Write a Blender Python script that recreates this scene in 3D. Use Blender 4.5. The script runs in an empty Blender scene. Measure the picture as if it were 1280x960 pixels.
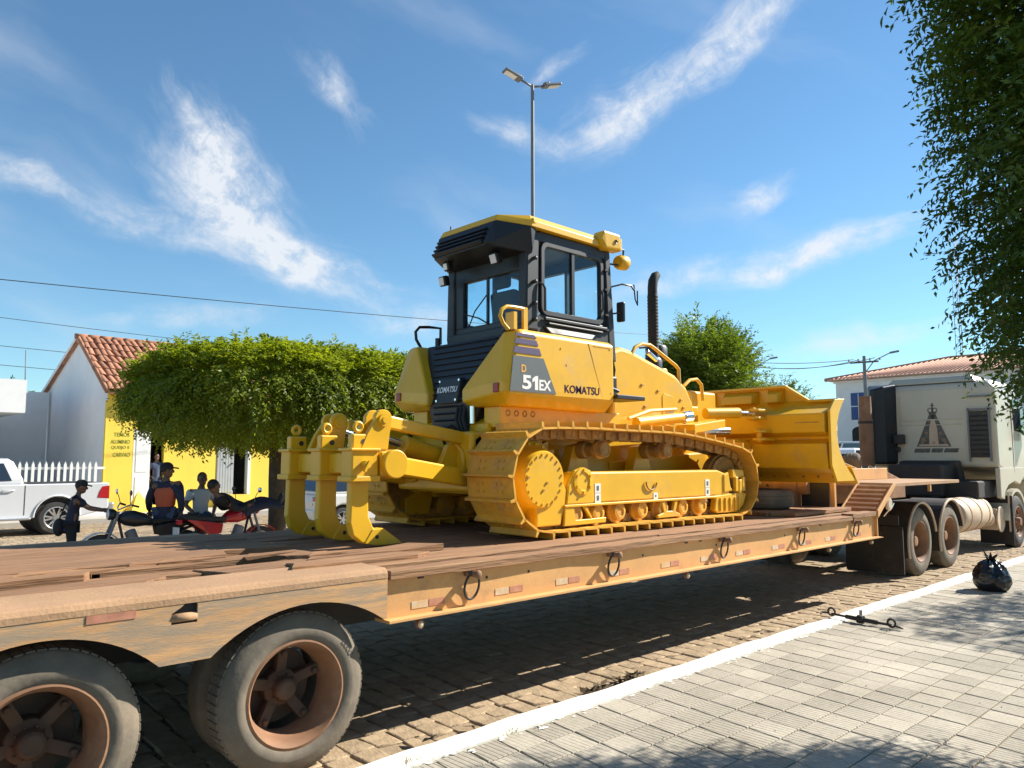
import bpy, bmesh, math, random
import numpy as np
from mathutils import Vector, Matrix, Euler
random.seed(7)
PI = math.pi
scene = bpy.context.scene
COL = scene.collection
R = math.radians

# ------------------------------------------------------------------ camera, sky, sun, exposure
CAM_H = 1.78
cam_data = bpy.data.cameras.new('camera')
cam_data.sensor_width = 36.0
cam_data.lens = 961.0 / 1280.0 * 36.0
cam_data.clip_start = 0.05
cam_data.clip_end = 3000.0
cam = bpy.data.objects.new('camera', cam_data)
COL.objects.link(cam)
cam.location = (0, 0, CAM_H)
cam.rotation_euler = (PI / 2 + R(5.528), 0, R(46.688) - PI / 2)
scene.camera = cam

SUN_VEC = Vector((1.3, -0.47, 1.02)).normalized()      # towards the sun
SUN_EL = math.asin(SUN_VEC.z)
SUN_AZ = math.atan2(SUN_VEC.y, SUN_VEC.x)
sun_data = bpy.data.lights.new('sun', 'SUN')
sun_data.energy = 5.0
sun_data.angle = R(0.53)
sun_data.color = (1.0, 0.945, 0.85)
sun = bpy.data.objects.new('sun', sun_data)
COL.objects.link(sun)
sun.location = (20, -10, 25)
sun.rotation_euler = (-SUN_VEC).to_track_quat('-Z', 'Y').to_euler()

scene.view_settings.view_transform = 'Standard'
scene.view_settings.look = 'None'
scene.view_settings.exposure = 0.98
scene.view_settings.gamma = 1.0
scene.view_settings.use_curve_mapping = False

world = bpy.data.worlds.new('World')
scene.world = world
world.use_nodes = True


def make_sky():
    nt = world.node_tree
    nt.nodes.clear()
    N = nt.nodes.new
    L = nt.links.new
    out = N('ShaderNodeOutputWorld')
    bg = N('ShaderNodeBackground')
    bg.inputs['Strength'].default_value = 0.064
    sky = N('ShaderNodeTexSky')
    sky.sky_type = 'NISHITA'
    sky.sun_disc = False
    sky.sun_elevation = SUN_EL
    sky.sun_rotation = PI / 2 - SUN_AZ
    sky.air_density = 1.0
    sky.dust_density = 0.0
    sky.ozone_density = 2.2
    tc = N('ShaderNodeTexCoord')
    sep = N('ShaderNodeSeparateXYZ')
    L(tc.outputs['Generated'], sep.inputs[0])

    def math_(op, a, b=None, c=None):
        n = N('ShaderNodeMath')
        n.operation = op
        for i, v in enumerate((a, b, c)):
            if v is None:
                continue
            if isinstance(v, (int, float)):
                n.inputs[i].default_value = v
            else:
                L(v, n.inputs[i])
        return n.outputs[0]
    az = math_('ARCTAN2', sep.outputs[1], sep.outputs[0])
    el = math_('ARCSINE', sep.outputs[2])
    comb = N('ShaderNodeCombineXYZ')
    L(az, comb.inputs[0])
    L(el, comb.inputs[1])
    # domain warp
    wn = N('ShaderNodeTexNoise')
    wn.inputs['Scale'].default_value = 9.0
    wn.inputs['Detail'].default_value = 5
    L(comb.outputs[0], wn.inputs['Vector'])
    sub = N('ShaderNodeVectorMath')
    sub.operation = 'SUBTRACT'
    L(wn.outputs['Color'], sub.inputs[0])
    sub.inputs[1].default_value = (0.5, 0.5, 0.5)
    scl = N('ShaderNodeVectorMath')
    scl.operation = 'SCALE'
    L(sub.outputs[0], scl.inputs[0])
    scl.inputs['Scale'].default_value = 0.06
    add = N('ShaderNodeVectorMath')
    add.operation = 'ADD'
    L(comb.outputs[0], add.inputs[0])
    L(scl.outputs[0], add.inputs[1])
    V = add.outputs[0]

    def cloud(azd, eld, ang, la, lb, stretch, freq, strength, lo, hi):
        mp = N('ShaderNodeMapping')
        mp.vector_type = 'TEXTURE'
        mp.inputs['Location'].default_value = (R(azd), R(eld), 0)
        mp.inputs['Rotation'].default_value = (0, 0, R(ang))
        mp.inputs['Scale'].default_value = (R(la), R(lb), 1)
        L(V, mp.inputs['Vector'])
        ln = N('ShaderNodeVectorMath')
        ln.operation = 'LENGTH'
        L(mp.outputs[0], ln.inputs[0])
        fall = N('ShaderNodeMapRange')
        fall.interpolation_type = 'SMOOTHSTEP'
        fall.inputs['From Min'].default_value = 1.0
        fall.inputs['From Max'].default_value = 0.0
        L(ln.outputs['Value'], fall.inputs['Value'])
        m2 = N('ShaderNodeMapping')
        m2.vector_type = 'TEXTURE'
        m2.inputs['Location'].default_value = (R(azd), R(eld), 0)
        m2.inputs['Rotation'].default_value = (0, 0, R(ang))
        m2.inputs['Scale'].default_value = (stretch * 1.15 / (freq * 1.7), 1.0 / (freq * 1.7), 1)
        L(V, m2.inputs['Vector'])
        ns = N('ShaderNodeTexNoise')
        ns.inputs['Scale'].default_value = 1.0
        ns.inputs['Detail'].default_value = 10
        ns.inputs['Roughness'].default_value = 0.70
        ns.inputs['Distortion'].default_value = 0.12
        L(m2.outputs[0], ns.inputs['Vector'])
        rp = N('ShaderNodeMapRange')
        rp.interpolation_type = 'SMOOTHSTEP'
        rp.inputs['From Min'].default_value = lo + 0.05
        rp.inputs['From Max'].default_value = hi + 0.08
        rp.inputs['To Max'].default_value = strength
        # ragged streaky edge: the falloff eats into the noise instead of fading it evenly
        er = math_('MULTIPLY_ADD', fall.outputs[0], 0.40, -0.24)
        sm_ = math_('ADD', ns.outputs[0], er)
        L(sm_, rp.inputs['Value'])
        soft = math_('POWER', fall.outputs[0], 0.6)
        return math_('MULTIPLY', soft, rp.outputs[0])
    parts = []
    for c in CLOUDS:
        parts.append(cloud(*c))
    tot = parts[0]
    for p_ in parts[1:]:
        tot = math_('ADD', tot, p_)
    # finer breaks inside the clouds
    bn = N('ShaderNodeTexNoise')
    bn.inputs['Scale'].default_value = 17.0
    bn.inputs['Detail'].default_value = 9
    bn.inputs['Roughness'].default_value = 0.66
    L(V, bn.inputs['Vector'])
    br = N('ShaderNodeMapRange')
    br.interpolation_type = 'SMOOTHSTEP'
    br.inputs['From Min'].default_value = 0.32
    br.inputs['From Max'].default_value = 0.66
    br.inputs['To Min'].default_value = 0.22
    br.inputs['To Max'].default_value = 1.08
    L(bn.outputs[0], br.inputs['Value'])
    tot = math_('MULTIPLY', tot, br.outputs[0])
    # a thin veil of cirrus over the whole sky
    m3 = N('ShaderNodeMapping')
    m3.vector_type = 'TEXTURE'
    m3.inputs['Rotation'].default_value = (0, 0, R(20))
    m3.inputs['Scale'].default_value = (0.55, 0.13, 1)
    L(V, m3.inputs['Vector'])
    n3 = N('ShaderNodeTexNoise')
    n3.inputs['Scale'].default_value = 1.0
    n3.inputs['Detail'].default_value = 5
    L(m3.outputs[0], n3.inputs['Vector'])
    r3 = N('ShaderNodeMapRange')
    r3.interpolation_type = 'SMOOTHSTEP'
    r3.inputs['From Min'].default_value = 0.5
    r3.inputs['From Max'].default_value = 0.85
    r3.inputs['To Max'].default_value = 0.32
    L(n3.outputs[0], r3.inputs['Value'])
    tot = math_('ADD', tot, r3.outputs[0])
    up = N('ShaderNodeMapRange')
    up.inputs['From Min'].default_value = 0.0
    up.inputs['From Max'].default_value = 0.08
    L(sep.outputs[2], up.inputs['Value'])
    tot = math_('MULTIPLY', tot, up.outputs[0])
    tot = math_('MINIMUM', tot, 0.90)
    mix = N('ShaderNodeMix')
    mix.data_type = 'RGBA'
    L(tot, mix.inputs['Factor'])
    grade = N('ShaderNodeMix')
    grade.data_type = 'RGBA'
    grade.blend_type = 'MULTIPLY'
    grade.inputs['Factor'].default_value = 1.0
    L(sky.outputs[0], grade.inputs[6])
    grade.inputs[7].default_value = SKY_TINT
    L(grade.outputs[2], mix.inputs[6])
    mix.inputs[7].default_value = (7.0, 7.3, 7.7, 1)
    L(mix.outputs[2], bg.inputs['Color'])
    L(bg.outputs[0], out.inputs[0])


SKY_TINT = (0.88, 1.18, 1.26, 1)
# azimuth, elevation, angle, half length, half width (degrees), streak stretch, frequency, strength, noise low, noise high
CLOUDS = [
    (68.5, 21.0, 58, 8.5, 4.2, 4.0, 9.0, 1.10, 0.27, 0.68),
    (66.0, 17.2, 38, 13.0, 5.6, 4.5, 9.0, 1.15, 0.26, 0.68),
    (61.0, 13.6, 16, 11.0, 4.0, 5.0, 9.0, 1.05, 0.26, 0.68),
    (71.5, 16.0, 12, 11.0, 3.0, 6.0, 10.0, 0.75, 0.28, 0.70),
    (79.5, 17.6, 14, 6.5, 1.8, 6.0, 11.0, 0.85, 0.26, 0.66),
    (60.2, 26.0, 48, 6.0, 2.6, 4.0, 12.0, 0.75, 0.28, 0.70),
    (36.5, 25.4, -24, 13.0, 3.8, 5.5, 9.0, 1.10, 0.26, 0.68),
    (28.5, 29.8, -34, 9.5, 3.2, 5.5, 10.0, 1.00, 0.27, 0.68),
    (45.5, 23.4, 20, 8.0, 1.9, 6.0, 11.0, 0.70, 0.28, 0.68),
    (43.5, 28.0, -24, 5.0, 1.5, 5.0, 12.0, 0.60, 0.28, 0.68),
    (24.8, 14.4, -7, 12.0, 2.1, 7.0, 11.0, 1.15, 0.24, 0.64),
    (28.4, 18.4, -18, 4.2, 1.7, 4.0, 14.0, 0.90, 0.24, 0.64),
    (34.5, 13.6, -8, 8.0, 2.4, 5.0, 12.0, 0.80, 0.27, 0.68),
    (53.0, 10.2, 6, 10.0, 2.4, 5.0, 11.0, 0.75, 0.27, 0.68),
    (70.0, 10.0, -4, 12.0, 1.8, 6.0, 11.0, 0.55, 0.29, 0.70),
    (22.0, 8.0, -4, 12.0, 2.0, 6.0, 11.0, 0.55, 0.28, 0.70),
]
make_sky()

# ------------------------------------------------------------------ helpers
MATS = {}


def pbr(name, base, rough=0.6, metal=0.0, var=0.12, scale=3.0, bump=0.0, bscale=60.0,
        dirt=None, dirt_amt=0.5, dscale=2.0, rnd=0.0, coat=0.0, stretch=None, spec=0.5, emit=None):
    if name in MATS:
        return MATS[name]
    m = bpy.data.materials.new(name)
    MATS[name] = m
    m.use_nodes = True
    nt = m.node_tree
    N = nt.nodes.new
    L = nt.links.new
    b = nt.nodes['Principled BSDF']
    b.inputs['Roughness'].default_value = rough
    b.inputs['Metallic'].default_value = metal
    b.inputs['Specular IOR Level'].default_value = spec
    if coat:
        b.inputs['Coat Weight'].default_value = coat
        b.inputs['Coat Roughness'].default_value = 0.12
    tc = N('ShaderNodeTexCoord')
    vec = tc.outputs['Object']
    if stretch:
        mp = N('ShaderNodeMapping')
        mp.inputs['Scale'].default_value = stretch
        L(vec, mp.inputs['Vector'])
        vec = mp.outputs[0]
    n1 = N('ShaderNodeTexNoise')
    n1.inputs['Scale'].default_value = scale
    n1.inputs['Detail'].default_value = 6
    n1.inputs['Roughness'].default_value = 0.6
    L(vec, n1.inputs['Vector'])
    ramp = N('ShaderNodeMapRange')
    ramp.inputs['From Min'].default_value = 0.3
    ramp.inputs['From Max'].default_value = 0.7
    ramp.inputs['To Min'].default_value = 1.0 - var
    ramp.inputs['To Max'].default_value = 1.0 + var
    L(n1.outputs[0], ramp.inputs['Value'])
    val = ramp.outputs[0]
    if rnd:
        oi = N('ShaderNodeObjectInfo')
        rr = N('ShaderNodeMapRange')
        rr.inputs['To Min'].default_value = 1.0 - rnd
        rr.inputs['To Max'].default_value = 1.0 + rnd
        L(oi.outputs['Random'], rr.inputs['Value'])
        mm = N('ShaderNodeMath')
        mm.operation = 'MULTIPLY'
        L(val, mm.inputs[0])
        L(rr.outputs[0], mm.inputs[1])
        val = mm.outputs[0]
    sc = N('ShaderNodeVectorMath')
    sc.operation = 'SCALE'
    sc.inputs[0].default_value = base[:3]
    L(val, sc.inputs['Scale'])
    colr = sc.outputs[0]
    if dirt:
        n2 = N('ShaderNodeTexNoise')
        n2.inputs['Scale'].default_value = dscale
        n2.inputs['Detail'].default_value = 9
        n2.inputs['Roughness'].default_value = 0.7
        L(vec, n2.inputs['Vector'])
        r2 = N('ShaderNodeMapRange')
        r2.interpolation_type = 'SMOOTHSTEP'
        r2.inputs['From Min'].default_value = 0.62 - 0.3 * dirt_amt
        r2.inputs['From Max'].default_value = 0.80 - 0.22 * dirt_amt
        r2.inputs['To Max'].default_value = min(1.0, 0.45 + dirt_amt * 0.5)
        L(n2.outputs[0], r2.inputs['Value'])
        mx = N('ShaderNodeMix')
        mx.data_type = 'RGBA'
        L(r2.outputs[0], mx.inputs['Factor'])
        L(colr, mx.inputs[6])
        mx.inputs[7].default_value = (*dirt[:3], 1)
        colr = mx.outputs[2]
        rm = N('ShaderNodeMapRange')
        rm.inputs['To Min'].default_value = rough
        rm.inputs['To Max'].default_value = min(1.0, rough + 0.3)
        L(r2.outputs[0], rm.inputs['Value'])
        L(rm.outputs[0], b.inputs['Roughness'])
    L(colr, b.inputs['Base Color'])
    if emit:
        b.inputs['Emission Color'].default_value = (*emit[:3], 1)
        b.inputs['Emission Strength'].default_value = emit[3]
    if bump:
        n3 = N('ShaderNodeTexNoise')
        n3.inputs['Scale'].default_value = bscale
        n3.inputs['Detail'].default_value = 5
        L(vec, n3.inputs['Vector'])
        bp = N('ShaderNodeBump')
        bp.inputs['Strength'].default_value = bump
        bp.inputs['Distance'].default_value = 0.01
        L(n3.outputs[0], bp.inputs['Height'])
        L(bp.outputs[0], b.inputs['Normal'])
    return m


def glass(name, tint=(0.6, 0.75, 0.8), alpha=0.35, rough=0.03):
    """Thin window pane: part see-through, part mirror."""
    if name in MATS:
        return MATS[name]
    m = bpy.data.materials.new(name)
    MATS[name] = m
    m.use_nodes = True
    nt = m.node_tree
    nt.nodes.clear()
    N = nt.nodes.new
    L = nt.links.new
    out = N('ShaderNodeOutputMaterial')
    tr = N('ShaderNodeBsdfTransparent')
    tr.inputs['Color'].default_value = (*tint, 1)
    gl = N('ShaderNodeBsdfGlossy')
    gl.inputs['Roughness'].default_value = rough
    gl.inputs['Color'].default_value = (0.95, 0.97, 1, 1)
    lw = N('ShaderNodeLayerWeight')
    lw.inputs['Blend'].default_value = 0.5
    pw = N('ShaderNodeMath')
    pw.operation = 'POWER'
    L(lw.outputs['Facing'], pw.inputs[0])
    pw.inputs[1].default_value = 4.0
    ad = N('ShaderNodeMath')
    ad.operation = 'MULTIPLY_ADD'
    ad.use_clamp = True
    L(pw.outputs[0], ad.inputs[0])
    ad.inputs[1].default_value = 0.6
    ad.inputs[2].default_value = alpha
    mx = N('ShaderNodeMixShader')
    L(ad.outputs[0], mx.inputs[0])
    L(tr.outputs[0], mx.inputs[1])
    L(gl.outputs[0], mx.inputs[2])
    L(mx.outputs[0], out.inputs[0])
    return m


ORG = {}


class MB:
    """Collects shapes and links them as one mesh object."""

    def __init__(self):
        self.v = []
        self.f = []
        self.s = []
        self.p = []

    def add(self, vs, fs, smooth=False):
        o = len(self.v)
        self.p.append(o)
        self.v.extend([tuple(p) for p in vs])
        self.f.extend([tuple(i + o for i in q) for q in fs])
        self.s.extend([smooth] * len(fs))
        return self

    def box(self, x0, x1, y0, y1, z0, z1):
        vs = [(x, y, z) for x in (x0, x1) for y in (y0, y1) for z in (z0, z1)]
        return self.add(vs, [(0, 1, 3, 2), (4, 6, 7, 5), (0, 4, 5, 1), (2, 3, 7, 6), (0, 2, 6, 4), (1, 5, 7, 3)])

    def obox(self, c, s, rot=(0, 0, 0)):
        Mx = Euler(rot).to_matrix()
        vs = [Vector(c) + Mx @ Vector((x * s[0] / 2, y * s[1] / 2, z * s[2] / 2)) for x in (-1, 1) for y in (-1, 1) for z in (-1, 1)]
        return self.add(vs, [(0, 1, 3, 2), (4, 6, 7, 5), (0, 4, 5, 1), (2, 3, 7, 6), (0, 2, 6, 4), (1, 5, 7, 3)])

    def bar(self, p0, p1, w, h, up=(0, 0, 1)):
        p0 = Vector(p0)
        p1 = Vector(p1)
        d = (p1 - p0).normalized()
        u = Vector(up)
        sd = d.cross(u)
        if sd.length < 1e-4:
            sd = d.cross(Vector((1, 0, 0)))
        sd.normalize()
        u = sd.cross(d)
        vs = []
        for p in (p0, p1):
            for a in (-1, 1):
                for b in (-1, 1):
                    vs.append(p + sd * a * w / 2 + u * b * h / 2)
        return self.add(vs, [(0, 1, 3, 2), (4, 6, 7, 5), (0, 4, 5, 1), (2, 3, 7, 6), (0, 2, 6, 4), (1, 5, 7, 3)])

    def prism(self, poly, plane, a, b):
        n = len(poly)
        mk = {'xz': lambda p, t: (p[0], t, p[1]), 'yz': lambda p, t: (t, p[0], p[1]), 'xy': lambda p, t: (p[0], p[1], t)}[plane]
        vs = [mk(p, a) for p in poly] + [mk(p, b) for p in poly]
        fs = [tuple(range(n)), tuple(range(2 * n - 1, n - 1, -1))]
        fs += [(i, (i + 1) % n, n + (i + 1) % n, n + i) for i in range(n)]
        return self.add(vs, fs)

    def hull(self, pts):
        bm = bmesh.new()
        for p in pts:
            bm.verts.new(p)
        bmesh.ops.convex_hull(bm, input=bm.verts)
        bmesh.ops.dissolve_limit(bm, angle_limit=0.02, verts=bm.verts, edges=bm.edges)
        bm.verts.index_update()
        used = [v for v in bm.verts if v.link_faces]
        idx = {v: i for i, v in enumerate(used)}
        self.add([v.co[:] for v in used], [tuple(idx[v] for v in f.verts) for f in bm.faces])
        bm.free()
        return self

    def lathe(self, prof, c, axis=(0, 1, 0), n=24, smooth=True, closed=False):
        c = Vector(c)
        ax = Vector(axis).normalized()
        t = Vector((0, 0, 1)) if abs(ax.z) < 0.9 else Vector((1, 0, 0))
        u = ax.cross(t).normalized()
        w = ax.cross(u)
        vs = []
        for (r, h) in prof:
            for i in range(n):
                a = 2 * PI * i / n
                vs.append(c + ax * h + (u * math.cos(a) + w * math.sin(a)) * r)
        fs = []
        m = len(prof)
        for j in range(m - 1 + (1 if closed else 0)):
            j2 = (j + 1) % m
            for i in range(n):
                k = (i + 1) % n
                fs.append((j * n + i, j * n + k, j2 * n + k, j2 * n + i))
        self.add(vs, fs, smooth)
        if not closed:
            o = len(self.v) - len(vs)
            for j, flip in ((0, False), (m - 1, True)):
                if prof[j][0] > 1e-4:
                    q = tuple(o + j * n + i for i in range(n))
                    self.f.append(q[::-1] if flip else q)
                    self.s.append(False)
        return self

    def cyl(self, p0, p1, r0, r1=None, n=16, smooth=True):
        p0 = Vector(p0)
        p1 = Vector(p1)
        d = p1 - p0
        return self.lathe([(r0, 0), (r0 if r1 is None else r1, d.length)], p0, d, n, smooth)

    def tube(self, pts, r, n=8, smooth=True):
        pts = [Vector(p) for p in pts]
        rs = r if isinstance(r, (list, tuple)) else [r] * len(pts)
        vs = []
        prev = None
        for i, p in enumerate(pts):
            d = (pts[min(i + 1, len(pts) - 1)] - pts[max(i - 1, 0)]).normalized()
            if prev is None:
                t = Vector((0, 0, 1)) if abs(d.z) < 0.9 else Vector((1, 0, 0))
                u = d.cross(t).normalized()
            else:
                u = (prev - d * prev.dot(d)).normalized()
            prev = u
            w = d.cross(u)
            for k in range(n):
                a = 2 * PI * k / n
                vs.append(p + (u * math.cos(a) + w * math.sin(a)) * rs[i])
        fs = []
        for i in range(len(pts) - 1):
            for k in range(n):
                k2 = (k + 1) % n
                fs.append((i * n + k, i * n + k2, (i + 1) * n + k2, (i + 1) * n + k))
        self.add(vs, fs, smooth)
        o = len(self.v) - len(vs)
        self.f.append(tuple(o + k for k in range(n))[::-1])
        self.f.append(tuple(o + (len(pts) - 1) * n + k for k in range(n)))
        self.s += [False, False]
        return self

    def ring(self, c, axis, rad, r, n=20, m=8):
        c = Vector(c)
        ax = Vector(axis).normalized()
        return self.lathe([(rad + r * math.cos(2 * PI * k / m), r * math.sin(2 * PI * k / m)) for k in range(m)], c, ax, n, True, True)

    def ell(self, c, rx, ry, rz, n=16, m=10, rot=None):
        c = Vector(c)
        Mx = Euler(rot).to_matrix() if rot else Matrix.Identity(3)
        vs = [c + Mx @ Vector((0, 0, rz))]
        for j in range(1, m):
            t = PI * j / m
            for i in range(n):
                a = 2 * PI * i / n
                vs.append(c + Mx @ Vector((rx * math.sin(t) * math.cos(a), ry * math.sin(t) * math.sin(a), rz * math.cos(t))))
        vs.append(c - Mx @ Vector((0, 0, rz)))
        fs = []
        for i in range(n):
            fs.append((0, 1 + i, 1 + (i + 1) % n))
            fs.append((len(vs) - 1, 1 + (m - 2) * n + (i + 1) % n, 1 + (m - 2) * n + i))
        for j in range(m - 2):
            for i in range(n):
                k = (i + 1) % n
                fs.append((1 + j * n + i, 1 + (j + 1) * n + i, 1 + (j + 1) * n + k, 1 + j * n + k))
        return self.add(vs, fs, True)

    def mesh(self, name, org=(0, 0, 0), fix=True):
        me = bpy.data.meshes.new(name)
        ox, oy, oz = org
        me.from_pydata([(x - ox, y - oy, z - oz) for x, y, z in self.v], [], self.f)
        me.polygons.foreach_set('use_smooth', self.s)
        if fix:
            bm = bmesh.new()
            bm.from_mesh(me)
            bmesh.ops.recalc_face_normals(bm, faces=bm.faces)
            for e in bm.edges:
                if len(e.link_faces) == 2 and e.calc_face_angle(0.0) > 0.62:
                    e.smooth = False
            bm.to_mesh(me)
            bm.free()
        me.update()
        return me

    def build(self, name, mat, parent=None, bevel=0.0, seg=2, at=None, fix=True):
        """parent: coordinates are the world's minus the parent's origin; at: base of a lone thing."""
        org = ORG.get(parent.name, (0, 0, 0)) if parent else (at or (0, 0, 0))
        me = self.mesh(name, org, fix)
        o = link(name, me, mat, parent)
        if not parent:
            o.location = org
        ORG[o.name] = org
        if bevel:
            bevel_mod(o, bevel, seg)
        return o


def build_each(mb, name, mat, parent, bevel=0.0, seg=1, group=1):
    """Link every piece of mb as an object of its own."""
    st = mb.p[::group] + [len(mb.v)]
    for a, b in zip(st[:-1], st[1:]):
        q = MB()
        sel = [k for k, f in enumerate(mb.f) if a <= min(f) < b]
        q.v = mb.v[a:b]
        q.f = [tuple(i - a for i in mb.f[k]) for k in sel]
        q.s = [mb.s[k] for k in sel]
        q.build(name, mat, parent, bevel, seg)


def bevel_mod(o, w, seg=2):
    b = o.modifiers.new('bevel', 'BEVEL')
    b.width = w
    b.segments = seg
    b.limit_method = 'ANGLE'
    b.angle_limit = R(35)


def link(name, me, mat, parent=None):
    o = bpy.data.objects.new(name, me)
    COL.objects.link(o)
    if mat is not None and me is not None:
        if isinstance(mat, str):
            mat = MATS[mat]
        if len(me.materials) == 0:
            me.materials.append(mat)
    if parent:
        o.parent = parent
    return o


def tag(o, label=None, cat=None, group=None, kind=None):
    if label:
        o['label'] = label
    if cat:
        o['category'] = cat
    if group:
        o['group'] = group
    if kind:
        o['kind'] = kind
    return o


def thing(name, label, cat, loc=(0, 0, 0), rotz=0.0, group=None, local=False):
    o = bpy.data.objects.new(name, None)
    o.empty_display_size = 0.3
    COL.objects.link(o)
    o.location = loc
    o.rotation_euler = (0, 0, rotz)
    tag(o, label, cat, group)
    ORG[o.name] = (0, 0, 0) if (local or rotz) else tuple(loc)
    return o


def copy_tree(o, parent=None):
    c = o.copy()
    COL.objects.link(c)
    c.parent = parent
    ORG[c.name] = ORG.get(o.name, (0, 0, 0))
    for ch in list(o.children):
        copy_tree(ch, c)
    return c


def text_mesh(txt, size, bold=0.0, shear=0.0, extrude=0.0015, sx=1.0):
    cu = bpy.data.curves.new('lettering', 'FONT')
    cu.body = txt
    cu.size = size
    cu.offset = bold
    cu.shear = shear
    cu.extrude = extrude
    cu.resolution_u = 4
    t = bpy.data.objects.new('lettering', cu)
    COL.objects.link(t)
    dg = bpy.context.evaluated_depsgraph_get()
    dg.update()
    me = bpy.data.meshes.new_from_object(t.evaluated_get(dg))
    bpy.data.objects.remove(t)
    bpy.data.curves.remove(cu)
    xs = [v.co.x for v in me.vertices]
    me.transform(Matrix.Translation((-min(xs), 0, 0)))
    me.transform(Matrix.Diagonal((sx, 1, 1, 1)))
    me.materials.clear()
    me.name = 'lettering'
    return me


def put_text(txt, width, height, pos, facing, mat, parent, bold=0.0, shear=0.0, name='lettering'):
    """Lettering of the given width and cap height; pos = lower left corner in the world."""
    me = text_mesh(txt, 1.0, bold, shear, 0.0006)
    xs = [v.co.x for v in me.vertices]
    ys = [v.co.y for v in me.vertices]
    me.transform(Matrix.Translation((0, -min(ys), 0)))
    me.transform(Matrix.Diagonal((width / (max(xs) - min(xs)), height / (max(ys) - min(ys)), 1, 1)))
    if facing == '-y':
        me.transform(Matrix.Rotation(PI / 2, 4, 'X'))
    elif facing == '-x':
        me.transform(Matrix.Rotation(-PI / 2, 4, 'Z') @ Matrix.Rotation(PI / 2, 4, 'X'))
    o = link(name, me, mat, parent)
    org = Vector(ORG.get(parent.name, (0, 0, 0)))
    o.location = Vector(pos) - org
    return o


def arc(cx, cz, r, a0, a1, n):
    return [(cx + r * math.cos(R(a0 + (a1 - a0) * i / n)), cz + r * math.sin(R(a0 + (a1 - a0) * i / n))) for i in range(n + 1)]


# ------------------------------------------------------------------ materials
DUST = (0.42, 0.29, 0.16)
pbr('yellow_paint', (0.76, 0.425, 0.010), 0.40, var=0.07, dirt=(0.52, 0.32, 0.10), dirt_amt=0.30, dscale=2.2, coat=0.15, bump=0.03, bscale=14)
pbr('yellow_track', (0.72, 0.37, 0.035), 0.55, var=0.12, scale=7, dirt=(0.42, 0.25, 0.10), dirt_amt=0.55, dscale=5, rnd=0.10, bump=0.15)
pbr('track_steel', (0.46, 0.25, 0.06), 0.6, var=0.2, scale=9, dirt=(0.20, 0.12, 0.06), dirt_amt=0.6, dscale=8)
pbr('black_paint', (0.012, 0.013, 0.016), 0.42, var=0.15, dirt=(0.10, 0.085, 0.06), dirt_amt=0.15)
pbr('dark_grey_paint', (0.022, 0.025, 0.030), 0.5, var=0.12, dirt=(0.14, 0.12, 0.09), dirt_amt=0.2)
pbr('black_rubber', (0.02, 0.019, 0.018), 0.75, var=0.2)
pbr('chrome', (0.72, 0.72, 0.74), 0.16, metal=1.0, var=0.05)
pbr('lamp_lens', (0.75, 0.76, 0.78), 0.12, var=0.05, spec=0.8)
pbr('decal_grey', (0.13, 0.145, 0.15), 0.4, var=0.04)
pbr('decal_violet', (0.11, 0.085, 0.16), 0.4, var=0.04)
pbr('decal_navy', (0.022, 0.008, 0.06), 0.85, var=0.03, spec=0.15)
pbr('decal_white', (0.82, 0.82, 0.80), 0.45, var=0.03)
pbr('decal_orange', (0.75, 0.40, 0.06), 0.45, var=0.03)
pbr('reflector_red', (0.33, 0.02, 0.015), 0.3, var=0.1)
pbr('orange_steel', (0.66, 0.35, 0.125), 0.6, var=0.10, scale=2.5, dirt=(0.40, 0.22, 0.11), dirt_amt=0.34, dscale=3.0, bump=0.1, bscale=40)
pbr('scraped_steel', (0.60, 0.32, 0.13), 0.65, var=0.15, scale=3, dirt=(0.30, 0.24, 0.17), dirt_amt=0.85, dscale=2.0, stretch=(1, 1, 9), bump=0.2, bscale=30)
pbr('dusty_plate', (0.38, 0.225, 0.12), 0.85, var=0.14, scale=3, dirt=(0.40, 0.24, 0.12), dirt_amt=0.4, bump=0.35, bscale=50)
pbr('rust_brown', (0.27, 0.125, 0.055), 0.8, var=0.25, scale=5, dirt=(0.40, 0.25, 0.13), dirt_amt=0.4, bump=0.3)
pbr('wheel_brown', (0.24, 0.12, 0.06), 0.75, var=0.2, scale=6, dirt=(0.36, 0.22, 0.125), dirt_amt=0.4, dscale=4)
pbr('hub_dark', (0.095, 0.052, 0.03), 0.8, var=0.3, scale=6, dirt=(0.2, 0.12, 0.07), dirt_amt=0.35)
pbr('dark_steel', (0.035, 0.028, 0.024), 0.7, var=0.3, dirt=(0.16, 0.10, 0.06), dirt_amt=0.3)
pbr('deck_wood', (0.26, 0.135, 0.065), 0.88, var=0.35, scale=5, stretch=(0.5, 9, 9), dirt=(0.38, 0.225, 0.115), dirt_amt=0.45, dscale=2.2, bump=0.9, bscale=9, rnd=0.16)
pbr('tape_red', (0.50, 0.21, 0.13), 0.5, var=0.25, scale=14, dirt=(0.5, 0.3, 0.14), dirt_amt=0.45, dscale=9)
pbr('tape_white', (0.60, 0.50, 0.35), 0.5, var=0.15, scale=14, dirt=(0.62, 0.36, 0.14), dirt_amt=0.7, dscale=9)
pbr('tyre_dusty', (0.155, 0.128, 0.095), 0.9, var=0.25, scale=5, dirt=(0.25, 0.195, 0.135), dirt_amt=0.5, dscale=3, bump=0.25, bscale=30)
pbr('tyre_black', (0.045, 0.043, 0.04), 0.85, var=0.2, dirt=(0.2, 0.17, 0.12), dirt_amt=0.3)
pbr('cab_white', (0.50, 0.455, 0.35), 0.4, var=0.05, dirt=(0.55, 0.47, 0.33), dirt_amt=0.35, coat=0.2)
pbr('tank_tan', (0.56, 0.42, 0.29), 0.6, var=0.12, dirt=(0.44, 0.30, 0.18), dirt_amt=0.4)
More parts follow.
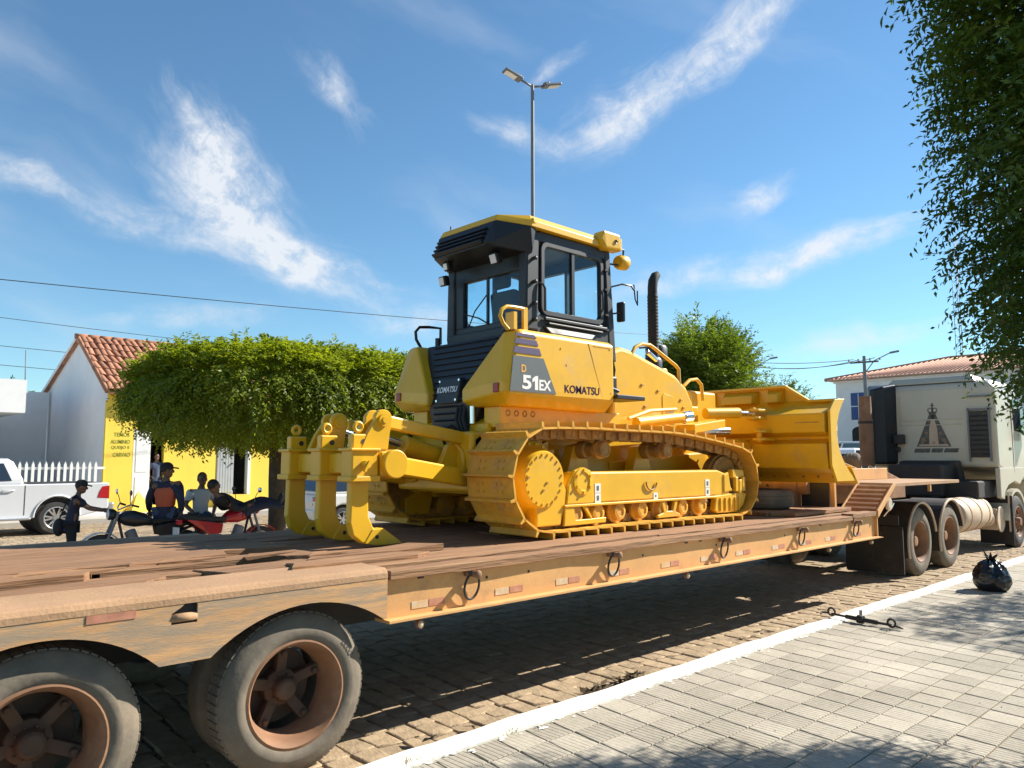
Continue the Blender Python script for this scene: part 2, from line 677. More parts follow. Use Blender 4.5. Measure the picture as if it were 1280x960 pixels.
pbr('mud_flap', (0.035, 0.028, 0.024), 0.85, var=0.3, dirt=(0.18, 0.12, 0.075), dirt_amt=0.4)
pbr('decal_dark', (0.11, 0.10, 0.085), 0.6, var=0.35, scale=14)
pbr('kerb_white', (0.80, 0.77, 0.68), 0.85, var=0.08, scale=3, dirt=(0.50, 0.43, 0.32), dirt_amt=0.42, dscale=6, bump=0.4, bscale=22)
pbr('car_white', (0.80, 0.80, 0.80), 0.28, var=0.03, coat=0.6)
pbr('car_silver', (0.66, 0.67, 0.68), 0.3, var=0.03, coat=0.6)
pbr('car_glass', (0.02, 0.028, 0.04), 0.06, var=0.05, spec=0.9)
pbr('tail_red', (0.45, 0.015, 0.02), 0.2, var=0.1)
pbr('alloy', (0.62, 0.62, 0.63), 0.3, metal=0.8, var=0.05)
pbr('wall_white', (0.76, 0.75, 0.73), 0.9, var=0.05, scale=1.2, dirt=(0.62, 0.59, 0.54), dirt_amt=0.22, dscale=0.8)
pbr('wall_grey', (0.78, 0.77, 0.77), 0.9, var=0.05, scale=1.2, dirt=(0.68, 0.66, 0.65), dirt_amt=0.25, dscale=0.7)
pbr('wall_yellow', (0.86, 0.61, 0.08), 0.9, var=0.06, scale=1.0, dirt=(0.80, 0.60, 0.16), dirt_amt=0.3, dscale=1.0)
pbr('roof_tile', (0.42, 0.19, 0.105), 0.9, var=0.22, scale=3.5, dirt=(0.12, 0.06, 0.045), dirt_amt=0.5, dscale=2.5, rnd=0.32, bump=0.3)
pbr('far_tile', (0.56, 0.33, 0.24), 0.9, var=0.12, scale=1.5, dirt=(0.42, 0.22, 0.14), dirt_amt=0.3)
pbr('door_white', (0.80, 0.79, 0.74), 0.7, var=0.05)
pbr('door_grey', (0.40, 0.41, 0.40), 0.7, var=0.08)
pbr('dark_room', (0.03, 0.027, 0.024), 0.9, var=0.2)
pbr('blue_shutter', (0.035, 0.075, 0.22), 0.6, var=0.15)
pbr('pole_grey', (0.16, 0.17, 0.18), 0.5, var=0.1)
pbr('concrete', (0.42, 0.39, 0.34), 0.9, var=0.12)
pbr('wire', (0.02, 0.02, 0.022), 0.6, var=0.05)
pbr('bark', (0.10, 0.075, 0.05), 0.95, var=0.3, scale=8, bump=0.6, bscale=25)
pbr('plastic_bag', (0.012, 0.012, 0.014), 0.24, var=0.1, spec=0.6)

# ------------------------------------------------------------------ the setting: road, kerb, pavements
def cobble_sheet_mat():
    m = bpy.data.materials.new('cobbled_road')
    MATS['cobbled_road'] = m
    m.use_nodes = True
    nt = m.node_tree
    N = nt.nodes.new
    L = nt.links.new
    b = nt.nodes['Principled BSDF']
    b.inputs['Roughness'].default_value = 0.92
    tc = N('ShaderNodeTexCoord')
    mp = N('ShaderNodeMapping')
    mp.inputs['Scale'].default_value = (6.2, 4.6, 1)
    L(tc.outputs['Object'], mp.inputs['Vector'])
    vo = N('ShaderNodeTexVoronoi')
    vo.feature = 'F1'
    vo.inputs['Scale'].default_value = 1.0
    vo.inputs['Randomness'].default_value = 0.55
    L(mp.outputs[0], vo.inputs['Vector'])
    ve = N('ShaderNodeTexVoronoi')
    ve.feature = 'DISTANCE_TO_EDGE'
    ve.inputs['Scale'].default_value = 1.0
    ve.inputs['Randomness'].default_value = 0.55
    L(mp.outputs[0], ve.inputs['Vector'])
    ns = N('ShaderNodeTexNoise')
    ns.inputs['Scale'].default_value = 0.45
    ns.inputs['Detail'].default_value = 8
    ns.inputs['Roughness'].default_value = 0.65
    L(tc.outputs['Object'], ns.inputs['Vector'])
    cr = N('ShaderNodeValToRGB')
    cr.color_ramp.elements[0].position = 0.25
    cr.color_ramp.elements[0].color = (0.23, 0.17, 0.105, 1)
    cr.color_ramp.elements[1].position = 0.75
    cr.color_ramp.elements[1].color = (0.40, 0.30, 0.19, 1)
    L(ns.outputs[0], cr.inputs[0])
    sv = N('ShaderNodeSeparateColor')
    L(vo.outputs['Color'], sv.inputs[0])
    mr = N('ShaderNodeMapRange')
    mr.inputs['To Min'].default_value = 0.72
    mr.inputs['To Max'].default_value = 1.2
    L(sv.outputs[0], mr.inputs['Value'])
    er = N('ShaderNodeMapRange')
    er.interpolation_type = 'SMOOTHSTEP'
    er.inputs['From Max'].default_value = 0.09
    er.inputs['To Min'].default_value = 0.55
    L(ve.outputs[0], er.inputs['Value'])
    mu = N('ShaderNodeMath')
    mu.operation = 'MULTIPLY'
    L(mr.outputs[0], mu.inputs[0])
    L(er.outputs[0], mu.inputs[1])
    sc = N('ShaderNodeVectorMath')
    sc.operation = 'SCALE'
    L(cr.outputs[0], sc.inputs[0])
    L(mu.outputs[0], sc.inputs['Scale'])
    L(sc.outputs[0], b.inputs['Base Color'])
    bp = N('ShaderNodeBump')
    bp.inputs['Strength'].default_value = 0.8
    bp.inputs['Distance'].default_value = 0.03
    L(er.outputs[0], bp.inputs['Height'])
    L(bp.outputs[0], b.inputs['Normal'])
    return m


cobble_sheet_mat()
pbr('paving_stone', (0.33, 0.24, 0.145), 0.92, var=0.22, scale=9, dirt=(0.40, 0.30, 0.185), dirt_amt=0.55, dscale=3, rnd=0.14, bump=0.7, bscale=45)
pbr('joint_sand', (0.21, 0.15, 0.09), 0.95, var=0.2, scale=5)


def tile_mat(name, depth):
    m = bpy.data.materials.new(name)
    MATS[name] = m
    m.use_nodes = True
    nt = m.node_tree
    N = nt.nodes.new
    L = nt.links.new
    b = nt.nodes['Principled BSDF']
    b.inputs['Roughness'].default_value = 0.9
    tc = N('ShaderNodeTexCoord')
    geo = N('ShaderNodeNewGeometry')
    n1 = N('ShaderNodeTexNoise')
    n1.inputs['Scale'].default_value = 1.3
    n1.inputs['Detail'].default_value = 8
    n1.inputs['Roughness'].default_value = 0.65
    L(geo.outputs['Position'], n1.inputs['Vector'])
    cr = N('ShaderNodeValToRGB')
    cr.color_ramp.elements[0].position = 0.3
    cr.color_ramp.elements[0].color = (0.33, 0.29, 0.222, 1)
    cr.color_ramp.elements[1].position = 0.7
    cr.color_ramp.elements[1].color = (0.46, 0.41, 0.325, 1)
    L(n1.outputs[0], cr.inputs[0])
    n2 = N('ShaderNodeTexNoise')
    n2.inputs['Scale'].default_value = 45
    n2.inputs['Detail'].default_value = 4
    L(geo.outputs['Position'], n2.inputs['Vector'])
    oi = N('ShaderNodeObjectInfo')
    rr = N('ShaderNodeMapRange')
    rr.inputs['To Min'].default_value = 0.84
    rr.inputs['To Max'].default_value = 1.09
    L(oi.outputs['Random'], rr.inputs['Value'])
    gr = N('ShaderNodeMapRange')
    gr.inputs['From Min'].default_value = 0.3
    gr.inputs['From Max'].default_value = 0.7
    gr.inputs['To Min'].default_value = 0.88
    gr.inputs['To Max'].default_value = 1.1
    L(n2.outputs[0], gr.inputs['Value'])
    mu = N('ShaderNodeMath')
    mu.operation = 'MULTIPLY'
    L(rr.outputs[0], mu.inputs[0])
    L(gr.outputs[0], mu.inputs[1])
    sc = N('ShaderNodeVectorMath')
    sc.operation = 'SCALE'
    L(cr.outputs[0], sc.inputs[0])
    L(mu.outputs[0], sc.inputs['Scale'])
    # grooves pressed into each tile, worn away in patches
    sp = N('ShaderNodeSeparateXYZ')
    L(tc.outputs['Object'], sp.inputs[0])
    f = N('ShaderNodeMath')
    f.operation = 'MULTIPLY'
    L(sp.outputs[0], f.inputs[0])
    f.inputs[1].default_value = 2 * PI / (0.232 / 6)
    c = N('ShaderNodeMath')
    c.operation = 'COSINE'
    L(f.outputs[0], c.inputs[0])
    cm = N('ShaderNodeMapRange')
    cm.interpolation_type = 'SMOOTHSTEP'
    cm.inputs['From Min'].default_value = -1.0
    cm.inputs['From Max'].default_value = -0.55
    L(c.outputs[0], cm.inputs['Value'])
    wear = N('ShaderNodeTexNoise')
    wear.inputs['Scale'].default_value = 0.9
    wear.inputs['Detail'].default_value = 2
    L(geo.outputs['Position'], wear.inputs['Vector'])
    wr = N('ShaderNodeMapRange')
    wr.interpolation_type = 'SMOOTHSTEP'
    wr.inputs['From Min'].default_value = 0.40
    wr.inputs['From Max'].default_value = 0.58
    wr.inputs['To Min'].default_value = 1.0
    wr.inputs['To Max'].default_value = 0.25
    wj = N('ShaderNodeMath')
    wj.operation = 'MULTIPLY_ADD'
    L(oi.outputs['Random'], wj.inputs[0])
    wj.inputs[1].default_value = 0.22
    L(wear.outputs[0], wj.inputs[2])
    wk = N('ShaderNodeMath')
    wk.operation = 'SUBTRACT'
    L(wj.outputs[0], wk.inputs[0])
    wk.inputs[1].default_value = 0.11
    L(wk.outputs[0], wr.inputs['Value'])
    dk = N('ShaderNodeMix')
    dk.data_type = 'FLOAT'
    dk.inputs['A'].default_value = 1.0
    dm = N('ShaderNodeMapRange')
    dm.inputs['To Min'].default_value = 0.74
    L(cm.outputs[0], dm.inputs['Value'])
    L(wr.outputs[0], dk.inputs['Factor'])
    L(dm.outputs[0], dk.inputs['B'])
    s2 = N('ShaderNodeVectorMath')
    s2.operation = 'SCALE'
    L(sc.outputs[0], s2.inputs[0])
    L(dk.outputs[0], s2.inputs['Scale'])
    L(s2.outputs[0], b.inputs['Base Color'])
    hm = N('ShaderNodeMath')
    hm.operation = 'MULTIPLY'
    L(cm.outputs[0], hm.inputs[0])
    L(wr.outputs[0], hm.inputs[1])
    h2 = N('ShaderNodeMath')
    h2.operation = 'MULTIPLY_ADD'
    L(n2.outputs[0], h2.inputs[0])
    h2.inputs[1].default_value = 0.35
    L(hm.outputs[0], h2.inputs[2])
    bp = N('ShaderNodeBump')
    bp.inputs['Strength'].default_value = depth
    bp.inputs['Distance'].default_value = 0.006
    L(h2.outputs[0], bp.inputs['Height'])
    L(bp.outputs[0], b.inputs['Normal'])
    return m


tile_mat('pavement_tile', 0.8)

road = tag(MB().add([(-900, -900, 0), (900, -900, 0), (900, 900, 0), (-900, 900, 0)], [(0, 1, 2, 3)]).build('road', 'cobbled_road', fix=False), kind='structure')

# joint bed under the built stones so that gaps read as sand
SZ = 0.10         # pavement height
pave = tag(MB().box(-8, 40, -12, 3.565, -0.05, SZ - 0.012).build('pavement', 'joint_sand'), kind='structure')


def stone_mesh(w, d, h, jit, rng):
    """Block with a slightly domed worn top; origin on the ground at its centre."""
    q = []
    for (sx, sy) in ((-1, -1), (1, -1), (1, 1), (-1, 1)):
        q.append((sx * w / 2 + rng.uniform(-jit, jit), sy * d / 2 + rng.uniform(-jit, jit)))
    vs = [(x, y, -0.03) for x, y in q] + [(x, y, h - 0.008) for x, y in q] + \
         [(x * 0.84, y * 0.84, h + rng.uniform(-0.004, 0.004)) for x, y in q]
    fs = [(i, (i + 1) % 4, 4 + (i + 1) % 4, 4 + i) for i in range(4)]
    fs += [(4 + i, 4 + (i + 1) % 4, 8 + (i + 1) % 4, 8 + i) for i in range(4)]
    fs += [(8, 9, 10, 11)]
    return vs, fs


def lay_stones():
    rng = random.Random(3)
    variants = []
    for k in range(10):
        vs, fs = stone_mesh(0.176, 0.236, 0.012, 0.014, rng)
        me = bpy.data.meshes.new('paving_stone')
        me.from_pydata(vs, [], fs)
        me.polygons.foreach_set('use_smooth', [False] * 4 + [True] * 4 + [False])
        me.materials.append(MATS['paving_stone'])
        variants.append(me)
    spots = []
    i = 0
    x = 1.2
    while x < 19.0:
        off = rng.uniform(0, 0.24)
        y = 3.60 + off
        while y < 7.6:
            spots.append((x + rng.uniform(-0.012, 0.012) + (y - 4) * 0.10, y + rng.uniform(-0.012, 0.012)))
            y += 0.243
        x += 0.183
        i += 1
    spots = [s for s in spots if s[1] > 3.80 or rng.random() < 0.5]

    def weight(s):
        vis = 0 if s[1] < 5.0 else 6
        return math.hypot(s[0], s[1]) + vis + (5 if s[0] < 2.2 else 0)
    spots.sort(key=weight)
    near = spots[:296]
    far = spots[296:]
    for (x, y) in near:
        o = bpy.data.objects.new('paving_stone', rng.choice(variants))
        COL.objects.link(o)
        o.parent = road
        o.location = (x, y, rng.uniform(-0.004, 0.004))
        o.rotation_euler = (rng.uniform(-0.02, 0.02), rng.uniform(-0.02, 0.02), rng.choice((0, PI)) + rng.uniform(-0.07, 0.07))
    mb = MB()
    for (x, y) in far:
        vs, fs = stone_mesh(0.176, 0.236, 0.012, 0.014, rng)
        dz = rng.uniform(-0.006, 0.006)
        mb.add([(a + x, b + y, c + dz) for a, b, c in vs], fs)
    tag(mb.build('paving_stones', 'paving_stone', road, fix=False), 'cobbles laid in rows under the trailer', kind='stuff')


lay_stones()


def lay_tiles():
    rng = random.Random(5)
    p = 0.2335
    sh = 0.13                      # the courses run slightly askew of the kerb
    w = 0.225

    def quad(h):
        pts = [(-w / 2, -w / 2), (w / 2, -w / 2), (w / 2, w / 2), (-w / 2, w / 2)]
        pts = [(x + y * sh, y) for x, y in pts]
        vs = [(x, y, -0.03) for x, y in pts] + [(x, y, h - 0.004) for x, y in pts] + [(x * 0.965, y * 0.965, h) for x, y in pts]
        fs = [(i, (i + 1) % 4, 4 + (i + 1) % 4, 4 + i) for i in range(4)]
        fs += [(4 + i, 4 + (i + 1) % 4, 8 + (i + 1) % 4, 8 + i) for i in range(4)]
        return vs, fs + [(8, 9, 10, 11)]
    vs, fs = quad(0.0)
    me = bpy.data.meshes.new('paving_tile')
    me.from_pydata(vs, [], fs)
    me.materials.append(MATS['pavement_tile'])
    spots = []
    for j in range(0, 26):
        y = 3.565 - p * (j + 0.5)
        for i in range(-4, 110):
            x = 1.0 + p * i + (y - 3.5) * sh
            spots.append((x, y))

    def shown(s):
        x, y = s
        c, sn = math.cos(R(46.688)), math.sin(R(46.688))
        dep = x * c + y * sn
        rt = x * sn - y * c
        u = 640 + 961 * rt / max(dep, 0.1)
        v = 573 + 961 * 1.68 / max(dep, 0.1)
        return dep > 1 and -30 < u < 1310 and v < 1000
    vis = [s for s in spots if shown(s)]
    vis.sort(key=lambda s: s[0] ** 2 + s[1] ** 2)
    near = set(vis[:297])
    for s in spots:
        if s in near:
            o = bpy.data.objects.new('paving_tile', me)
            COL.objects.link(o)
            o.parent = pave
            o.location = (s[0], s[1], SZ + rng.uniform(-0.002, 0.002))
            o.rotation_euler = (rng.uniform(-0.006, 0.006), rng.uniform(-0.006, 0.006), rng.uniform(-0.008, 0.008))
    mb = MB()
    for s in spots:
        if s not in near:
            dz = SZ + rng.uniform(-0.002, 0.002)
            mb.add([(a + s[0], b + s[1], c + dz) for a, b, c in vs], fs)
    tag(mb.build('paving_tiles', 'pavement_tile', pave, fix=False), 'grooved pavement tiles further along', kind='stuff')


lay_tiles()


def lay_kerb():
    rng = random.Random(9)
    mb = MB()
    xs = np.arange(-4.0, 42.0, 0.16)
    rows = []
    y_out = 3.80
    for x in xs:
        j = rng.uniform(-0.010, 0.010)
        jo = math.sin(x * 2.2) * 0.010 + math.sin(x * 5.1 + 1) * 0.007
        rows.append([(x, 3.565, -0.05), (x, 3.565, SZ + 0.012 + j * 0.4), (x, y_out - 0.045 + jo, SZ + 0.012 + j * 0.4),
                     (x, y_out + jo, SZ - 0.02 + j * 0.3), (x, y_out + 0.05 + jo, -0.05)])
    for a, b in zip(rows[:-1], rows[1:]):
        for k in range(4):
            mb.add([a[k], b[k], b[k + 1], a[k + 1]], [(0, 1, 2, 3)], False)
    o = mb.build('kerb', 'kerb_white', fix=False)
    tag(o, kind='structure')
    # slop of whitewash on the tiles beside it
    wm = MB()
    for i in range(150):
        x = rng.uniform(2.2, 14)
        y = 3.565 - abs(rng.gauss(0, 0.028))
        r = rng.uniform(0.006, 0.03)
        pts = [(x + r * rng.uniform(0.6, 1.6) * math.cos(t), y + r * rng.uniform(0.3, 0.8) * math.sin(t), SZ + 0.0035) for t in [k * PI / 3 for k in range(6)]]
        wm.add(pts, [(0, 1, 2, 3, 4, 5)])
    w = wm.build('whitewash_splash', 'kerb_white', o, fix=False)
    tag(w, kind='stuff')


lay_kerb()
far_walk = tag(MB().box(-40, 60, 23.4, 60, -0.05, 0.14).build('far_pavement', 'concrete', bevel=0.02), kind='structure')

# ------------------------------------------------------------------ lowbed trailer
TY0, TY1 = 4.05, 7.15
trailer = thing('lowbed_trailer', 'long dusty orange lowbed trailer with worn plank deck carrying the bulldozer', 'trailer', (5.0, 5.6, 0.0))


def wheel_set(parent_name, label, parent, cx, y_out, side, r, rim_r, w, tyre, rimmat, dual=True, deep=0.15):
    """Dual wheel on one end of an axle; side = -1 faces the kerb, +1 faces away."""
    d = side

    def Y(t):
        return y_out - d * t
    c = (cx, 0, r)
    root = MB()
    # outer tyre as part mesh
    prof = [(rim_r, 0.028), (rim_r + 0.02, 0.008), (rim_r + 0.06, 0.0), (r - 0.085, 0.004), (r - 0.045, 0.018), (r - 0.012, 0.038), (r, 0.055),
            (r, w - 0.05), (r - 0.012, w - 0.035), (r - 0.05, w - 0.012), (rim_r + 0.06, w), (rim_r, w - 0.03)]
    t = MB()
    t.lathe(prof, (cx, Y(0), r), (0, -d, 0), 56, True, True)
    o = t.build('tyre', tyre, parent)
    # tread blocks along the shoulder
    tb = MB()
    for k in range(60):
        a = 2 * PI * k / 60
        for (h0, h1) in ((0.052, 0.088), (0.095, w - 0.095), (w - 0.088, w - 0.052)):
            cc = Vector((cx + math.cos(a) * (r + 0.002), Y((h0 + h1) / 2), r + math.sin(a) * (r + 0.002)))
            tb.obox(cc, (0.008, h1 - h0, 2 * PI * r / 60 * 0.78), (0, -a, 0))
    tr = tb.build('tread', tyre, o)
    if dual:
        t2 = MB()
        t2.lathe([(pr, ph + w + 0.06) for pr, ph in prof], (cx, Y(0), r), (0, -d, 0), 40, True, True)
        t2.build('inner_tyre', tyre, parent)
    # rim: flange, deep barrel, back plate with hand holes
    rb = MB()
    rp = [(rim_r + 0.012, 0.030), (rim_r + 0.014, 0.016), (rim_r - 0.004, 0.010), (rim_r - 0.016, 0.022), (rim_r - 0.028, 0.05), (rim_r - 0.052, deep * 0.7),
          (rim_r - 0.06, deep), (rim_r - 0.06, deep + 0.02), (rim_r + 0.0, deep + 0.03), (rim_r + 0.012, 0.035)]
    rb.lathe(rp, (cx, Y(0), r), (0, -d, 0), 48, True, True)
    rim = rb.build('rim', rimmat, parent)
    return o, rim


def spider_hub(parent, cx, y_out, side, r, rim_r, deep, mat, arms=5, rot=0.3):
    d = side
    hb = MB()

    def Y(t):
        return y_out - d * t
    hb.lathe([(0.0, deep - 0.065), (0.045, deep - 0.065), (0.062, deep - 0.05), (0.068, deep - 0.0), (0.105, deep + 0.02), (0.11, deep + 0.12), (0.0, deep + 0.12)], (cx, Y(0), r), (0, -d, 0), 24)
    for k in range(arms):
        a = rot + 2 * PI * k / arms
        p0 = Vector((cx + 0.05 * math.cos(a), Y(deep + 0.05), r + 0.05 * math.sin(a)))
        p1 = Vector((cx + (rim_r - 0.055) * math.cos(a), Y(deep + 0.005), r + (rim_r - 0.055) * math.sin(a)))
        hb.bar(p0, p1, 0.062, 0.05, up=(0, 1, 0))
        q = p1 + Vector((-0.035 * math.cos(a), d * 0.03, -0.035 * math.sin(a)))
        hb.cyl(q - Vector((0, d * 0.04, 0)), q + Vector((0, d * 0.012, 0)), 0.018, n=6)
    hb.lathe([(0.0, deep + 0.10), (rim_r - 0.075, deep + 0.10), (rim_r - 0.07, deep + 0.2), (0.0, deep + 0.2)], (cx, Y(0), r), (0, -d, 0), 28)
    for k in range(10):
        a = 2 * PI * k / 10
        p = Vector((cx + 0.078 * math.cos(a), Y(deep - 0.005), r + 0.078 * math.sin(a)))
        hb.cyl(p, p + Vector((0, d * 0.012, 0)), 0.009, n=6)
    return hb.build('hub', mat, parent, bevel=0.004, seg=1)


WR = 0.447
TW = []
for k, cx in enumerate((2.21, 0.93)):
    for side, yo in ((-1, 4.11), (1, 7.09)):
        w = bpy.data.objects.new('wheel', None)
        COL.objects.link(w)
        w.parent = trailer
        ORG[w.name] = ORG[trailer.name]
        ty, rim = wheel_set('wheel', '', w, cx, yo, side, WR, 0.292, 0.225, 'tyre_dusty', 'wheel_brown', True, 0.19)
        spider_hub(w, cx, yo, side, WR, 0.292, 0.19, 'hub_dark', 5, 0.35 + 0.5 * k)
    MB().cyl((cx, 4.5, WR), (cx, 6.7, WR), 0.075, n=12).build('axle', 'dark_steel', trailer)
# faint moulded size marking on the near tyre's sidewall
sg = MB()
for k, a in enumerate((28, 32, 36, 40)):
    ca, sa = math.cos(R(a)), math.sin(R(a))
    cc = Vector((2.21 + 0.375 * ca, 4.1105, WR + 0.375 * sa))
    sg.ring(cc, (0, 1, 0), 0.011, 0.0022, 10, 4)
sg.build('sidewall_marking', 'tyre_black', trailer)

# main deck planks
rng = random.Random(21)
DECK_Z = 1.088


def plank(x0, x1, y0, y1, ztop, th=0.055, rag0=0.0, rag1=0.0, name='plank', tilt=0.0, mat='deck_wood', warp=0.004):
    """A worn board with ragged ends and an uneven top."""
    nx = max(2, int((x1 - x0) / 0.35))
    ny = 2
    top = []
    for i in range(nx + 1):
        row = []
        for j in range(ny + 1):
            x = x0 + (x1 - x0) * i / nx
            if i == 0:
                x += rng.uniform(-rag0, rag0)
            if i == nx:
                x += rng.uniform(-rag1, rag1)
            ey = rng.uniform(-0.007, 0.007) if j in (0, ny) else 0
            row.append((x, y0 + (y1 - y0) * j / ny + ey, ztop + rng.uniform(-warp, warp) + tilt * (x - (x0 + x1) / 2)))
        top.append(row)
    vs = [p for row in top for p in row] + [(p[0], p[1], p[2] - th) for row in top for p in row]
    n = (nx + 1) * (ny + 1)
    idx = lambda i, j: i * (ny + 1) + j
    fs = []
    for i in range(nx):
        for j in range(ny):
            q = (idx(i, j), idx(i + 1, j), idx(i + 1, j + 1), idx(i, j + 1))
            fs.append(q)
            fs.append(tuple(a + n for a in q[::-1]))
    for i in range(nx):
        fs.append((idx(i, 0), idx(i, 0) + n, idx(i + 1, 0) + n, idx(i + 1, 0)))
        fs.append((idx(i, ny), idx(i + 1, ny), idx(i + 1, ny) + n, idx(i, ny) + n))
    for j in range(ny):
        fs.append((idx(0, j), idx(0, j + 1), idx(0, j + 1) + n, idx(0, j) + n))
        fs.append((idx(nx, j), idx(nx, j) + n, idx(nx, j + 1) + n, idx(nx, j + 1)))
    b = MB()
    b.add(vs, fs, False)
    return b.build(name, mat, trailer, bevel=0.004, seg=1)


y = TY0
widths = [0.16, 0.41, 0.29, 0.31, 0.30, 0.30, 0.31, 0.29, 0.30, 0.33]
for i, wd in enumerate(widths):
    y2 = min(y + wd, TY1)
    cuts = [2.80 + rng.uniform(0, 0.05), 4.2 + rng.uniform(0.4, 2.2), 10.24]
    if i == 0:
        cuts = [2.78, 9.55, 10.26]
    for a, b_ in zip(cuts[:-1], cuts[1:]):
        zt = DECK_Z + rng.uniform(-0.006, 0.010)
        if i == 0:
            zt = DECK_Z - 0.008 if a < 5 else DECK_Z + 0.014
        plank(a + 0.004, b_ - 0.004, y + (0.031 if i == 1 else 0.004), y2 - 0.004, zt, rag0=0.01, rag1=0.01)
    y = y2
# front boards lie on top of the others, as a raised patch before the gooseneck
for k in range(3):
    plank(8.55 + rng.uniform(-0.1, 0.15), 10.2, 4.34 + k * 0.29, 4.61 + k * 0.29, DECK_Z + 0.052, 0.042, 0.05, 0.02)

# rear deck over the axles: broken and lifted boards
for (x0, x1, y0, y1, zt, r0, r1, tl) in (
        (-1.5, 1.55, 4.50, 4.76, 1.105, 0.02, 0.10, 0.000),
        (-1.5, 1.28, 4.77, 5.05, 1.135, 0.02, 0.06, 0.003),
        (1.22, 2.05, 4.74, 4.90, 1.095, 0.06, 0.10, -0.02),
        (1.95, 2.74, 4.52, 4.80, 1.110, 0.12, 0.02, 0.02),
        (1.50, 2.72, 4.92, 5.15, 1.128, 0.15, 0.05, -0.01),
        (-1.5, 2.25, 5.07, 5.36, 1.140, 0.02, 0.10, 0.004),
        (-1.5, 2.75, 5.38, 5.68, 1.138, 0.02, 0.05, 0.0),
        (-1.5, 2.75, 5.70, 6.00, 1.132, 0.02, 0.05, 0.0),
        (-1.5, 2.75, 6.02, 6.36, 1.138, 0.02, 0.05, 0.0),
        (-1.5, 2.75, 6.38, 6.72, 1.132, 0.02, 0.05, 0.0),
        (2.55, 3.60, 4.62, 4.86, 1.135, 0.10, 0.12, 0.012),
        (2.30, 3.30, 4.36, 4.56, 1.128, 0.05, 0.16, 0.0)):
    plank(x0, x1, y0, y1, zt, 0.05, r0, r1, 'broken_plank' if r1 > 0.08 else 'plank', tl, warp=0.008)
# splinters round the hole
for k in range(7):
    a = rng.uniform(0.9, 2.6)
    b = MB()
    yy = rng.uniform(4.6, 5.1)
    b.hull([(a, yy, 1.14), (a + 0.05, yy + 0.04, 1.155), (a + rng.uniform(0.25, 0.5), yy + rng.uniform(-0.05, 0.05), 1.15), (a, yy + 0.05, 1.125), (a + 0.02, yy, 1.115)])
    b.build('splinter', 'deck_wood', trailer)

# rear edge plate (dusty steel, rolled edge) and skirt with wheel arches
ep = MB()
prof = [(4.05, 1.045), (4.052, 1.075), (4.066, 1.096), (4.09, 1.105), (4.485, 1.108), (4.485, 1.09), (4.10, 1.088), (4.075, 1.07), (4.07, 1.045)]
ep.prism(prof, 'yz', -1.6, 2.765)
ep.build('edge_plate', 'dusty_plate', trailer)
ep = MB()
ep.prism([(11.2 - a, b) for a, b in prof], 'yz', -1.6, 2.765)
ep.build('edge_plate', 'dusty_plate', trailer)


def arch_pts(cx, zb, half, rise, n=18):
    rad = (half * half + rise * rise) / (2 * rise)
    cz = zb + rise - rad
    pts = []
    for i in range(n + 1):
        x = cx - half + 2 * half * i / n
        pts.append((x, cz + math.sqrt(max(0, rad * rad - (x - cx) ** 2))))
    return pts


for yy0, yy1 in ((4.053, 4.067), (7.133, 7.147)):
    bot = [(-1.6, 0.75)] + [p for p in arch_pts(-0.33, 0.752, 0.53, 0.2)] + [p for p in arch_pts(0.90, 0.752, 0.52, 0.205)] + \
          [p for p in arch_pts(2.24, 0.752, 0.565, 0.205) if p[0] < 2.76] + [(2.765, 0.80)]
    poly = bot + [(2.765, 1.06), (1.02, 1.06)]
    if yy0 < 5:      # lashing pocket cut into the skirt
        hole = [(1.58, 1.06), (1.60, 1.035), (1.60, 0.945), (1.47, 0.945), (1.47, 1.0), (1.52, 1.03), (1.55, 1.06)]
        poly = bot + [(2.765, 1.06)] + hole + [(1.02, 1.06)]
    poly += [(-1.6, 1.06)]
    MB().prism(poly, 'xz', yy0, yy1).build('skirt', 'scraped_steel', trailer)
MB().box(1.44, 1.63, 4.075, 4.25, 0.93, 1.08).build('pocket_recess', 'dark_steel', trailer)
MB().cyl((1.47, 4.07, 0.975), (1.60, 4.07, 0.975), 0.022, n=10).build('lashing_pin', 'dusty_plate', trailer)
pl = MB()
pl.box(1.08, 1.30, 4.049, 4.053, 1.005, 1.043)
pl.build('reflector_tape', 'tape_red', trailer)

# side beam: web, bottom flange, end plate, holes
for s in (0, 1):
    fy = (lambda t: t) if s == 0 else (lambda t: 11.2 - t)
    m = MB()
    a, b = sorted((fy(4.098), fy(4.112)))
    m.box(2.77, 10.28, a, b, 0.785, 1.05)
    m.build('side_web', 'orange_steel', trailer)
    m = MB()
    a, b = sorted((fy(4.035), fy(4.20)))
    m.prism([(2.77, 0.765), (10.42, 0.765), (10.28, 0.785), (2.77, 0.785)], 'xz', a, b)
    m.build('bottom_flange', 'orange_steel', trailer, bevel=0.003)
    m = MB()
    a, b = sorted((fy(4.062), fy(4.3)))
    m.box(10.282, 10.30, a, b, 0.786, 1.075)
    m.build('end_plate', 'orange_steel', trailer)
hm = MB()
for x in (4.03, 5.4, 6.55, 7.9, 8.25, 9.7, 3.62):
    hm.cyl((x, 4.0975, 0.975 - 0.02), (x, 4.0955, 0.975 - 0.02), 0.011, n=10)
for x in (6.05, 6.28, 5.0, 8.75, 3.05):
    hm.obox((x, 4.096, 1.015), (0.05, 0.003, 0.016))
hm.build('drain_holes', 'dark_steel', trailer)
# reflective tape, white then red, worn
x = 2.98
k = 0
while x < 10.0:
    MB().box(x, x + 0.13, 4.0945, 4.0975, 0.822, 0.866).build('reflector_tape', 'tape_white', trailer)
    MB().box(x + 0.14, x + 0.27, 4.0945, 4.0975, 0.824, 0.868).build('reflector_tape', 'tape_red', trailer)
    x += 0.62 + (0.1 if k % 3 == 0 else 0)
    k += 1
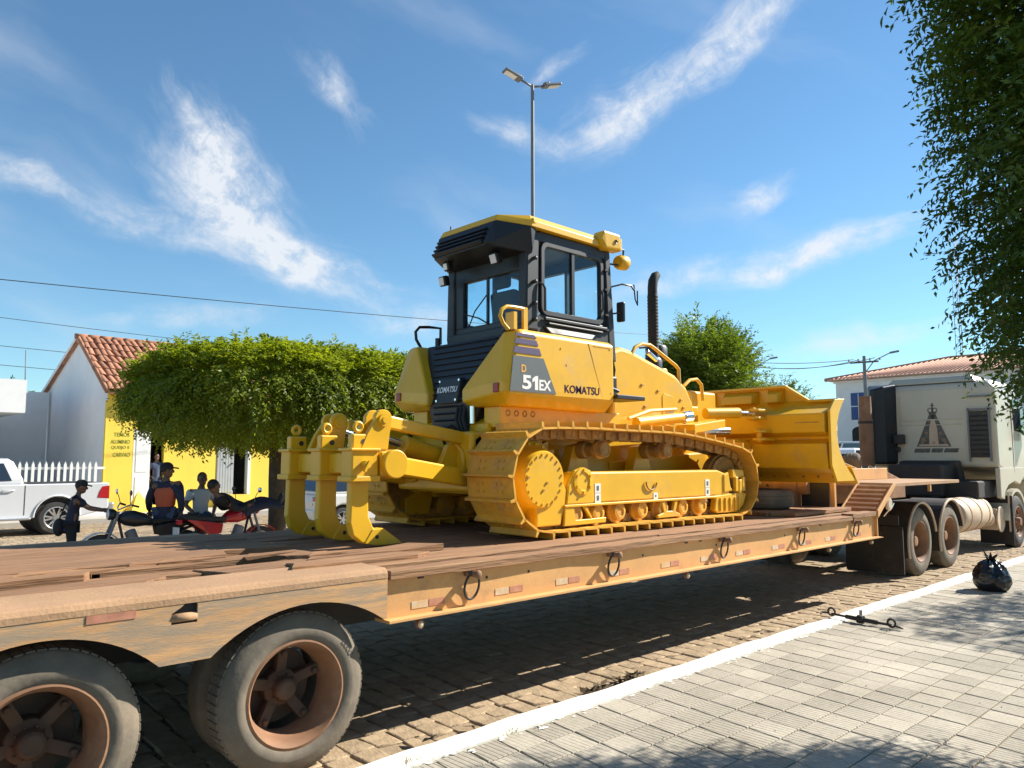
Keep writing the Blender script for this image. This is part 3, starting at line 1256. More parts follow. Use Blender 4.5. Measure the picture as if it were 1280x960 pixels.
# lashing rings on hooks
for k, x in enumerate((3.44, 4.95, 6.62, 8.20, 9.62)):
    h = MB()
    h.box(x - 0.03, x + 0.05, 4.062, 4.098, 0.985, 1.045)
    h.cyl((x + 0.02, 4.075, 1.0), (x + 0.02, 4.005, 1.0), 0.022, n=12)
    h.ell((x + 0.02, 4.0, 1.0), 0.03, 0.018, 0.03, 10, 6)
    hk = h.build('lashing_hook', 'wheel_brown', trailer, bevel=0.004, seg=1)
    r = MB()
    n = 22
    tw = (0.12, -0.08, 0.16, 0.05, -0.15)[k]
    pts = []
    for i in range(n + 1):
        a = 2 * PI * i / n
        px = 0.066 * math.cos(a)
        pz = 0.088 * math.sin(a)
        pts.append((x + 0.015 + px * math.cos(tw) + pz * 0.05, 4.05 + px * math.sin(tw) * 0.25 + 0.022 * (1 - (pz + 0.088) / 0.176), 0.918 + pz))
    r.tube(pts, 0.0085, 7)
    r.build('lashing_ring', 'dark_steel', hk)
# side marker lamps hanging under the flange
for x in (3.03, 6.02, 8.9, 10.1):
    m = MB()
    m.cyl((x, 4.09, 0.725), (x, 4.062, 0.725), 0.027, n=16)
    m.box(x - 0.008, x + 0.008, 4.075, 4.09, 0.74, 0.765)
    m.build('marker_lamp', 'wheel_brown', trailer)
    MB().lathe([(0.0, 0.012), (0.012, 0.010), (0.021, 0.0)], (x, 4.062, 0.725), (0, -1, 0), 14).build('marker_lens', 'tape_white', trailer)
# under-frame: two deep beams, cross members
m = MB()
for yy in (5.1, 6.0):
    m.box(-1.6, 10.5, yy, yy + 0.14, 0.55, 1.02)
for x in np.arange(3.1, 10.3, 0.80):
    m.box(x, x + 0.08, 4.12, 7.08, 0.86, 1.02)
m.build('under_frame', 'dark_steel', trailer)
m = MB()
m.box(-1.6, 2.76, 4.45, 6.75, 0.92, 1.03)
m.build('axle_frame', 'dark_steel', trailer)

# gooseneck at the front
for s in (0, 1):
    fy = (lambda t: t) if s == 0 else (lambda t: 11.2 - t)
    a, b = sorted((fy(4.06), fy(4.52)))
    r = MB()
    x0, z0, x1, z1 = 10.30, 1.075, 10.86, 1.40
    r.prism([(x0, z0), (x1, z1), (x1 + 0.03, z1 - 0.03), (x0 + 0.03, z0 - 0.03)], 'xz', a, b)
    ramp = r.build('ramp', 'rust_brown', trailer)
    for k in range(6):
        t = (k + 0.5) / 6
        rb = MB()
        px, pz = x0 + (x1 - x0) * t, z0 + (z1 - z0) * t
        rb.prism([(px - 0.052, pz - 0.030), (px - 0.030, pz + 0.026), (px + 0.016, pz + 0.052), (px + 0.045, pz + 0.026)], 'xz', a + 0.004, b - 0.004)
        rb.build('ramp_rib', 'rust_brown', ramp, bevel=0.006)
    for e in (4.052, 4.522):
        aa, bb = sorted((fy(e - 0.012), fy(e + 0.012)))
        MB().prism([(x0 - 0.03, z0 - 0.06), (x0 - 0.03, z0 + 0.04), (x1 - 0.02, z1 + 0.055), (x1 + 0.06, z1 + 0.03)], 'xz', aa, bb).build('ramp_cheek', 'orange_steel', trailer, bevel=0.004, seg=1)
m = MB()
m.prism([(10.86, 1.40), (13.52, 1.40), (13.52, 1.448), (10.90, 1.448)], 'xz', 4.055, 5.0)
m.build('front_platform', 'dusty_plate', trailer, bevel=0.004, seg=1)
m = MB()
m.prism([(10.86, 1.40), (13.52, 1.40), (13.52, 1.448), (10.90, 1.448)], 'xz', 6.2, 7.145)
m.build('front_platform', 'dusty_plate', trailer, bevel=0.004, seg=1)
m = MB()
m.prism([(10.12, 1.05), (10.12, 1.42), (10.7, 1.60), (13.0, 1.60), (13.9, 1.40), (13.9, 1.12), (11.1, 1.12), (10.6, 0.72), (10.12, 0.72)], 'xz', 5.0, 6.2)
m.build('gooseneck', 'rust_brown', trailer, bevel=0.012)
m = MB()
m.box(10.5, 13.1, 4.98, 5.04, 1.45, 1.625)
m.box(10.5, 13.1, 6.16, 6.22, 1.45, 1.625)
m.prism([(10.6, 1.60), (13.1, 1.60), (13.1, 1.616), (10.6, 1.616)], 'xz', 5.04, 6.16)
m.build('gooseneck_rail', 'orange_steel', trailer, bevel=0.004, seg=1)
# bulkhead seen under the blade: post, gusset plates, cross beam with bolt holes
m = MB()
m.box(10.14, 10.20, 4.54, 4.60, 1.09, 1.52)
m.build('bulkhead_post', 'orange_steel', trailer, bevel=0.004, seg=1)
m = MB()
m.box(10.10, 10.118, 4.60, 4.98, 1.09, 1.5)
m.build('bulkhead_plate', 'dark_steel', trailer)
m = MB()
m.box(9.98, 10.10, 4.85, 6.4, 1.30, 1.52)
m.prism([(10.10, 1.09), (9.86, 1.09), (9.98, 1.5), (10.10, 1.5)], 'xz', 4.98, 5.16)
m.build('bulkhead_beam', 'rust_brown', trailer, bevel=0.006)
m = MB()
for (yy, zz) in ((4.72, 1.32), (4.72, 1.24), (5.06, 1.22), (5.04, 1.38), (5.4, 1.41), (5.75, 1.41)):
    m.cyl((9.97 if yy > 5 else 10.099, yy, zz), (9.965 if yy > 5 else 10.095, yy, zz), 0.016, n=10)
m.build('bulkhead_holes', 'dark_steel', trailer)
m = MB()
m.cyl((10.72, 4.09, 1.18), (10.72, 4.06, 1.18), 0.085, n=24)
m.cyl((10.72, 4.062, 1.18), (10.72, 4.055, 1.18), 0.06, n=20)
m.build('side_reflector', 'tank_tan', trailer)
m = MB()
m.box(12.25, 12.29, 4.06, 4.10, 1.30, 1.40)
m.build('platform_stay', 'orange_steel', trailer)
for (p0, p1) in (((12.2, 5.1, 1.62), (11.5, 5.35, 1.86)), ((13.2, 5.02, 1.45), (12.5, 5.02, 1.66)), ((11.5, 5.35, 1.86), (12.3, 5.8, 1.62))):
    MB().tube([p0, p1], 0.016, 8).build('stay_rod', 'dusty_plate', trailer)
for yy in (5.05, 6.15):
    MB().tube([(13.6, yy, 1.45), (13.9, yy, 1.3)], 0.03, 8).build('stay_rod', 'dark_steel', trailer)


# ------------------------------------------------------------------ loose tyres riding on the trailer
def spare_tyre(c, axis, r, w, rin, label, mat='tyre_dusty', base=None):
    t = MB()
    prof = [(rin, 0.03), (rin + 0.03, 0.0), (r - 0.06, 0.0), (r - 0.02, 0.02), (r, 0.05), (r, w - 0.05), (r - 0.02, w - 0.02), (r - 0.06, w), (rin + 0.03, w), (rin, w - 0.03)]
    t.lathe(prof, c, axis, 44, True, True)
    for g in (0.3, 0.5, 0.7):
        t.ring(Vector(c) + Vector(axis) * w * g, axis, r, 0.006, 44, 4)
    o = t.build('spare_tyre', mat, at=base)
    return tag(o, label, 'tyre')


spare_tyre((9.25, 5.15, DECK_Z + 0.06), (0, 0, 1), 0.44, 0.235, 0.27, 'worn spare tyre lying flat on the deck below the blade', base=(9.25, 5.15, DECK_Z))
spare_tyre((11.85, 5.86, 1.62 + 0.2), (0.92, -0.35, 0.0), 0.33, 0.30, 0.17, 'dusty tyre propped upright on the gooseneck beside the rods', 'tyre_dusty', base=(11.9, 5.8, 1.62))
spare_tyre((12.55, 5.45, 1.62 + 0.09), (0.3, -0.95, 0.0), 0.16, 0.26, 0.08, 'small grey roller tyre on the gooseneck by the truck cab', 'tyre_dusty', base=(12.6, 5.4, 1.62))

# ------------------------------------------------------------------ bulldozer
YC = 5.75
dozer = thing('bulldozer', 'yellow crawler bulldozer with black cab, front blade and three-shank rear ripper', 'bulldozer', (6.2, YC, DECK_Z))
YP = 'yellow_paint'


def both(fn):
    for s in (-1, 1):
        fn(s, lambda d: YC + s * d)


# --- tracks
SHOE_W = 0.58
T_IN, T_OUT = 0.62, 1.20           # inner and outer shoe edge, from the centre line
SPC = (4.74, 1.60)
SPR = 0.435
IDC = (7.83, 1.535)
IDR = 0.372


def track_path():
    pts = []
    # bottom run, front to rear
    zb = 1.158
    for i in range(40):
        t = i / 40
        pts.append((IDC[0] + (SPC[0] - IDC[0]) * t, zb + 0.006 * math.sin(t * PI)))
    for i in range(30):              # round the sprocket, bottom to top over the rear
        a = -90 - 180 * i / 30
        pts.append((SPC[0] + SPR * math.cos(R(a)), SPC[1] + (SPC[1] - zb) * math.sin(R(a))))
    for i in range(40):              # top run: over the carrier rollers and down to the idler
        t = i / 40
        x = SPC[0] + (7.93 - SPC[0]) * t
        if x < 6.55:
            z = 2.04 + 0.012 * math.sin((x - SPC[0]) / 1.81 * PI) * (1 if x < 5.6 else 0.4)
        else:
            q = (x - 6.55) / (7.93 - 6.55)
            z = 2.04 - 0.15 * (q ** 1.35)
        pts.append((x, z))
    for i in range(30):
        a = 74 - 164 * i / 30
        pts.append((IDC[0] + IDR * math.cos(R(a)), IDC[1] + (IDR + 0.004) * math.sin(R(a))))
    return [Vector((p[0], 0, p[1])) for p in pts]


def resample(pts, n):
    P = pts + [pts[0]]
    d = [0]
    for a, b in zip(P[:-1], P[1:]):
        d.append(d[-1] + (b - a).length)
    tot = d[-1]
    out = []
    j = 0
    for k in range(n):
        t = tot * k / n
        while d[j + 1] < t:
            j += 1
        q = (t - d[j]) / max(1e-9, d[j + 1] - d[j])
        out.append(P[j].lerp(P[j + 1], q))
    return out, tot


path = track_path()
NSH = 46
knots, total = resample(path, NSH)
PITCH = total / NSH
# shoe: plate with rolled edges, single grouser, four bolts; local x = travel, y = width, z = outward
sm = MB()
hp = PITCH / 2
sec = [(-hp - 0.004, -0.004), (-hp - 0.004, 0.060), (-hp + 0.016, 0.060), (-hp + 0.026, 0.012), (hp * 0.5, 0.010), (hp - 0.012, 0.006),
       (hp + 0.012, 0.012), (hp + 0.014, 0.002), (hp - 0.02, -0.008), (-hp + 0.03, -0.008)]
sm.prism(sec, 'xz', -SHOE_W / 2, SHOE_W / 2)
for bx_ in (-0.02, 0.045):
    for by_ in (-0.085, 0.085, -0.15, 0.15):
        sm.cyl((bx_, by_, 0.008), (bx_, by_, 0.020), 0.013, n=6)
shoe_me = sm.mesh('track_shoe')
shoe_me.materials.append(MATS['yellow_track'])
rngd = random.Random(4)


def make_track(s, Y):
    yc = Y((T_IN + T_OUT) / 2)
    ch = MB()
    frames = []
    for k in range(NSH):
        a = knots[k]
        b = knots[(k + 1) % NSH]
        t = (b - a).normalized()
        nrm = Vector((t.z, 0, -t.x))
        mid = (a + b) / 2
        cen = Vector((6.3, 0, 1.6))
        if nrm.dot(mid - cen) < 0:
            nrm = -nrm
        frames.append((mid, t, nrm))
        for dy in (-0.085, 0.085):
            c0 = a + nrm * -0.052
            c1 = b + nrm * -0.052
            o = Vector((0, yc + dy, 0))
            ch.bar(c0 + o - t * 0.012, c0 + o + t * (PITCH * 0.55), 0.034, 0.088, up=nrm)
            ch.bar(c0 + o + t * (PITCH * 0.45) + Vector((0, 0.02 if dy > 0 else -0.02, 0)), c1 + o + t * 0.012 + Vector((0, 0.02 if dy > 0 else -0.02, 0)), 0.034, 0.08, up=nrm)
        pc = a + nrm * -0.052
        ch.cyl(pc + Vector((0, yc - 0.13, 0)), pc + Vector((0, yc + 0.13, 0)), 0.026, n=8)
    chain = ch.build('track_chain', 'track_steel', dozer)
    org = Vector(ORG[dozer.name])
    for mid, t, nrm in frames:
        o = bpy.data.objects.new('track_shoe', shoe_me)
        COL.objects.link(o)
        o.parent = chain
        yv = nrm.cross(t)
        M4 = Matrix((t, yv, nrm)).transposed().to_4x4()
        M4.translation = mid + Vector((0, yc, 0)) - org
        o.matrix_basis = M4
    # sprocket with teeth, final drive
    sp = MB()
    nt = 23
    prof = []
    for k in range(nt * 2):
        a = 2 * PI * k / (nt * 2)
        rr = SPR - 0.028 if k % 2 else SPR - 0.088
        prof.append((SPC[0] + rr * math.cos(a), SPC[1] + rr * math.sin(a)))
    sp.prism(prof, 'xz', yc - 0.035, yc + 0.035)
    spk = sp.build('sprocket', 'track_steel', dozer)
    fd = MB()
    out = Vector((0, s, 0))
    c = Vector((SPC[0], yc, SPC[1]))
    fd.lathe([(0.335, 0.0), (0.335, 0.05), (0.315, 0.062), (0.30, 0.07), (0.275, 0.10), (0.262, 0.175), (0.245, 0.205), (0.235, 0.222), (0.0, 0.224)], c, out, 40)
    fdo = fd.build('final_drive', YP, dozer)
    fb = MB()
    for k in range(20):
        a = 2 * PI * (k + 0.5) / 20
        p = c + Vector((0.212 * math.cos(a), s * 0.220, 0.212 * math.sin(a)))
        fb.cyl(p, p + out * 0.014, 0.011, n=6)
    for k in range(22):
        a = 2 * PI * k / 22
        p = c + Vector((0.308 * math.cos(a), s * 0.064, 0.308 * math.sin(a)))
        fb.cyl(p, p + out * 0.014, 0.012, n=6)
    fb.build('bolts', YP, fdo)
    fh = MB()
    p = c + Vector((-0.04, s * 0.226, -0.03))
    for (dx, dz) in ((0.02, -0.06), (-0.16, 0.05), (0.06, 0.0)):
        q = p + Vector((dx, 0, dz))
        fh.cyl(q, q + out * 0.008, 0.012, n=8)
    fh.build('drain_plug', 'track_steel', fdo)
    # sprocket guard below the final drive
    g = MB()
    a, b = sorted((Y(T_IN + 0.16), Y(T_OUT - 0.09)))
    g.prism([(4.66, 1.20), (4.66, 1.37), (4.76, 1.42), (4.99, 1.58), (5.03, 1.5), (5.01, 1.36), (4.96, 1.20)], 'xz', a, b)
    g.build('sprocket_guard', YP, dozer, bevel=0.012)
    # front idler
    idl = MB()
    cI = Vector((IDC[0], yc, IDC[1]))
    r = IDR - 0.105
    idl.lathe([(0.06, -0.09), (r - 0.05, -0.085), (r - 0.03, -0.075), (r, -0.07), (r, -0.035), (r + 0.022, -0.03), (r + 0.022, 0.03), (r, 0.035), (r, 0.07), (r - 0.03, 0.075), (r - 0.05, 0.06),
               (0.12, 0.05), (0.10, 0.10), (0.0, 0.10)], cI, out, 36)
    idl.build('idler', 'track_steel', dozer)
    # carrier rollers on brackets
    for x in (5.62, 6.62):
        m = MB()
        cc = Vector((x, yc, 1.862))
        m.lathe([(0.03, -0.16), (0.085, -0.155), (0.085, -0.06), (0.062, -0.05), (0.062, 0.05), (0.088, 0.06), (0.088, 0.10), (0.075, 0.105), (0.075, 0.16), (0.06, 0.165), (0.055, 0.155), (0.0, 0.155)], cc, out, 24)
        cr = m.build('carrier_roller', 'track_steel', dozer)
        m = MB()
        a, b = sorted((Y(T_IN + 0.02), Y(T_IN + 0.14)))
        m.prism([(x - 0.20, 1.62), (x - 0.10, 1.90), (x + 0.05, 1.93), (x + 0.14, 1.62)], 'xz', a, b)
        m.build('roller_bracket', YP, cr, bevel=0.006, seg=1)
    # track frame: box beam with rolled top, lower lip
    m = MB()
    a, b = sorted((Y(T_IN + 0.10), Y(T_OUT - 0.10)))
    m.prism([(5.00, 1.372), (5.00, 1.50), (5.12, 1.66), (7.50, 1.655), (7.72, 1.60), (7.74, 1.372)], 'xz', a, b)
    fr = m.build('track_frame', YP, dozer, bevel=0.02)
    yo = Y(T_OUT - 0.10)
    m = MB()
    a, b = sorted((yo, yo + s * 0.035))
    m.box(4.99, 7.42, a, b, 1.352, 1.374)
    m.build('frame_lip', YP, fr, bevel=0.004, seg=1)
    m = MB()                                    # equaliser pivot boss with bolts
    pc = Vector((5.24, yo, 1.575))
    m.prism([(5.03, 1.378), (5.06, 1.56), (5.14, 1.672), (5.24, 1.70), (5.35, 1.672), (5.385, 1.60), (5.385, 1.378)], 'xz', *sorted((yo - s * 0.02, yo + s * 0.018)))
    pv = m.build('pivot_boss', YP, fr, bevel=0.008)
    m = MB()
    m.lathe([(0.125, 0.018), (0.122, 0.03), (0.085, 0.034), (0.08, 0.024), (0.0, 0.024)], pc, out, 28)
    for k in range(6):
        an = 2 * PI * k / 6 + 0.5
        q = pc + Vector((0.10 * math.cos(an), s * 0.03, 0.10 * math.sin(an)))
        m.cyl(q, q + out * 0.016, 0.014, n=6)
    m.build('pivot_cap', YP, fr)
    m = MB()                                    # lifting eye ring on the beam
    pts = [(6.27 + 0.085 * math.cos(R(t)), yo + s * 0.014, 1.545 + 0.075 * math.sin(R(t))) for t in range(175, 366, 14)]
    m.tube(pts, 0.009, 6)
    m.build('pull_handle', 'track_steel', fr)
    for (x0, x1, z0, z1) in ((5.425, 5.505, 1.375, 1.46), (5.425, 5.505, 1.466, 1.55), (7.245, 7.325, 1.38, 1.462), (7.245, 7.325, 1.468, 1.555), (6.315, 6.385, 1.377, 1.44)):
        a, b = sorted((yo + s * 0.001, yo + s * 0.004))
        st = MB().box(x0, x1, a, b, z0, z1).build('warning_sticker', 'decal_white', fr)
        gl = MB()
        a, b = sorted((yo + s * 0.0045, yo + s * 0.006))
        gl.box(x0 + 0.025, x1 - 0.025, a, b, z0 + 0.02, z1 - 0.02)
        gl.build('sticker_mark', 'decal_grey', fr)
    # front fork holding the idler, with adjuster block
    m = MB()
    a, b = sorted((Y(T_OUT - 0.155), Y(T_OUT - 0.085)))
    m.prism([(7.44, 1.374), (7.40, 1.22), (7.46, 1.185), (7.86, 1.18), (8.00, 1.25), (8.075, 1.38), (7.95, 1.40)], 'xz', a, b)
    m.prism([(7.60, 1.40), (7.60, 1.60), (7.70, 1.63), (7.74, 1.46), (7.80, 1.42)], 'xz', a - 0.0, b + 0.0)
    m.prism([(7.78, 1.56), (7.78, 1.66), (8.02, 1.65), (8.04, 1.57)], 'xz', a, b)
    ff = m.build('idler_fork', YP, dozer, bevel=0.012)
    m = MB()
    ya = Y(T_OUT - 0.085)
    for (x, z) in ((7.84, 1.50), (7.92, 1.47), (7.99, 1.50)):
        a, b = sorted((ya - s * 0.02, ya + s * 0.02))
        m.prism([(x - 0.03, z - 0.09), (x + 0.025, z - 0.09), (x + 0.03, z + 0.07), (x - 0.025, z + 0.07)], 'xz', a, b)
    for x in (7.5, 7.6, 7.7, 7.8, 7.88):
        a, b = sorted((ya, ya + s * 0.016))
        m.box(x, x + 0.014, a, b, 1.20, 1.35)
    build_each(m, 'fork_rib', YP, ff, bevel=0.004)
    # bottom rollers with caps
    for k, x in enumerate((5.17, 5.47, 5.78, 6.13, 6.47, 6.82, 7.17)):
        m = MB()
        cc = Vector((x, yc, 1.282))
        m.lathe([(0.05, -0.17), (0.115, -0.16), (0.115, -0.12), (0.095, -0.11), (0.095, 0.11), (0.115, 0.12), (0.115, 0.145), (0.085, 0.15), (0.078, 0.20), (0.05, 0.205), (0.045, 0.195), (0.0, 0.195)], cc, out, 22)
        m.build('track_roller', 'yellow_track', dozer)
    m = MB()                                    # roller guards
    ya, yb = sorted((Y(T_OUT - 0.105), Y(T_OUT - 0.075)))
    m.prism([(5.0, 1.352), (4.99, 1.19), (5.55, 1.195), (5.56, 1.24), (5.14, 1.235), (5.12, 1.352)], 'xz', ya, yb)
    m.prism([(6.42, 1.352), (6.46, 1.24), (6.36, 1.215), (6.36, 1.19), (6.74, 1.19), (6.74, 1.215), (6.66, 1.24), (6.70, 1.352), (6.65, 1.352), (6.61, 1.25), (6.51, 1.25), (6.47, 1.352)], 'xz', ya, yb)
    m.prism([(5.24, 1.352), (5.34, 1.24), (5.37, 1.24), (5.29, 1.352)], 'xz', ya, yb)
    build_each(m, 'roller_guard', YP, dozer, bevel=0.005)


both(make_track)

# --- main frame and engine hood
m = MB()
m.box(4.62, 8.35, YC - 0.52, YC + 0.52, 1.45, 2.10)
m.hull([(4.64, YC - 0.55, 1.60), (4.64, YC + 0.55, 1.60), (4.64, YC - 0.46, 2.10), (4.64, YC + 0.46, 2.10), (4.9, YC - 0.46, 2.24), (4.9, YC + 0.46, 2.24), (6.4, YC - 0.49, 2.24), (6.4, YC + 0.49, 2.24), (6.4, YC - 0.55, 1.6), (6.4, YC + 0.55, 1.6)])
m.build('main_frame', YP, dozer, bevel=0.015)
# fender shelf below the tanks, with the holes seen along its lip
for s in (-1, 1):
    m = MB()
    a, b = sorted((YC + s * 0.43, YC + s * 0.66))
    m.box(4.66, 6.35, a, b, 2.06, 2.25)
    sh = m.build('fender_shelf', YP, dozer, bevel=0.008)
    m = MB()
    for k in range(4):
        x = 4.75 + k * 0.105
        m.ring((x, YC + s * 0.66, 2.19), (0, 1, 0), 0.024, 0.007, 14, 6)
    m.build('lashing_eye', 'track_steel', sh)

hood_prof = [(6.42, 2.05), (6.42, 2.95), (6.60, 3.00), (6.75, 2.985), (7.30, 2.845), (7.62, 2.76), (7.84, 2.63), (7.98, 2.42), (8.02, 2.05)]
HW = 0.50
m = MB()
m.prism(hood_prof, 'xz', YC - HW, YC + HW)
hood = m.build('engine_hood', YP, dozer, bevel=0.05, seg=3)
for s in (-1, 1):
    ys = YC + s * HW
    m = MB()
    a, b = sorted((ys, ys + s * 0.006))
    m.prism([(7.33, 2.16), (7.33, 2.50), (7.36, 2.53), (7.55, 2.50), (7.59, 2.46), (7.60, 2.14)], 'xz', a, b)
    m.build('hood_hatch', YP, hood, bevel=0.004, seg=1)
    m = MB()
    a, b = sorted((ys + s * 0.006, ys + s * 0.009))
    m.prism([(7.39, 2.18), (7.39, 2.36), (7.55, 2.35), (7.55, 2.17)], 'xz', a, b)
    m.build('vent_screen', 'track_steel', hood)
    m = MB()
    for (x, z) in ((7.25, 2.55), (6.95, 2.60), (7.0, 2.36), (7.7, 2.47), (7.75, 2.38), (7.78, 2.20)):
        a, b = sorted((ys, ys + s * 0.014))
        m.box(x - 0.02, x + 0.02, a, b, z - 0.012, z + 0.012)
    m.build('hood_latch', 'track_steel', hood, bevel=0.003, seg=1)
# grille nose at the front of the hood
m = MB()
m.box(7.99, 8.20, YC - 0.42, YC + 0.42, 1.75, 2.42)
m.build('radiator_guard', YP, dozer, bevel=0.02)

# exhaust: ribbed heat shield and slanted tip; pre-cleaner
ex = (7.62, 5.57)
m = MB()
prof = [(0.0, 0.0), (0.068, 0.0), (0.068, 0.10)]
z = 0.10
while z < 0.80:
    prof += [(0.062, z), (0.0665, z + 0.012), (0.0665, z + 0.024), (0.062, z + 0.036)]
    z += 0.04
prof += [(0.061, 0.84)]
m.lathe(prof, (ex[0], ex[1], 2.95), (0, 0, 1), 20)
m.tube([(ex[0], ex[1], 3.78), (ex[0], ex[1], 3.86), (ex[0] + 0.015, ex[1], 3.95), (ex[0] + 0.06, ex[1], 4.02), (ex[0] + 0.105, ex[1], 4.045)], [0.060, 0.060, 0.060, 0.056, 0.045], 16)
m.build('exhaust_pipe', 'black_rubber', dozer)
m = MB()
m.lathe([(0.0, 0.0), (0.11, 0.0), (0.115, 0.14), (0.095, 0.17), (0.0, 0.18)], (ex[0] - 0.02, ex[1], 2.82), (0, 0, 1), 20)
m.build('exhaust_base', 'black_paint', dozer)
m = MB()
m.lathe([(0.06, -0.3), (0.06, 0.0), (0.135, 0.0), (0.14, 0.03), (0.14, 0.16), (0.12, 0.19), (0.0, 0.2)], (8.02, 5.82, 3.02), (0, 0, 1), 24)
m.build('pre_cleaner', 'dark_grey_paint', dozer)
m = MB()
m.lathe([(0.10, 0.0), (0.10, 0.14), (0.085, 0.16), (0.0, 0.16)], (7.80, 5.62, 2.72), (0, 0, 1), 18)
m.build('oil_filter', YP, dozer)
m = MB()
m.obox((7.30, 5.36, 2.97), (0.24, 0.05, 0.05), (0, 0.35, 0.1))
m.build('hose_clamp', 'chrome', dozer, bevel=0.015)
# hood grab rails
m = MB()
yr = 5.27
m.tube([(6.78, yr, 2.90), (6.86, yr, 3.02), (6.98, yr, 3.07), (7.14, yr, 3.075), (7.24, yr, 3.04), (7.64, yr, 2.88), (7.70, yr, 2.84), (7.71, yr, 2.66)], 0.021, 10)
m.build('hood_rail', YP, dozer)
m = MB()
m.tube([(7.92, 5.35, 2.66), (8.05, 5.35, 2.74), (8.20, 5.35, 2.76), (8.30, 5.35, 2.70), (8.33, 5.35, 2.50)], 0.022, 10)
m.build('hood_rail', YP, dozer)


# --- side tanks
def tank_pts(s, o=0.0):
    Y = lambda d: YC + s * d
    return [
        (4.53, Y(0.26), 2.30), (4.53, Y(0.82), 2.36), (4.53, Y(0.26), 2.41), (4.53, Y(0.82), 2.45),
        (4.60, Y(0.30), 2.25), (4.62, Y(0.78), 2.25),
        (4.69, Y(0.66), 2.93), (4.72, Y(0.852), 2.91), (4.57, Y(0.855), 2.43), (4.57, Y(0.855), 2.36),
        (6.03, Y(0.852), 2.91), (6.03, Y(0.855), 2.36), (5.96, Y(0.80), 2.235), (6.03, Y(0.30), 2.235),
        (6.03, Y(0.66), 2.945), (6.03, Y(0.26), 2.41), (6.03, Y(0.30), 2.25),
        (4.75, Y(0.80), 2.945), (6.03, Y(0.80), 2.945)]


for s in (-1, 1):
    m = MB()
    m.hull(tank_pts(s))
    nm = 'fuel_tank' if s > 0 else 'hydraulic_tank'
    tk = m.build(nm, YP, dozer, bevel=0.022, seg=3)
    m = MB()                        # rear clearance lamp
    yy = YC + s * 0.74
    m.box(4.518, 4.535, yy - 0.036, yy + 0.036, 2.36, 2.445)
    m.build('rear_reflector', 'reflector_red', tk, bevel=0.005, seg=1)
    m = MB()                        # front hatch panel line on the tank's side
    ys = YC + s * 0.853
    a, b = sorted((ys - s * 0.01, ys + s * 0.003))
    m.prism([(5.64, 2.90), (5.65, 2.90), (5.85, 2.385), (5.84, 2.385)], 'xz', a, b)
    m.prism([(5.72, 2.885), (6.0, 2.885), (6.0, 2.877), (5.72, 2.877)], 'xz', a, b)
    m.build('panel_seam', 'decal_orange', tk)
    m = MB()
    for (x, z) in ((5.25, 2.81), (5.33, 2.66), (5.97, 2.87), (5.98, 2.43)):
        m.cyl((x, ys - s * 0.008, z), (x, ys + s * 0.005, z), 0.010, n=10)
    m.build('panel_bolt', YP, tk)
near_tank = [o for o in dozer.children if o.name.startswith('hydraulic_tank')][0]
# model panel and lettering on the kerb side
YD = YC - 0.8585
m = MB()
m.prism([(4.585, 2.372), (4.63, 2.69), (5.01, 2.69), (5.175, 2.372)], 'xz', YD - 0.001, YD + 0.006)
m.build('model_panel', 'decal_grey', near_tank)
for (z0, z1, x0, x1) in ((2.715, 2.775, 4.632, 4.985), (2.80, 2.848, 4.645, 4.945), (2.868, 2.895, 4.652, 4.92)):
    m = MB()
    m.prism([(x0, z0), (x0 + 0.012, z1), (x1 - 0.03, z1), (x1, z0)], 'xz', YD - 0.001, YD + 0.007)
    m.build('stripe', 'decal_violet', near_tank)
put_text('5', 0.115, 0.128, (4.735, YD - 0.0022, 2.395), '-y', 'decal_white', near_tank, bold=0.03)
m = MB()
m.prism([(4.893, 2.395), (4.935, 2.395), (4.935, 2.523), (4.905, 2.523), (4.862, 2.495), (4.862, 2.462), (4.893, 2.478)], 'xz', YD - 0.0028, YD - 0.0016)
m.build('lettering', 'decal_white', near_tank)
put_text('EX', 0.155, 0.098, (4.950, YD - 0.0022, 2.395), '-y', 'decal_white', near_tank, bold=0.03)
put_text('D', 0.06, 0.07, (4.725, YD - 0.0022, 2.545), '-y', 'decal_orange', near_tank, bold=0.03)
put_text('KOMATSU', 0.50, 0.076, (5.295, YD + 0.0018, 2.395), '-y', 'decal_navy', near_tank, bold=0.012)

# --- rear grille between the tanks, with plate
m = MB()
m.hull([(4.62, YC - 0.27, 2.05), (4.62, YC + 0.27, 2.05), (4.58, YC - 0.30, 2.30), (4.58, YC + 0.30, 2.30), (4.80, YC - 0.62, 2.93), (4.80, YC + 0.62, 2.93), (5.2, YC - 0.62, 2.95), (5.2, YC + 0.62, 2.95), (5.2, YC - 0.3, 2.0), (5.2, YC + 0.3, 2.0),
        (4.62, YC - 0.25, 1.95), (4.62, YC + 0.25, 1.95), (5.2, YC + 0.25, 1.95), (5.2, YC - 0.25, 1.95)])
gr = m.build('rear_grille', 'black_paint', dozer, bevel=0.01)
for k in range(14):
    t = k / 13
    z = 2.08 + t * 0.82
    x = (4.605 - 0.02 * min(1, (z - 2.05) / 0.25)) if z < 2.30 else 4.58 + (z - 2.30) / 0.63 * 0.22
    hw = 0.235 + (max(0, z - 2.30) / 0.63) * 0.27
    MB().obox((x - 0.004, YC, z), (0.026, 2 * hw - 0.03, 0.014), (0, 0.5, 0)).build('grille_slat', 'black_paint', gr)
m = MB()
m.hull([(4.545, YC - 0.165, 2.30), (4.545, YC + 0.155, 2.30), (4.60, YC - 0.165, 2.545), (4.60, YC + 0.155, 2.545), (4.63, YC - 0.165, 2.30), (4.63, YC + 0.155, 2.30), (4.68, YC - 0.165, 2.545), (4.68, YC + 0.155, 2.545)])
pl = m.build('name_plate', 'dark_grey_paint', dozer, bevel=0.012)
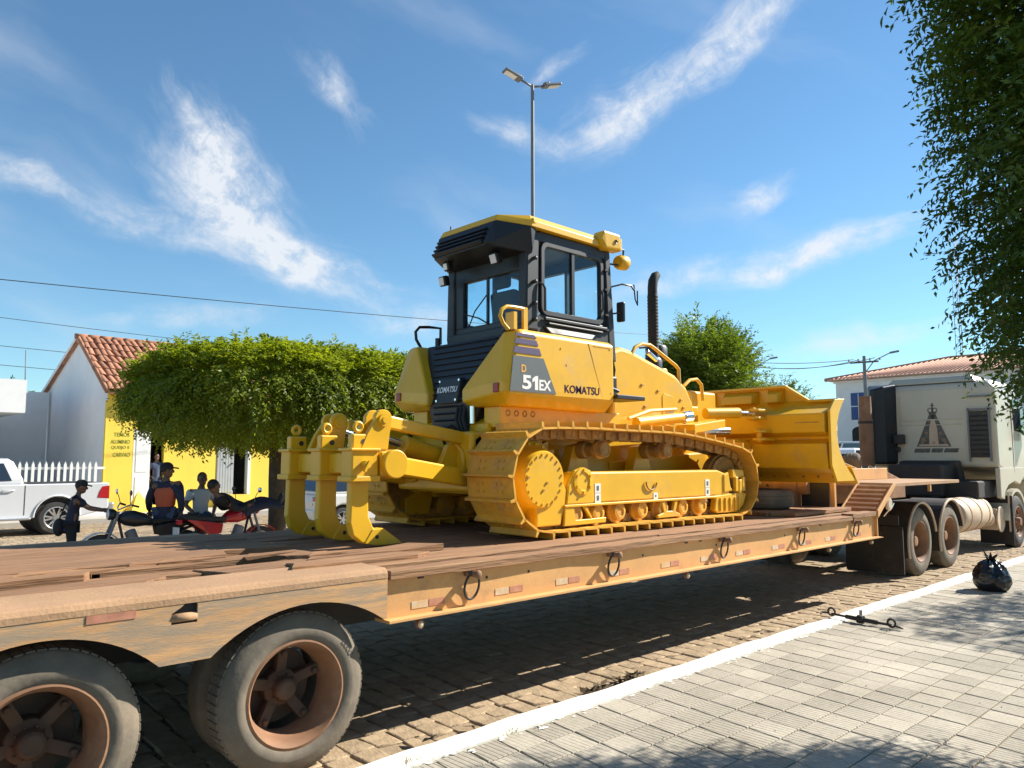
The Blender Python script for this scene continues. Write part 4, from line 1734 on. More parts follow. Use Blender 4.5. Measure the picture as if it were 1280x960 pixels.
t_ = put_text('KOMATSU', 0.30, 0.058, (4.557, YC + 0.145, 2.405), '-x', 'decal_white', pl, bold=0.02)
t_.rotation_euler = (0, 0.22, 0)
m = MB()
for (yy, zz) in ((YC + 0.14, 2.52), (YC - 0.15, 2.52), (YC + 0.14, 2.33), (YC - 0.15, 2.33)):
    xx = 4.545 + (zz - 2.30) * 0.2245
    m.cyl((xx, yy, zz), (xx - 0.008, yy, zz), 0.012, n=8)
m.build('plate_bolt', 'chrome', pl)
# hydraulic hoses and bits at the foot of the grille
for k in range(3):
    m = MB()
    y0 = YC - 0.14 - 0.05 * k
    m.tube([(4.60, y0, 2.28), (4.55, y0 - 0.02, 2.15), (4.56, y0 - 0.06, 2.04), (4.66, y0 - 0.07, 1.95)], 0.016, 8)
    m.build('hydraulic_hose', 'black_rubber', dozer)
m = MB()
m.cyl((4.60, YC - 0.34, 2.10), (4.60, YC - 0.34, 2.26), 0.028, n=12)
m.build('breather', 'chrome', dozer)

# --- cab
CI, CO = 0.585, 0.66               # half widths: body and roof
cab_prof_rear = 5.05


def quadbar(p, q, w, d, name, mat, parent, bevel=0.006):
    return MB().bar(p, q, w, d).build(name, mat, parent, bevel=bevel, seg=1)


m = MB()                            # cab lower body
m.hull([(5.02, YC - CI, 2.93), (5.02, YC + CI, 2.93), (5.02, YC - CI, 3.07), (5.02, YC + CI, 3.07), (6.02, YC - CI, 3.07), (6.02, YC + CI, 3.07), (6.35, YC - CI, 2.75), (6.35, YC + CI, 2.75), (6.40, YC - CI, 2.45), (6.40, YC + CI, 2.45), (5.1, YC - CI, 2.40), (5.1, YC + CI, 2.40),
        (6.35, YC - CI, 2.95), (6.35, YC + CI, 2.95)])
cab = m.build('cab', 'dark_grey_paint', dozer, bevel=0.02)
# pillars
for s in (-1, 1):
    Y = lambda d: YC + s * d
    m = MB()
    m.hull([(x, y, z) for (x0, x1, z) in ((5.03, 5.20, 3.0), (5.05, 5.22, 3.98)) for x in (x0, x1) for y in (Y(CI - 0.10), Y(CI + 0.02))])
    p = m.build('rear_pillar', 'dark_grey_paint', cab, bevel=0.02)
    m = MB()
    for z in (3.70, 3.47, 3.26, 3.10):
        m.cyl((5.13, Y(CI + 0.015), z), (5.13, Y(CI + 0.055), z), 0.018, n=10)
        m.ell((5.13, Y(CI + 0.058), z), 0.022, 0.014, 0.022, 8, 6)
    build_each(m, 'hinge_bolt', 'dark_grey_paint', p, group=2)
    m = MB()
    m.hull([(x, y, z) for (x0, x1, z) in ((6.27, 6.38, 2.8), (6.20, 6.29, 3.98)) for x in (x0, x1) for y in (Y(CI - 0.09), Y(CI + 0.02))])
    m.build('front_pillar', 'dark_grey_paint', cab, bevel=0.015)
    m = MB()
    for z in (3.76, 3.55, 3.28, 3.12):
        m.cyl((6.22, Y(CI + 0.01), z), (6.22, Y(CI + 0.045), z), 0.016, n=8)
        m.obox((6.20, Y(CI + 0.04), z), (0.05, 0.02, 0.02))
    m.build('door_hinge', 'black_paint', cab)
    # header and side sill
    m = MB()
    m.box(5.2, 6.24, min(Y(CI - 0.06), Y(CI + 0.015)), max(Y(CI - 0.06), Y(CI + 0.015)), 3.885, 3.99)
    m.build('side_header', 'dark_grey_paint', cab, bevel=0.008, seg=1)
    # door: frame ring with rounded corners, glazing, centre bar, rails under the window
    yd = Y(CI + 0.005)

    def rrect(x0, x1, z0, z1, r, n=5):
        pts = []
        for (cx, cz, a0) in ((x1 - r, z1 - r, 0), (x0 + r, z1 - r, 90), (x0 + r, z0 + r, 180), (x1 - r, z0 + r, 270)):
            pts += arc(cx, cz, r, a0, a0 + 90, n)
        return pts
    outer = rrect(5.235, 6.175, 3.165, 3.895, 0.085)
    inner = rrect(5.285, 6.125, 3.215, 3.85, 0.06)
    a, b = Y(CI - 0.03), Y(CI + 0.028)
    n = len(outer)
    vs = [(x, a, z) for x, z in outer] + [(x, a, z) for x, z in inner] + [(x, b, z) for x, z in outer] + [(x, b, z) for x, z in inner]
    fs = []
    for i in range(n):
        k = (i + 1) % n
        fs += [(i, k, n + k, n + i), (2 * n + i, 3 * n + i, 3 * n + k, 2 * n + k), (i, 2 * n + i, 2 * n + k, k), (n + i, n + k, 3 * n + k, 3 * n + i)]
    ya_, yb_ = sorted((Y(CI - 0.05), Y(CI + 0.012)))
    MB().box(5.19, 6.29, ya_, yb_, 2.98, 3.172).build('door_sill', 'dark_grey_paint', cab, bevel=0.008)
    dr = MB().add(vs, fs).build('door', 'dark_grey_paint', cab, bevel=0.006, seg=1)
    m = MB()
    a2, b2 = sorted((Y(CI - 0.004), Y(CI + 0.004)))
    m.prism(rrect(5.28, 6.13, 3.21, 3.855, 0.06), 'xz', a2, b2)
    m.build('door_pane', glass('cab_glass', (0.90, 0.975, 0.99), 0.02), dr)
    m = MB()
    a2, b2 = sorted((Y(CI - 0.02), Y(CI + 0.02)))
    m.box(5.685, 5.725, a2, b2, 3.215, 3.85)
    m.build('window_bar', 'black_paint', dr)
    m = MB()
    a2, b2 = sorted((Y(CI + 0.02), Y(CI + 0.05)))
    m.box(5.27, 6.20, a2, b2, 3.115, 3.145)
    m.box(5.32, 6.13, a2, b2, 3.075, 3.095)
    m.build('window_rail', 'dark_grey_paint', dr, bevel=0.006)
    m = MB()
    m.hull([(5.27, Y(CI + 0.03), 3.06), (6.05, Y(CI + 0.03), 3.06), (5.35, Y(CI + 0.055), 2.985), (5.95, Y(CI + 0.055), 2.985), (5.27, Y(CI - 0.02), 3.06), (6.05, Y(CI - 0.02), 3.06), (5.35, Y(CI - 0.02), 2.96), (5.95, Y(CI - 0.02), 2.96)])
    m.build('door_panel', 'dark_grey_paint', dr, bevel=0.012)
    m = MB()
    m.tube([(5.205, Y(CI + 0.03), 3.47), (5.235, Y(CI + 0.05), 3.46), (5.255, Y(CI + 0.06), 3.42), (5.255, Y(CI + 0.06), 3.20)], 0.012, 8)
    m.tube([(6.12, Y(CI + 0.035), 3.30), (6.12, Y(CI + 0.06), 3.33), (6.12, Y(CI + 0.06), 3.50), (6.12, Y(CI + 0.035), 3.53)], 0.010, 8)
    m.build('door_handle', 'black_paint', dr)
# rear wall: window opening frame of four bars and the pane
for (y0, y1, z0, z1) in ((-CI + 0.02, CI - 0.02, 3.0, 3.13), (-CI + 0.02, CI - 0.02, 3.60, 3.95), (-CI + 0.02, -0.47, 3.12, 3.62), (0.36, CI - 0.02, 3.12, 3.62)):
    MB().box(5.06, 5.13, YC + y0, YC + y1, z0, z1).build('rear_frame', 'black_paint', cab, bevel=0.012)
m = MB()
m.box(5.09, 5.098, YC - 0.48, YC + 0.37, 3.11, 3.63)
m.build('rear_pane', glass('cab_glass'), cab)
m = MB()
m.box(5.075, 5.10, YC - 0.012, YC + 0.012, 3.13, 3.6)
m.build('rear_window_bar', 'black_paint', cab)
m = MB()                            # wiper
m.tube([(5.055, YC - 0.05, 3.12), (5.05, YC + 0.10, 3.20), (5.05, YC + 0.33, 3.27)], 0.008, 6)
m.tube([(5.05, YC + 0.26, 3.12), (5.05, YC + 0.16, 3.28), (5.05, YC - 0.02, 3.42)], 0.007, 6)
m.build('wiper', 'black_paint', cab)
# windscreen and front frame
for (y0, y1, z0, z1) in ((-0.5, 0.5, 2.75, 2.95), (-0.5, 0.5, 3.86, 3.98), (-0.02, 0.02, 2.9, 3.9)):
    MB().box(6.25, 6.31, YC + y0, YC + y1, z0, z1).build('front_frame', 'black_paint', cab)
m = MB()
m.box(6.272, 6.280, YC - 0.5, YC + 0.5, 2.94, 3.87)
m.build('windscreen', glass('cab_glass'), cab)
# roof: yellow cap, chamfered rear, black canopy with louvres over the rear
roof_plan = [(4.80, YC - 0.43), (5.06, YC - CO), (6.20, YC - CO + 0.02), (6.34, YC - CO + 0.09), (6.34, YC + CO - 0.09), (6.20, YC + CO - 0.02), (5.06, YC + CO), (4.80, YC + 0.43)]
m = MB()
top = [(4.83, YC - 0.41), (5.08, YC - CO + 0.05), (6.18, YC - CO + 0.07), (6.29, YC - CO + 0.13), (6.29, YC + CO - 0.13), (6.18, YC + CO - 0.07), (5.08, YC + CO - 0.05), (4.83, YC + 0.41)]
m.hull([(x, y, 4.05 if x < 4.9 else 3.995) for x, y in roof_plan] + [(x, y, 4.055) for x, y in roof_plan] + [(x, y, 4.115) for x, y in top])
roof = m.build('cab_roof', YP, dozer, bevel=0.012, seg=3)
m = MB()
m.hull([(4.79, YC - 0.435, 4.046), (4.79, YC + 0.435, 4.046), (5.05, YC - CO + 0.006, 3.993), (5.05, YC + CO - 0.006, 3.993), (5.14, YC - CO + 0.02, 3.993), (5.14, YC + CO - 0.02, 3.993), (4.70, YC - 0.40, 3.80), (4.70, YC + 0.40, 3.80), (5.10, YC - CO + 0.03, 3.74), (5.10, YC + CO - 0.03, 3.74)])
m.box(5.14, 6.24, YC - CI + 0.05, YC + CI - 0.05, 3.96, 3.994)
m.build('roof_canopy', 'black_paint', roof, bevel=0.01)
for k in range(4):
    MB().obox((4.69 + 0.022 * k, YC + 0.02, 3.835 + 0.045 * k), (0.04, 0.76, 0.018), (0, 0.6, 0)).build('roof_louvre', 'black_paint', roof)
m = MB()
m.hull([(4.68, YC - 0.43, 3.81), (4.68, YC - 0.38, 3.81), (4.78, YC - 0.445, 3.99), (4.78, YC - 0.39, 3.99), (4.80, YC - 0.46, 3.81), (4.80, YC - 0.39, 3.81)])
m.build('canopy_end', 'dark_grey_paint', roof, bevel=0.006, seg=1)
m = MB()
m.cyl((4.95, YC + 0.44, 4.05), (4.95, YC + 0.44, 4.21), 0.007, n=6)
m.build('antenna', 'black_paint', roof)
m = MB()
m.cyl((5.45, YC + 0.30, 4.09), (5.45, YC + 0.30, 4.13), 0.03, n=10)
m.build('antenna_base', 'black_paint', roof)
m = MB()
m.obox((5.10, YC - CO + 0.02, 4.05), (0.07, 0.05, 0.05), (0, 0.2, 0.3))
m.build('roof_bracket', YP, roof, bevel=0.012)


# work lamps
def lamp(c, d, body, parent, w=0.085):
    c = Vector(c)
    d = Vector(d).normalized()
    q = d.to_track_quat('X', 'Z')
    e = q.to_euler()
    m = MB()
    m.obox(c - d * 0.035, (0.07, w + 0.02, w + 0.02), e)
    o = m.build('work_lamp', body, parent, bevel=0.014)
    m = MB()
    m.obox(c + d * 0.004, (0.008, w - 0.004, w - 0.004), e)
    m.build('lamp_lens', 'lamp_lens', o, bevel=0.003, seg=1)
    return o


lamp((4.86, YC - 0.33, 3.70), (-1, 0.05, -0.35), 'black_paint', roof, 0.09)
lamp((4.88, YC + 0.50, 3.62), (-1, 0.05, -0.25), 'black_paint', roof, 0.085)
lamp((4.82, YC + 0.36, 3.74), (-1, 0.1, -0.2), 'black_paint', roof, 0.07)
for s in (-1, 1):                   # front lamps in yellow cowls
    m = MB()
    yy = YC + s * (CO - 0.04)
    m.hull([(6.05, yy - 0.06, 4.06), (6.05, yy + 0.06, 4.06), (6.10, yy - 0.075, 4.17), (6.10, yy + 0.075, 4.17), (6.36, yy - 0.085, 4.165), (6.36, yy + 0.085, 4.165), (6.40, yy - 0.075, 3.985), (6.40, yy + 0.075, 3.985), (6.12, yy - 0.07, 3.97), (6.12, yy + 0.07, 3.97)])
    cw = m.build('lamp_cowl', YP, roof, bevel=0.03, seg=3)
    m = MB()
    m.box(6.40, 6.412, yy - 0.055, yy + 0.055, 4.01, 4.13)
    m.build('lamp_lens', 'lamp_lens', cw)
    m = MB()
    m.ring((6.28, yy - 0.084 if s < 0 else yy + 0.084, 4.07), (0, 1, 0), 0.018, 0.006, 10, 5)
    m.build('cowl_latch', 'black_paint', cw)
m = MB()
m.lathe([(0.0, -0.08), (0.065, -0.075), (0.08, -0.045), (0.08, 0.05), (0.07, 0.065), (0.06, 0.066), (0.0, 0.055)], (6.50, YC - CO + 0.06, 3.90), (1, 0, 0.05), 22)
m.build('head_lamp', YP, roof)
m = MB()
m.tube([(6.26, YC - CO + 0.10, 3.98), (6.38, YC - CO + 0.02, 4.03), (6.48, YC - CO + 0.02, 4.03), (6.48, YC - CO + 0.04, 3.86), (6.26, YC - CO + 0.10, 3.86)], 0.012, 6)
m.build('lamp_bracket', 'black_paint', roof)
m = MB()                            # mirror on its arm
m.tube([(6.24, YC - CO + 0.10, 3.58), (6.42, YC - CO + 0.0, 3.64), (6.55, YC - CO - 0.02, 3.64), (6.60, YC - CO - 0.02, 3.60)], 0.010, 6)
m.tube([(6.26, YC - CO + 0.10, 3.30), (6.40, YC - CO + 0.02, 3.33)], 0.010, 6)
m.tube([(6.60, YC - CO - 0.02, 3.66), (6.62, YC - CO - 0.02, 3.50), (6.66, YC - CO - 0.02, 3.44), (6.66, YC - CO - 0.02, 3.60)], 0.008, 6)
m.build('mirror_arm', 'black_paint', cab)
m = MB()
m.obox((6.42, YC - CO + 0.02, 3.34), (0.04, 0.10, 0.22), (0, 0, 0.2))
m.build('mirror', 'black_paint', cab, bevel=0.02)
# seat, head rest, levers seen through the glass
m = MB()
m.box(5.40, 5.82, YC - 0.22, YC + 0.22, 2.98, 3.12)
m.hull([(5.34, YC - 0.22, 3.08), (5.34, YC + 0.22, 3.08), (5.44, YC - 0.22, 3.08), (5.44, YC + 0.22, 3.08), (5.26, YC - 0.19, 3.50), (5.26, YC + 0.19, 3.50), (5.36, YC - 0.19, 3.50), (5.36, YC + 0.19, 3.50)])
m.box(5.24, 5.32, YC - 0.12, YC + 0.12, 3.52, 3.66)
m.build('seat', 'black_rubber', cab, bevel=0.04, seg=3)
m = MB()
for (x, yy) in ((5.72, -0.34), (5.95, 0.30), (5.85, -0.40)):
    m.tube([(x, YC + yy, 3.0), (x + 0.03, YC + yy, 3.24)], 0.010, 6)
    m.ell((x + 0.03, YC + yy, 3.26), 0.022, 0.022, 0.035, 8, 6)
m.build('control_lever', 'black_rubber', cab)
m = MB()
m.hull([(6.05, YC - 0.40, 2.95), (6.05, YC + 0.40, 2.95), (6.24, YC - 0.40, 2.95), (6.24, YC + 0.40, 2.95), (6.12, YC - 0.28, 3.20), (6.12, YC + 0.28, 3.20), (6.24, YC - 0.28, 3.22), (6.24, YC + 0.28, 3.22)])
m.build('dashboard', 'black_rubber', cab, bevel=0.02)
m = MB()
m.box(5.3, 6.1, YC - 0.45, YC + 0.45, 2.90, 2.95)
m.build('cab_floor', 'black_rubber', cab)
# mudguard steps and front column of hoses by the door
m = MB()
m.box(6.02, 6.48, YC - 0.90, YC - 0.55, 2.375, 2.42)
m.build('step', 'black_paint', dozer, bevel=0.008, seg=1)
m = MB()
m.box(6.10, 6.30, YC - 0.62, YC - 0.5, 2.40, 2.95)
m.box(6.05, 6.22, YC - 0.74, YC - 0.6, 2.42, 2.62)
m.build('valve_block', 'black_paint', dozer, bevel=0.015)
for k in range(3):
    MB().tube([(6.14 + 0.05 * k, YC - 0.64, 2.92), (6.15 + 0.05 * k, YC - 0.68, 2.7), (6.12 + 0.05 * k, YC - 0.66, 2.45)], 0.014, 6).build('hydraulic_hose', 'black_rubber', dozer)
m = MB()
m.tube([(6.06, YC - 0.72, 2.42), (6.06, YC - 0.76, 2.50), (6.16, YC - 0.80, 2.46)], 0.02, 8)
m.build('hose_coupling', 'chrome', dozer)

# grab rails on the tanks
m = MB()
ry = YC - 0.78
m.tube([(4.64, ry, 2.93), (4.575, ry, 2.98), (4.54, ry, 3.04), (4.56, ry, 3.10), (4.62, ry, 3.135), (4.70, ry, 3.14), (4.83, ry, 3.14)], 0.018, 8)
m.box(4.82, 4.87, ry - 0.015, ry + 0.015, 2.93, 3.155)
m.box(4.70, 4.74, ry - 0.01, ry + 0.10, 2.94, 3.10)
m.build('grab_rail', YP, dozer)
m = MB()
m.cyl((4.76, ry + 0.12, 2.94), (4.76, ry + 0.12, 3.03), 0.06, n=18)
m.cyl((4.76, ry + 0.12, 3.03), (4.76, ry + 0.12, 3.07), 0.045, n=16)
m.build('filler_cap', 'black_paint', dozer, bevel=0.006)
m = MB()
ry = YC + 0.74
m.tube([(4.80, ry, 2.94), (4.74, ry, 3.02), (4.73, ry, 3.10), (4.78, ry, 3.155), (4.90, ry, 3.17), (5.06, ry, 3.175), (5.06, ry, 3.0)], 0.016, 8)
m.build('grab_rail', 'black_paint', dozer)
m = MB()
m.cyl((4.98, ry - 0.06, 2.94), (4.98, ry - 0.06, 3.05), 0.03, n=12)
m.build('filler_cap', 'black_paint', dozer)

# --- blade with C-frame, lift and angle cylinders
BX = 9.32
BY0, BY1 = 4.13, 7.37
BCU = []
for k in range(15):
    t = k / 14
    z = 1.50 + t * 1.02
    BCU.append((BX + 0.55 * (t - 0.58) ** 2 * 2.6 + (0.16 * max(0, 0.2 - t)), z))


def blade_panel(y0, y1, zcut):
    m = MB()
    prof = [(x, z) for x, z in BCU if z <= zcut + 1e-6]
    poly = prof + [(x - 0.022, z) for x, z in prof[::-1]]
    m.prism(poly, 'xz', y0, y1)
    return m


m = blade_panel(BY0, BY1, 3)
mold = m.build('blade', YP, dozer)
m = MB()                            # raised top strip with chamfered ends
tx, tz = BCU[-1]
m.prism([(4.55, tz), (4.86, tz + 0.21), (6.64, tz + 0.21), (6.95, tz)], 'yz', tx - 0.02, tx + 0.005)
m.build('spill_guard', YP, mold)
m = MB()
m.prism([(4.15, tz - 0.03), (4.54, tz - 0.03), (4.86, tz + 0.18), (6.64, tz + 0.18), (6.96, tz - 0.03), (7.35, tz - 0.03), (7.35, tz + 0.005), (6.97, tz + 0.005), (6.65, tz + 0.215), (4.85, tz + 0.215), (4.53, tz + 0.005), (4.15, tz + 0.005)], 'yz', tx - 0.10, tx - 0.018)
m.build('top_rail', YP, mold, bevel=0.006, seg=1)
for k, (y0, y1) in enumerate(((4.88, 5.12), (5.25, 5.78), (5.9, 6.4))):
    m = MB()
    m.hull([(tx - 0.02, y0, tz + 0.17), (tx - 0.02, y1, tz + 0.17), (tx - 0.02, y0, tz - 0.02), (tx - 0.02, y1, tz - 0.02), (tx - 0.16, y0 + 0.04, tz + 0.10), (tx - 0.16, y1 - 0.06, tz + 0.10), (tx - 0.20, y0 + 0.03, tz - 0.01), (tx - 0.20, y1 - 0.05, tz - 0.01)])
    m.build('top_gusset', YP, mold, bevel=0.008, seg=1)
m = MB()                            # box sections on the back
m.hull([(BX - 0.02, BY0 + 0.03, 2.40), (BX - 0.02, BY1 - 0.03, 2.40), (BX - 0.19, BY0 + 0.05, 2.33), (BX - 0.19, BY1 - 0.05, 2.33), (BX - 0.19, BY0 + 0.05, 2.10), (BX - 0.19, BY1 - 0.05, 2.10), (BX - 0.02, BY0 + 0.03, 2.05), (BX - 0.02, BY1 - 0.03, 2.05)])
m.build('back_box', YP, mold, bevel=0.01)
m = MB()
m.hull([(BX - 0.02, BY0 + 0.03, 2.02), (BX - 0.02, BY1 - 0.03, 2.02), (BX - 0.15, BY0 + 0.05, 1.96), (BX - 0.15, BY1 - 0.05, 1.96), (BX - 0.12, BY0 + 0.05, 1.66), (BX - 0.12, BY1 - 0.05, 1.66), (BX + 0.04, BY0 + 0.03, 1.60), (BX + 0.04, BY1 - 0.03, 1.60)])
m.build('back_box', YP, mold, bevel=0.01)
m = MB()                            # end plates follow the curve
ep_ = [(x, z) for x, z in BCU] + [(BX - 0.02, 2.50), (BX - 0.17, 2.36), (BX - 0.17, 1.70), (BX - 0.04, 1.50)]
for (a, b) in ((BY0 - 0.02, BY0 + 0.012), (BY1 - 0.012, BY1 + 0.02)):
    MB().prism(ep_, 'xz', a, b).build('end_plate', YP, mold, bevel=0.004, seg=1)
x0, z0 = BCU[0]
m = MB()
m.prism([(x0 + 0.012, z0 - 0.035), (x0 + 0.03, z0 - 0.03), (x0 - 0.16, z0 + 0.19), (x0 - 0.18, z0 + 0.18)], 'xz', BY0 - 0.03, BY1 + 0.03)
ce = m.build('cutting_edge', YP, mold)
m = MB()
for k in range(15):
    yy = 4.35 + k * 0.2
    m.cyl((x0 - 0.10, yy, z0 + 0.065), (x0 - 0.128, yy, z0 + 0.04), 0.018, n=8)
m.build('edge_bolt', 'track_steel', ce)
m = MB()
for (y0, y1, z0_, z1_) in ((4.35, 4.62, 1.99, 2.0), (4.25, 4.55, 2.195, 2.205)):
    m.box(BX - 0.196, BX - 0.19, y0, y1, z0_ + 0.02, z1_ + 0.02)
build_each(m, 'back_seam', 'track_steel', mold)
# brackets for the angle cylinders on the back of the blade
for s in (-1, 1):
    for (d, z) in ((0.72, 2.34), (0.80, 2.07)):
        m = MB()
        yy = YC + s * d
        for dz in (-0.05, 0.05):
            m.prism([(BX - 0.42, yy - 0.05), (BX - 0.36, yy - 0.09), (BX - 0.15, yy - 0.11), (BX - 0.15, yy + 0.11), (BX - 0.36, yy + 0.09), (BX - 0.42, yy + 0.05)], 'xy', z + dz - 0.016, z + dz + 0.016)
        m.cyl((BX - 0.35, yy, z - 0.085), (BX - 0.35, yy, z + 0.085), 0.035, n=14)
        m.build('cylinder_bracket', YP, mold, bevel=0.005, seg=1)
    yy = YC + s * 0.66
    m = MB()
    m.cyl((8.22, YC + s * 0.50, 2.33), (8.72, YC + s * 0.66, 2.35), 0.068, n=18)
    cyl_ = m.build('angle_cylinder', YP, dozer)
    MB().cyl((8.72, YC + s * 0.66, 2.35), (BX - 0.36, YC + s * 0.72, 2.35), 0.032, n=12).build('piston_rod', 'chrome', cyl_)
    # lift cylinders alongside the hood
    m = MB()
    m.cyl((6.58, YC + s * 0.70, 2.155), (7.42, YC + s * 0.72, 2.245), 0.058, n=18)
    lc = m.build('lift_cylinder', YP, dozer)
    MB().cyl((7.40, YC + s * 0.72, 2.245), (7.55, YC + s * 0.72, 2.26), 0.066, n=18).build('cylinder_gland', 'chrome', lc)
    MB().tube([(6.50, YC + s * 0.66, 2.20), (6.9, YC + s * 0.64, 2.30), (7.4, YC + s * 0.64, 2.34)], 0.02, 8).build('hydraulic_pipe', YP, lc)
    m = MB()
    m.cyl((7.62, YC + s * 0.80, 2.09), (8.20, YC + s * 0.82, 2.11), 0.045, n=16)
    m.build('piston_rod', 'chrome', lc)
    m = MB()
    m.hull([(7.45, YC + s * 0.60, 2.16), (8.1, YC + s * 0.60, 2.24), (7.45, YC + s * 0.85, 2.16), (8.1, YC + s * 0.85, 2.24), (7.45, YC + s * 0.60, 2.06), (8.1, YC + s * 0.60, 2.13), (7.45, YC + s * 0.85, 2.06), (8.1, YC + s * 0.85, 2.13)])
    m.build('cylinder_guard', YP, dozer, bevel=0.01)
    # C-frame arm inside the track
    m = MB()
    a, b = sorted((YC + s * 0.40, YC + s * 0.568))
    m.prism([(6.3, 1.50), (6.3, 1.75), (8.2, 1.86), (8.7, 2.02), (9.08, 2.02), (9.08, 1.72), (8.6, 1.66), (8.2, 1.52)], 'xz', a, b)
    m.build('push_arm', YP, dozer, bevel=0.015)
m = MB()
m.box(8.55, 9.16, YC - 0.58, YC + 0.58, 1.74, 2.0)
m.build('frame_cross_beam', YP, dozer, bevel=0.02)
m = MB()
m.box(8.1, 8.7, YC - 0.36, YC + 0.36, 2.02, 2.62)
m.build('blade_tower', YP, dozer, bevel=0.03)

# --- ripper
RX = 3.25
rip = MB()
rip.box(RX - 0.02, RX + 0.145, 5.14, 6.30, 1.66, 1.82)
beam = rip.build('ripper_beam', YP, dozer, bevel=0.012)
for k, yy in enumerate((5.20, 5.68, 6.20)):
    # pocket round the shank
    m = MB()
    m.box(RX - 0.10, RX + 0.14, yy - 0.08, yy + 0.08, 1.60, 1.85)
    pk = m.build('shank_pocket', YP, beam, bevel=0.012)
    m = MB()
    m.box(RX - 0.12, RX + 0.15, yy - 0.10, yy + 0.10, 1.60, 1.645)
    m.box(RX - 0.12, RX + 0.15, yy - 0.10, yy + 0.10, 1.835, 1.86)
    m.build('pocket_flange', YP, beam, bevel=0.008)
    m = MB()
    m.cyl((RX + 0.01, yy - 0.14, 1.735), (RX + 0.01, yy + 0.14, 1.735), 0.030, n=14)
    m.obox((RX + 0.0, yy - 0.135, 1.72), (0.02, 0.03, 0.09), (0, 0.5, 0))
    m.build('shank_pin', YP, beam)
    # shank
    sh = MB()
    sh.prism([(RX - 0.07, 1.97), (RX + 0.085, 1.97), (RX + 0.085, 1.42), (RX + 0.09, 1.33), (RX + 0.13, 1.25), (RX + 0.20, 1.19), (RX + 0.12, 1.115), (RX + 0.03, 1.13), (RX - 0.05, 1.19), (RX - 0.08, 1.29), (RX - 0.075, 1.42)], 'xz', yy - 0.037, yy + 0.037)
    so = sh.build('shank', YP, dozer, bevel=0.012)
    tp = MB()
    tp.hull([(RX + 0.12, yy - 0.045, 1.23), (RX + 0.12, yy + 0.045, 1.23), (RX + 0.05, yy - 0.045, 1.125), (RX + 0.05, yy + 0.045, 1.125), (RX + 0.22, yy - 0.045, 1.235), (RX + 0.22, yy + 0.045, 1.235),
             (RX + 0.42, yy - 0.03, 1.105), (RX + 0.42, yy + 0.03, 1.105), (RX + 0.30, yy - 0.04, 1.10), (RX + 0.30, yy + 0.04, 1.10), (RX + 0.15, yy - 0.045, 1.105), (RX + 0.15, yy + 0.045, 1.105)])
    t_o = tp.build('ripper_point', YP, so, bevel=0.005, seg=1)
    m = MB()
    m.cyl((RX + 0.16, yy - 0.05, 1.17), (RX + 0.16, yy + 0.05, 1.17), 0.016, n=10)
    m.build('point_pin', 'dark_steel', so)
    m = MB()
    m.ring((RX + 0.0, yy, 2.025), (0, 1, 0), 0.034, 0.016, 16, 8)
    m.build('lifting_eye', YP, so)
    m = MB()
    m.cyl((RX + 0.03, yy - 0.0375, 1.91), (RX + 0.03, yy - 0.041, 1.91), 0.022, n=12)
    m.build('shank_hole', 'dark_steel', so)
# round beam ends / pivots of the lower arms
for yy in (5.13, 6.30):
    d = -1 if yy < YC else 1
    m = MB()
    m.cyl((RX + 0.27, yy - 0.12 * d, 1.735), (RX + 0.27, yy + 0.07 * d, 1.735), 0.115, n=36)
    m.prism([(RX + 0.155, 1.65), (RX + 0.155, 1.83), (RX + 0.26, 1.845), (RX + 0.26, 1.625)], 'xz', *sorted((yy - 0.115 * d, yy + 0.025 * d)))
    m.build('arm_pivot', YP, beam, bevel=0.01)
# upright lugs, upper links, cylinders
for yy in (5.25, 5.92):
    d = -1 if yy < YC else 1
    m = MB()
    for dy in (-0.07, 0.07):
        lug = [(RX + 0.0, 1.85), (RX + 0.06, 1.98), (RX + 0.13, 2.08)] + arc(RX + 0.21, 2.085, 0.085, 160, 0, 8) + [(RX + 0.27, 1.98), (RX + 0.255, 1.85)]
        m.prism(lug, 'xz', yy + dy - 0.022, yy + dy + 0.022)
    lg = m.build('link_lug', YP, beam, bevel=0.006, seg=1)
    m = MB()
    for dy in (-0.10, 0.10):
        e = yy + dy
        m.cyl((RX + 0.21, e - 0.012, 2.085), (RX + 0.21, e + 0.012, 2.085), 0.052, n=22)
    m.cyl((RX + 0.21, yy - 0.12, 2.085), (RX + 0.21, yy + 0.12, 2.085), 0.026, n=16)
    m.build('link_pin', YP, lg)
    m = MB()
    m.bar((RX + 0.22, yy - 0.0, 2.085), (4.66, YC + d * 0.38, 1.93), 0.07, 0.11)
    m.build('upper_link', YP, dozer, bevel=0.015)
m = MB()
for s in (-1, 1):
    m.bar((RX + 0.30, YC + s * 0.60, 1.725), (4.75, YC + s * 0.44, 1.56), 0.10, 0.15)
build_each(m, 'lower_arm', YP, dozer, bevel=0.015)
for s in (-1, 1):
    m = MB()
    m.cyl((3.95, YC + s * 0.16, 1.90), (4.66, YC + s * 0.16, 1.72), 0.085, n=18)
    rc = m.build('ripper_cylinder', YP, dozer)
    MB().cyl((3.50, YC + s * 0.16, 2.02), (3.97, YC + s * 0.16, 1.895), 0.034, n=14).build('piston_rod', 'chrome', rc)
    MB().tube([(4.40, YC + s * 0.22, 1.86), (4.30, YC + s * 0.24, 2.02), (4.42, YC + s * 0.26, 2.08), (4.56, YC + s * 0.28, 1.98), (4.60, YC + s * 0.28, 1.85)], 0.015, 8).build('hydraulic_hose', 'black_rubber', rc)
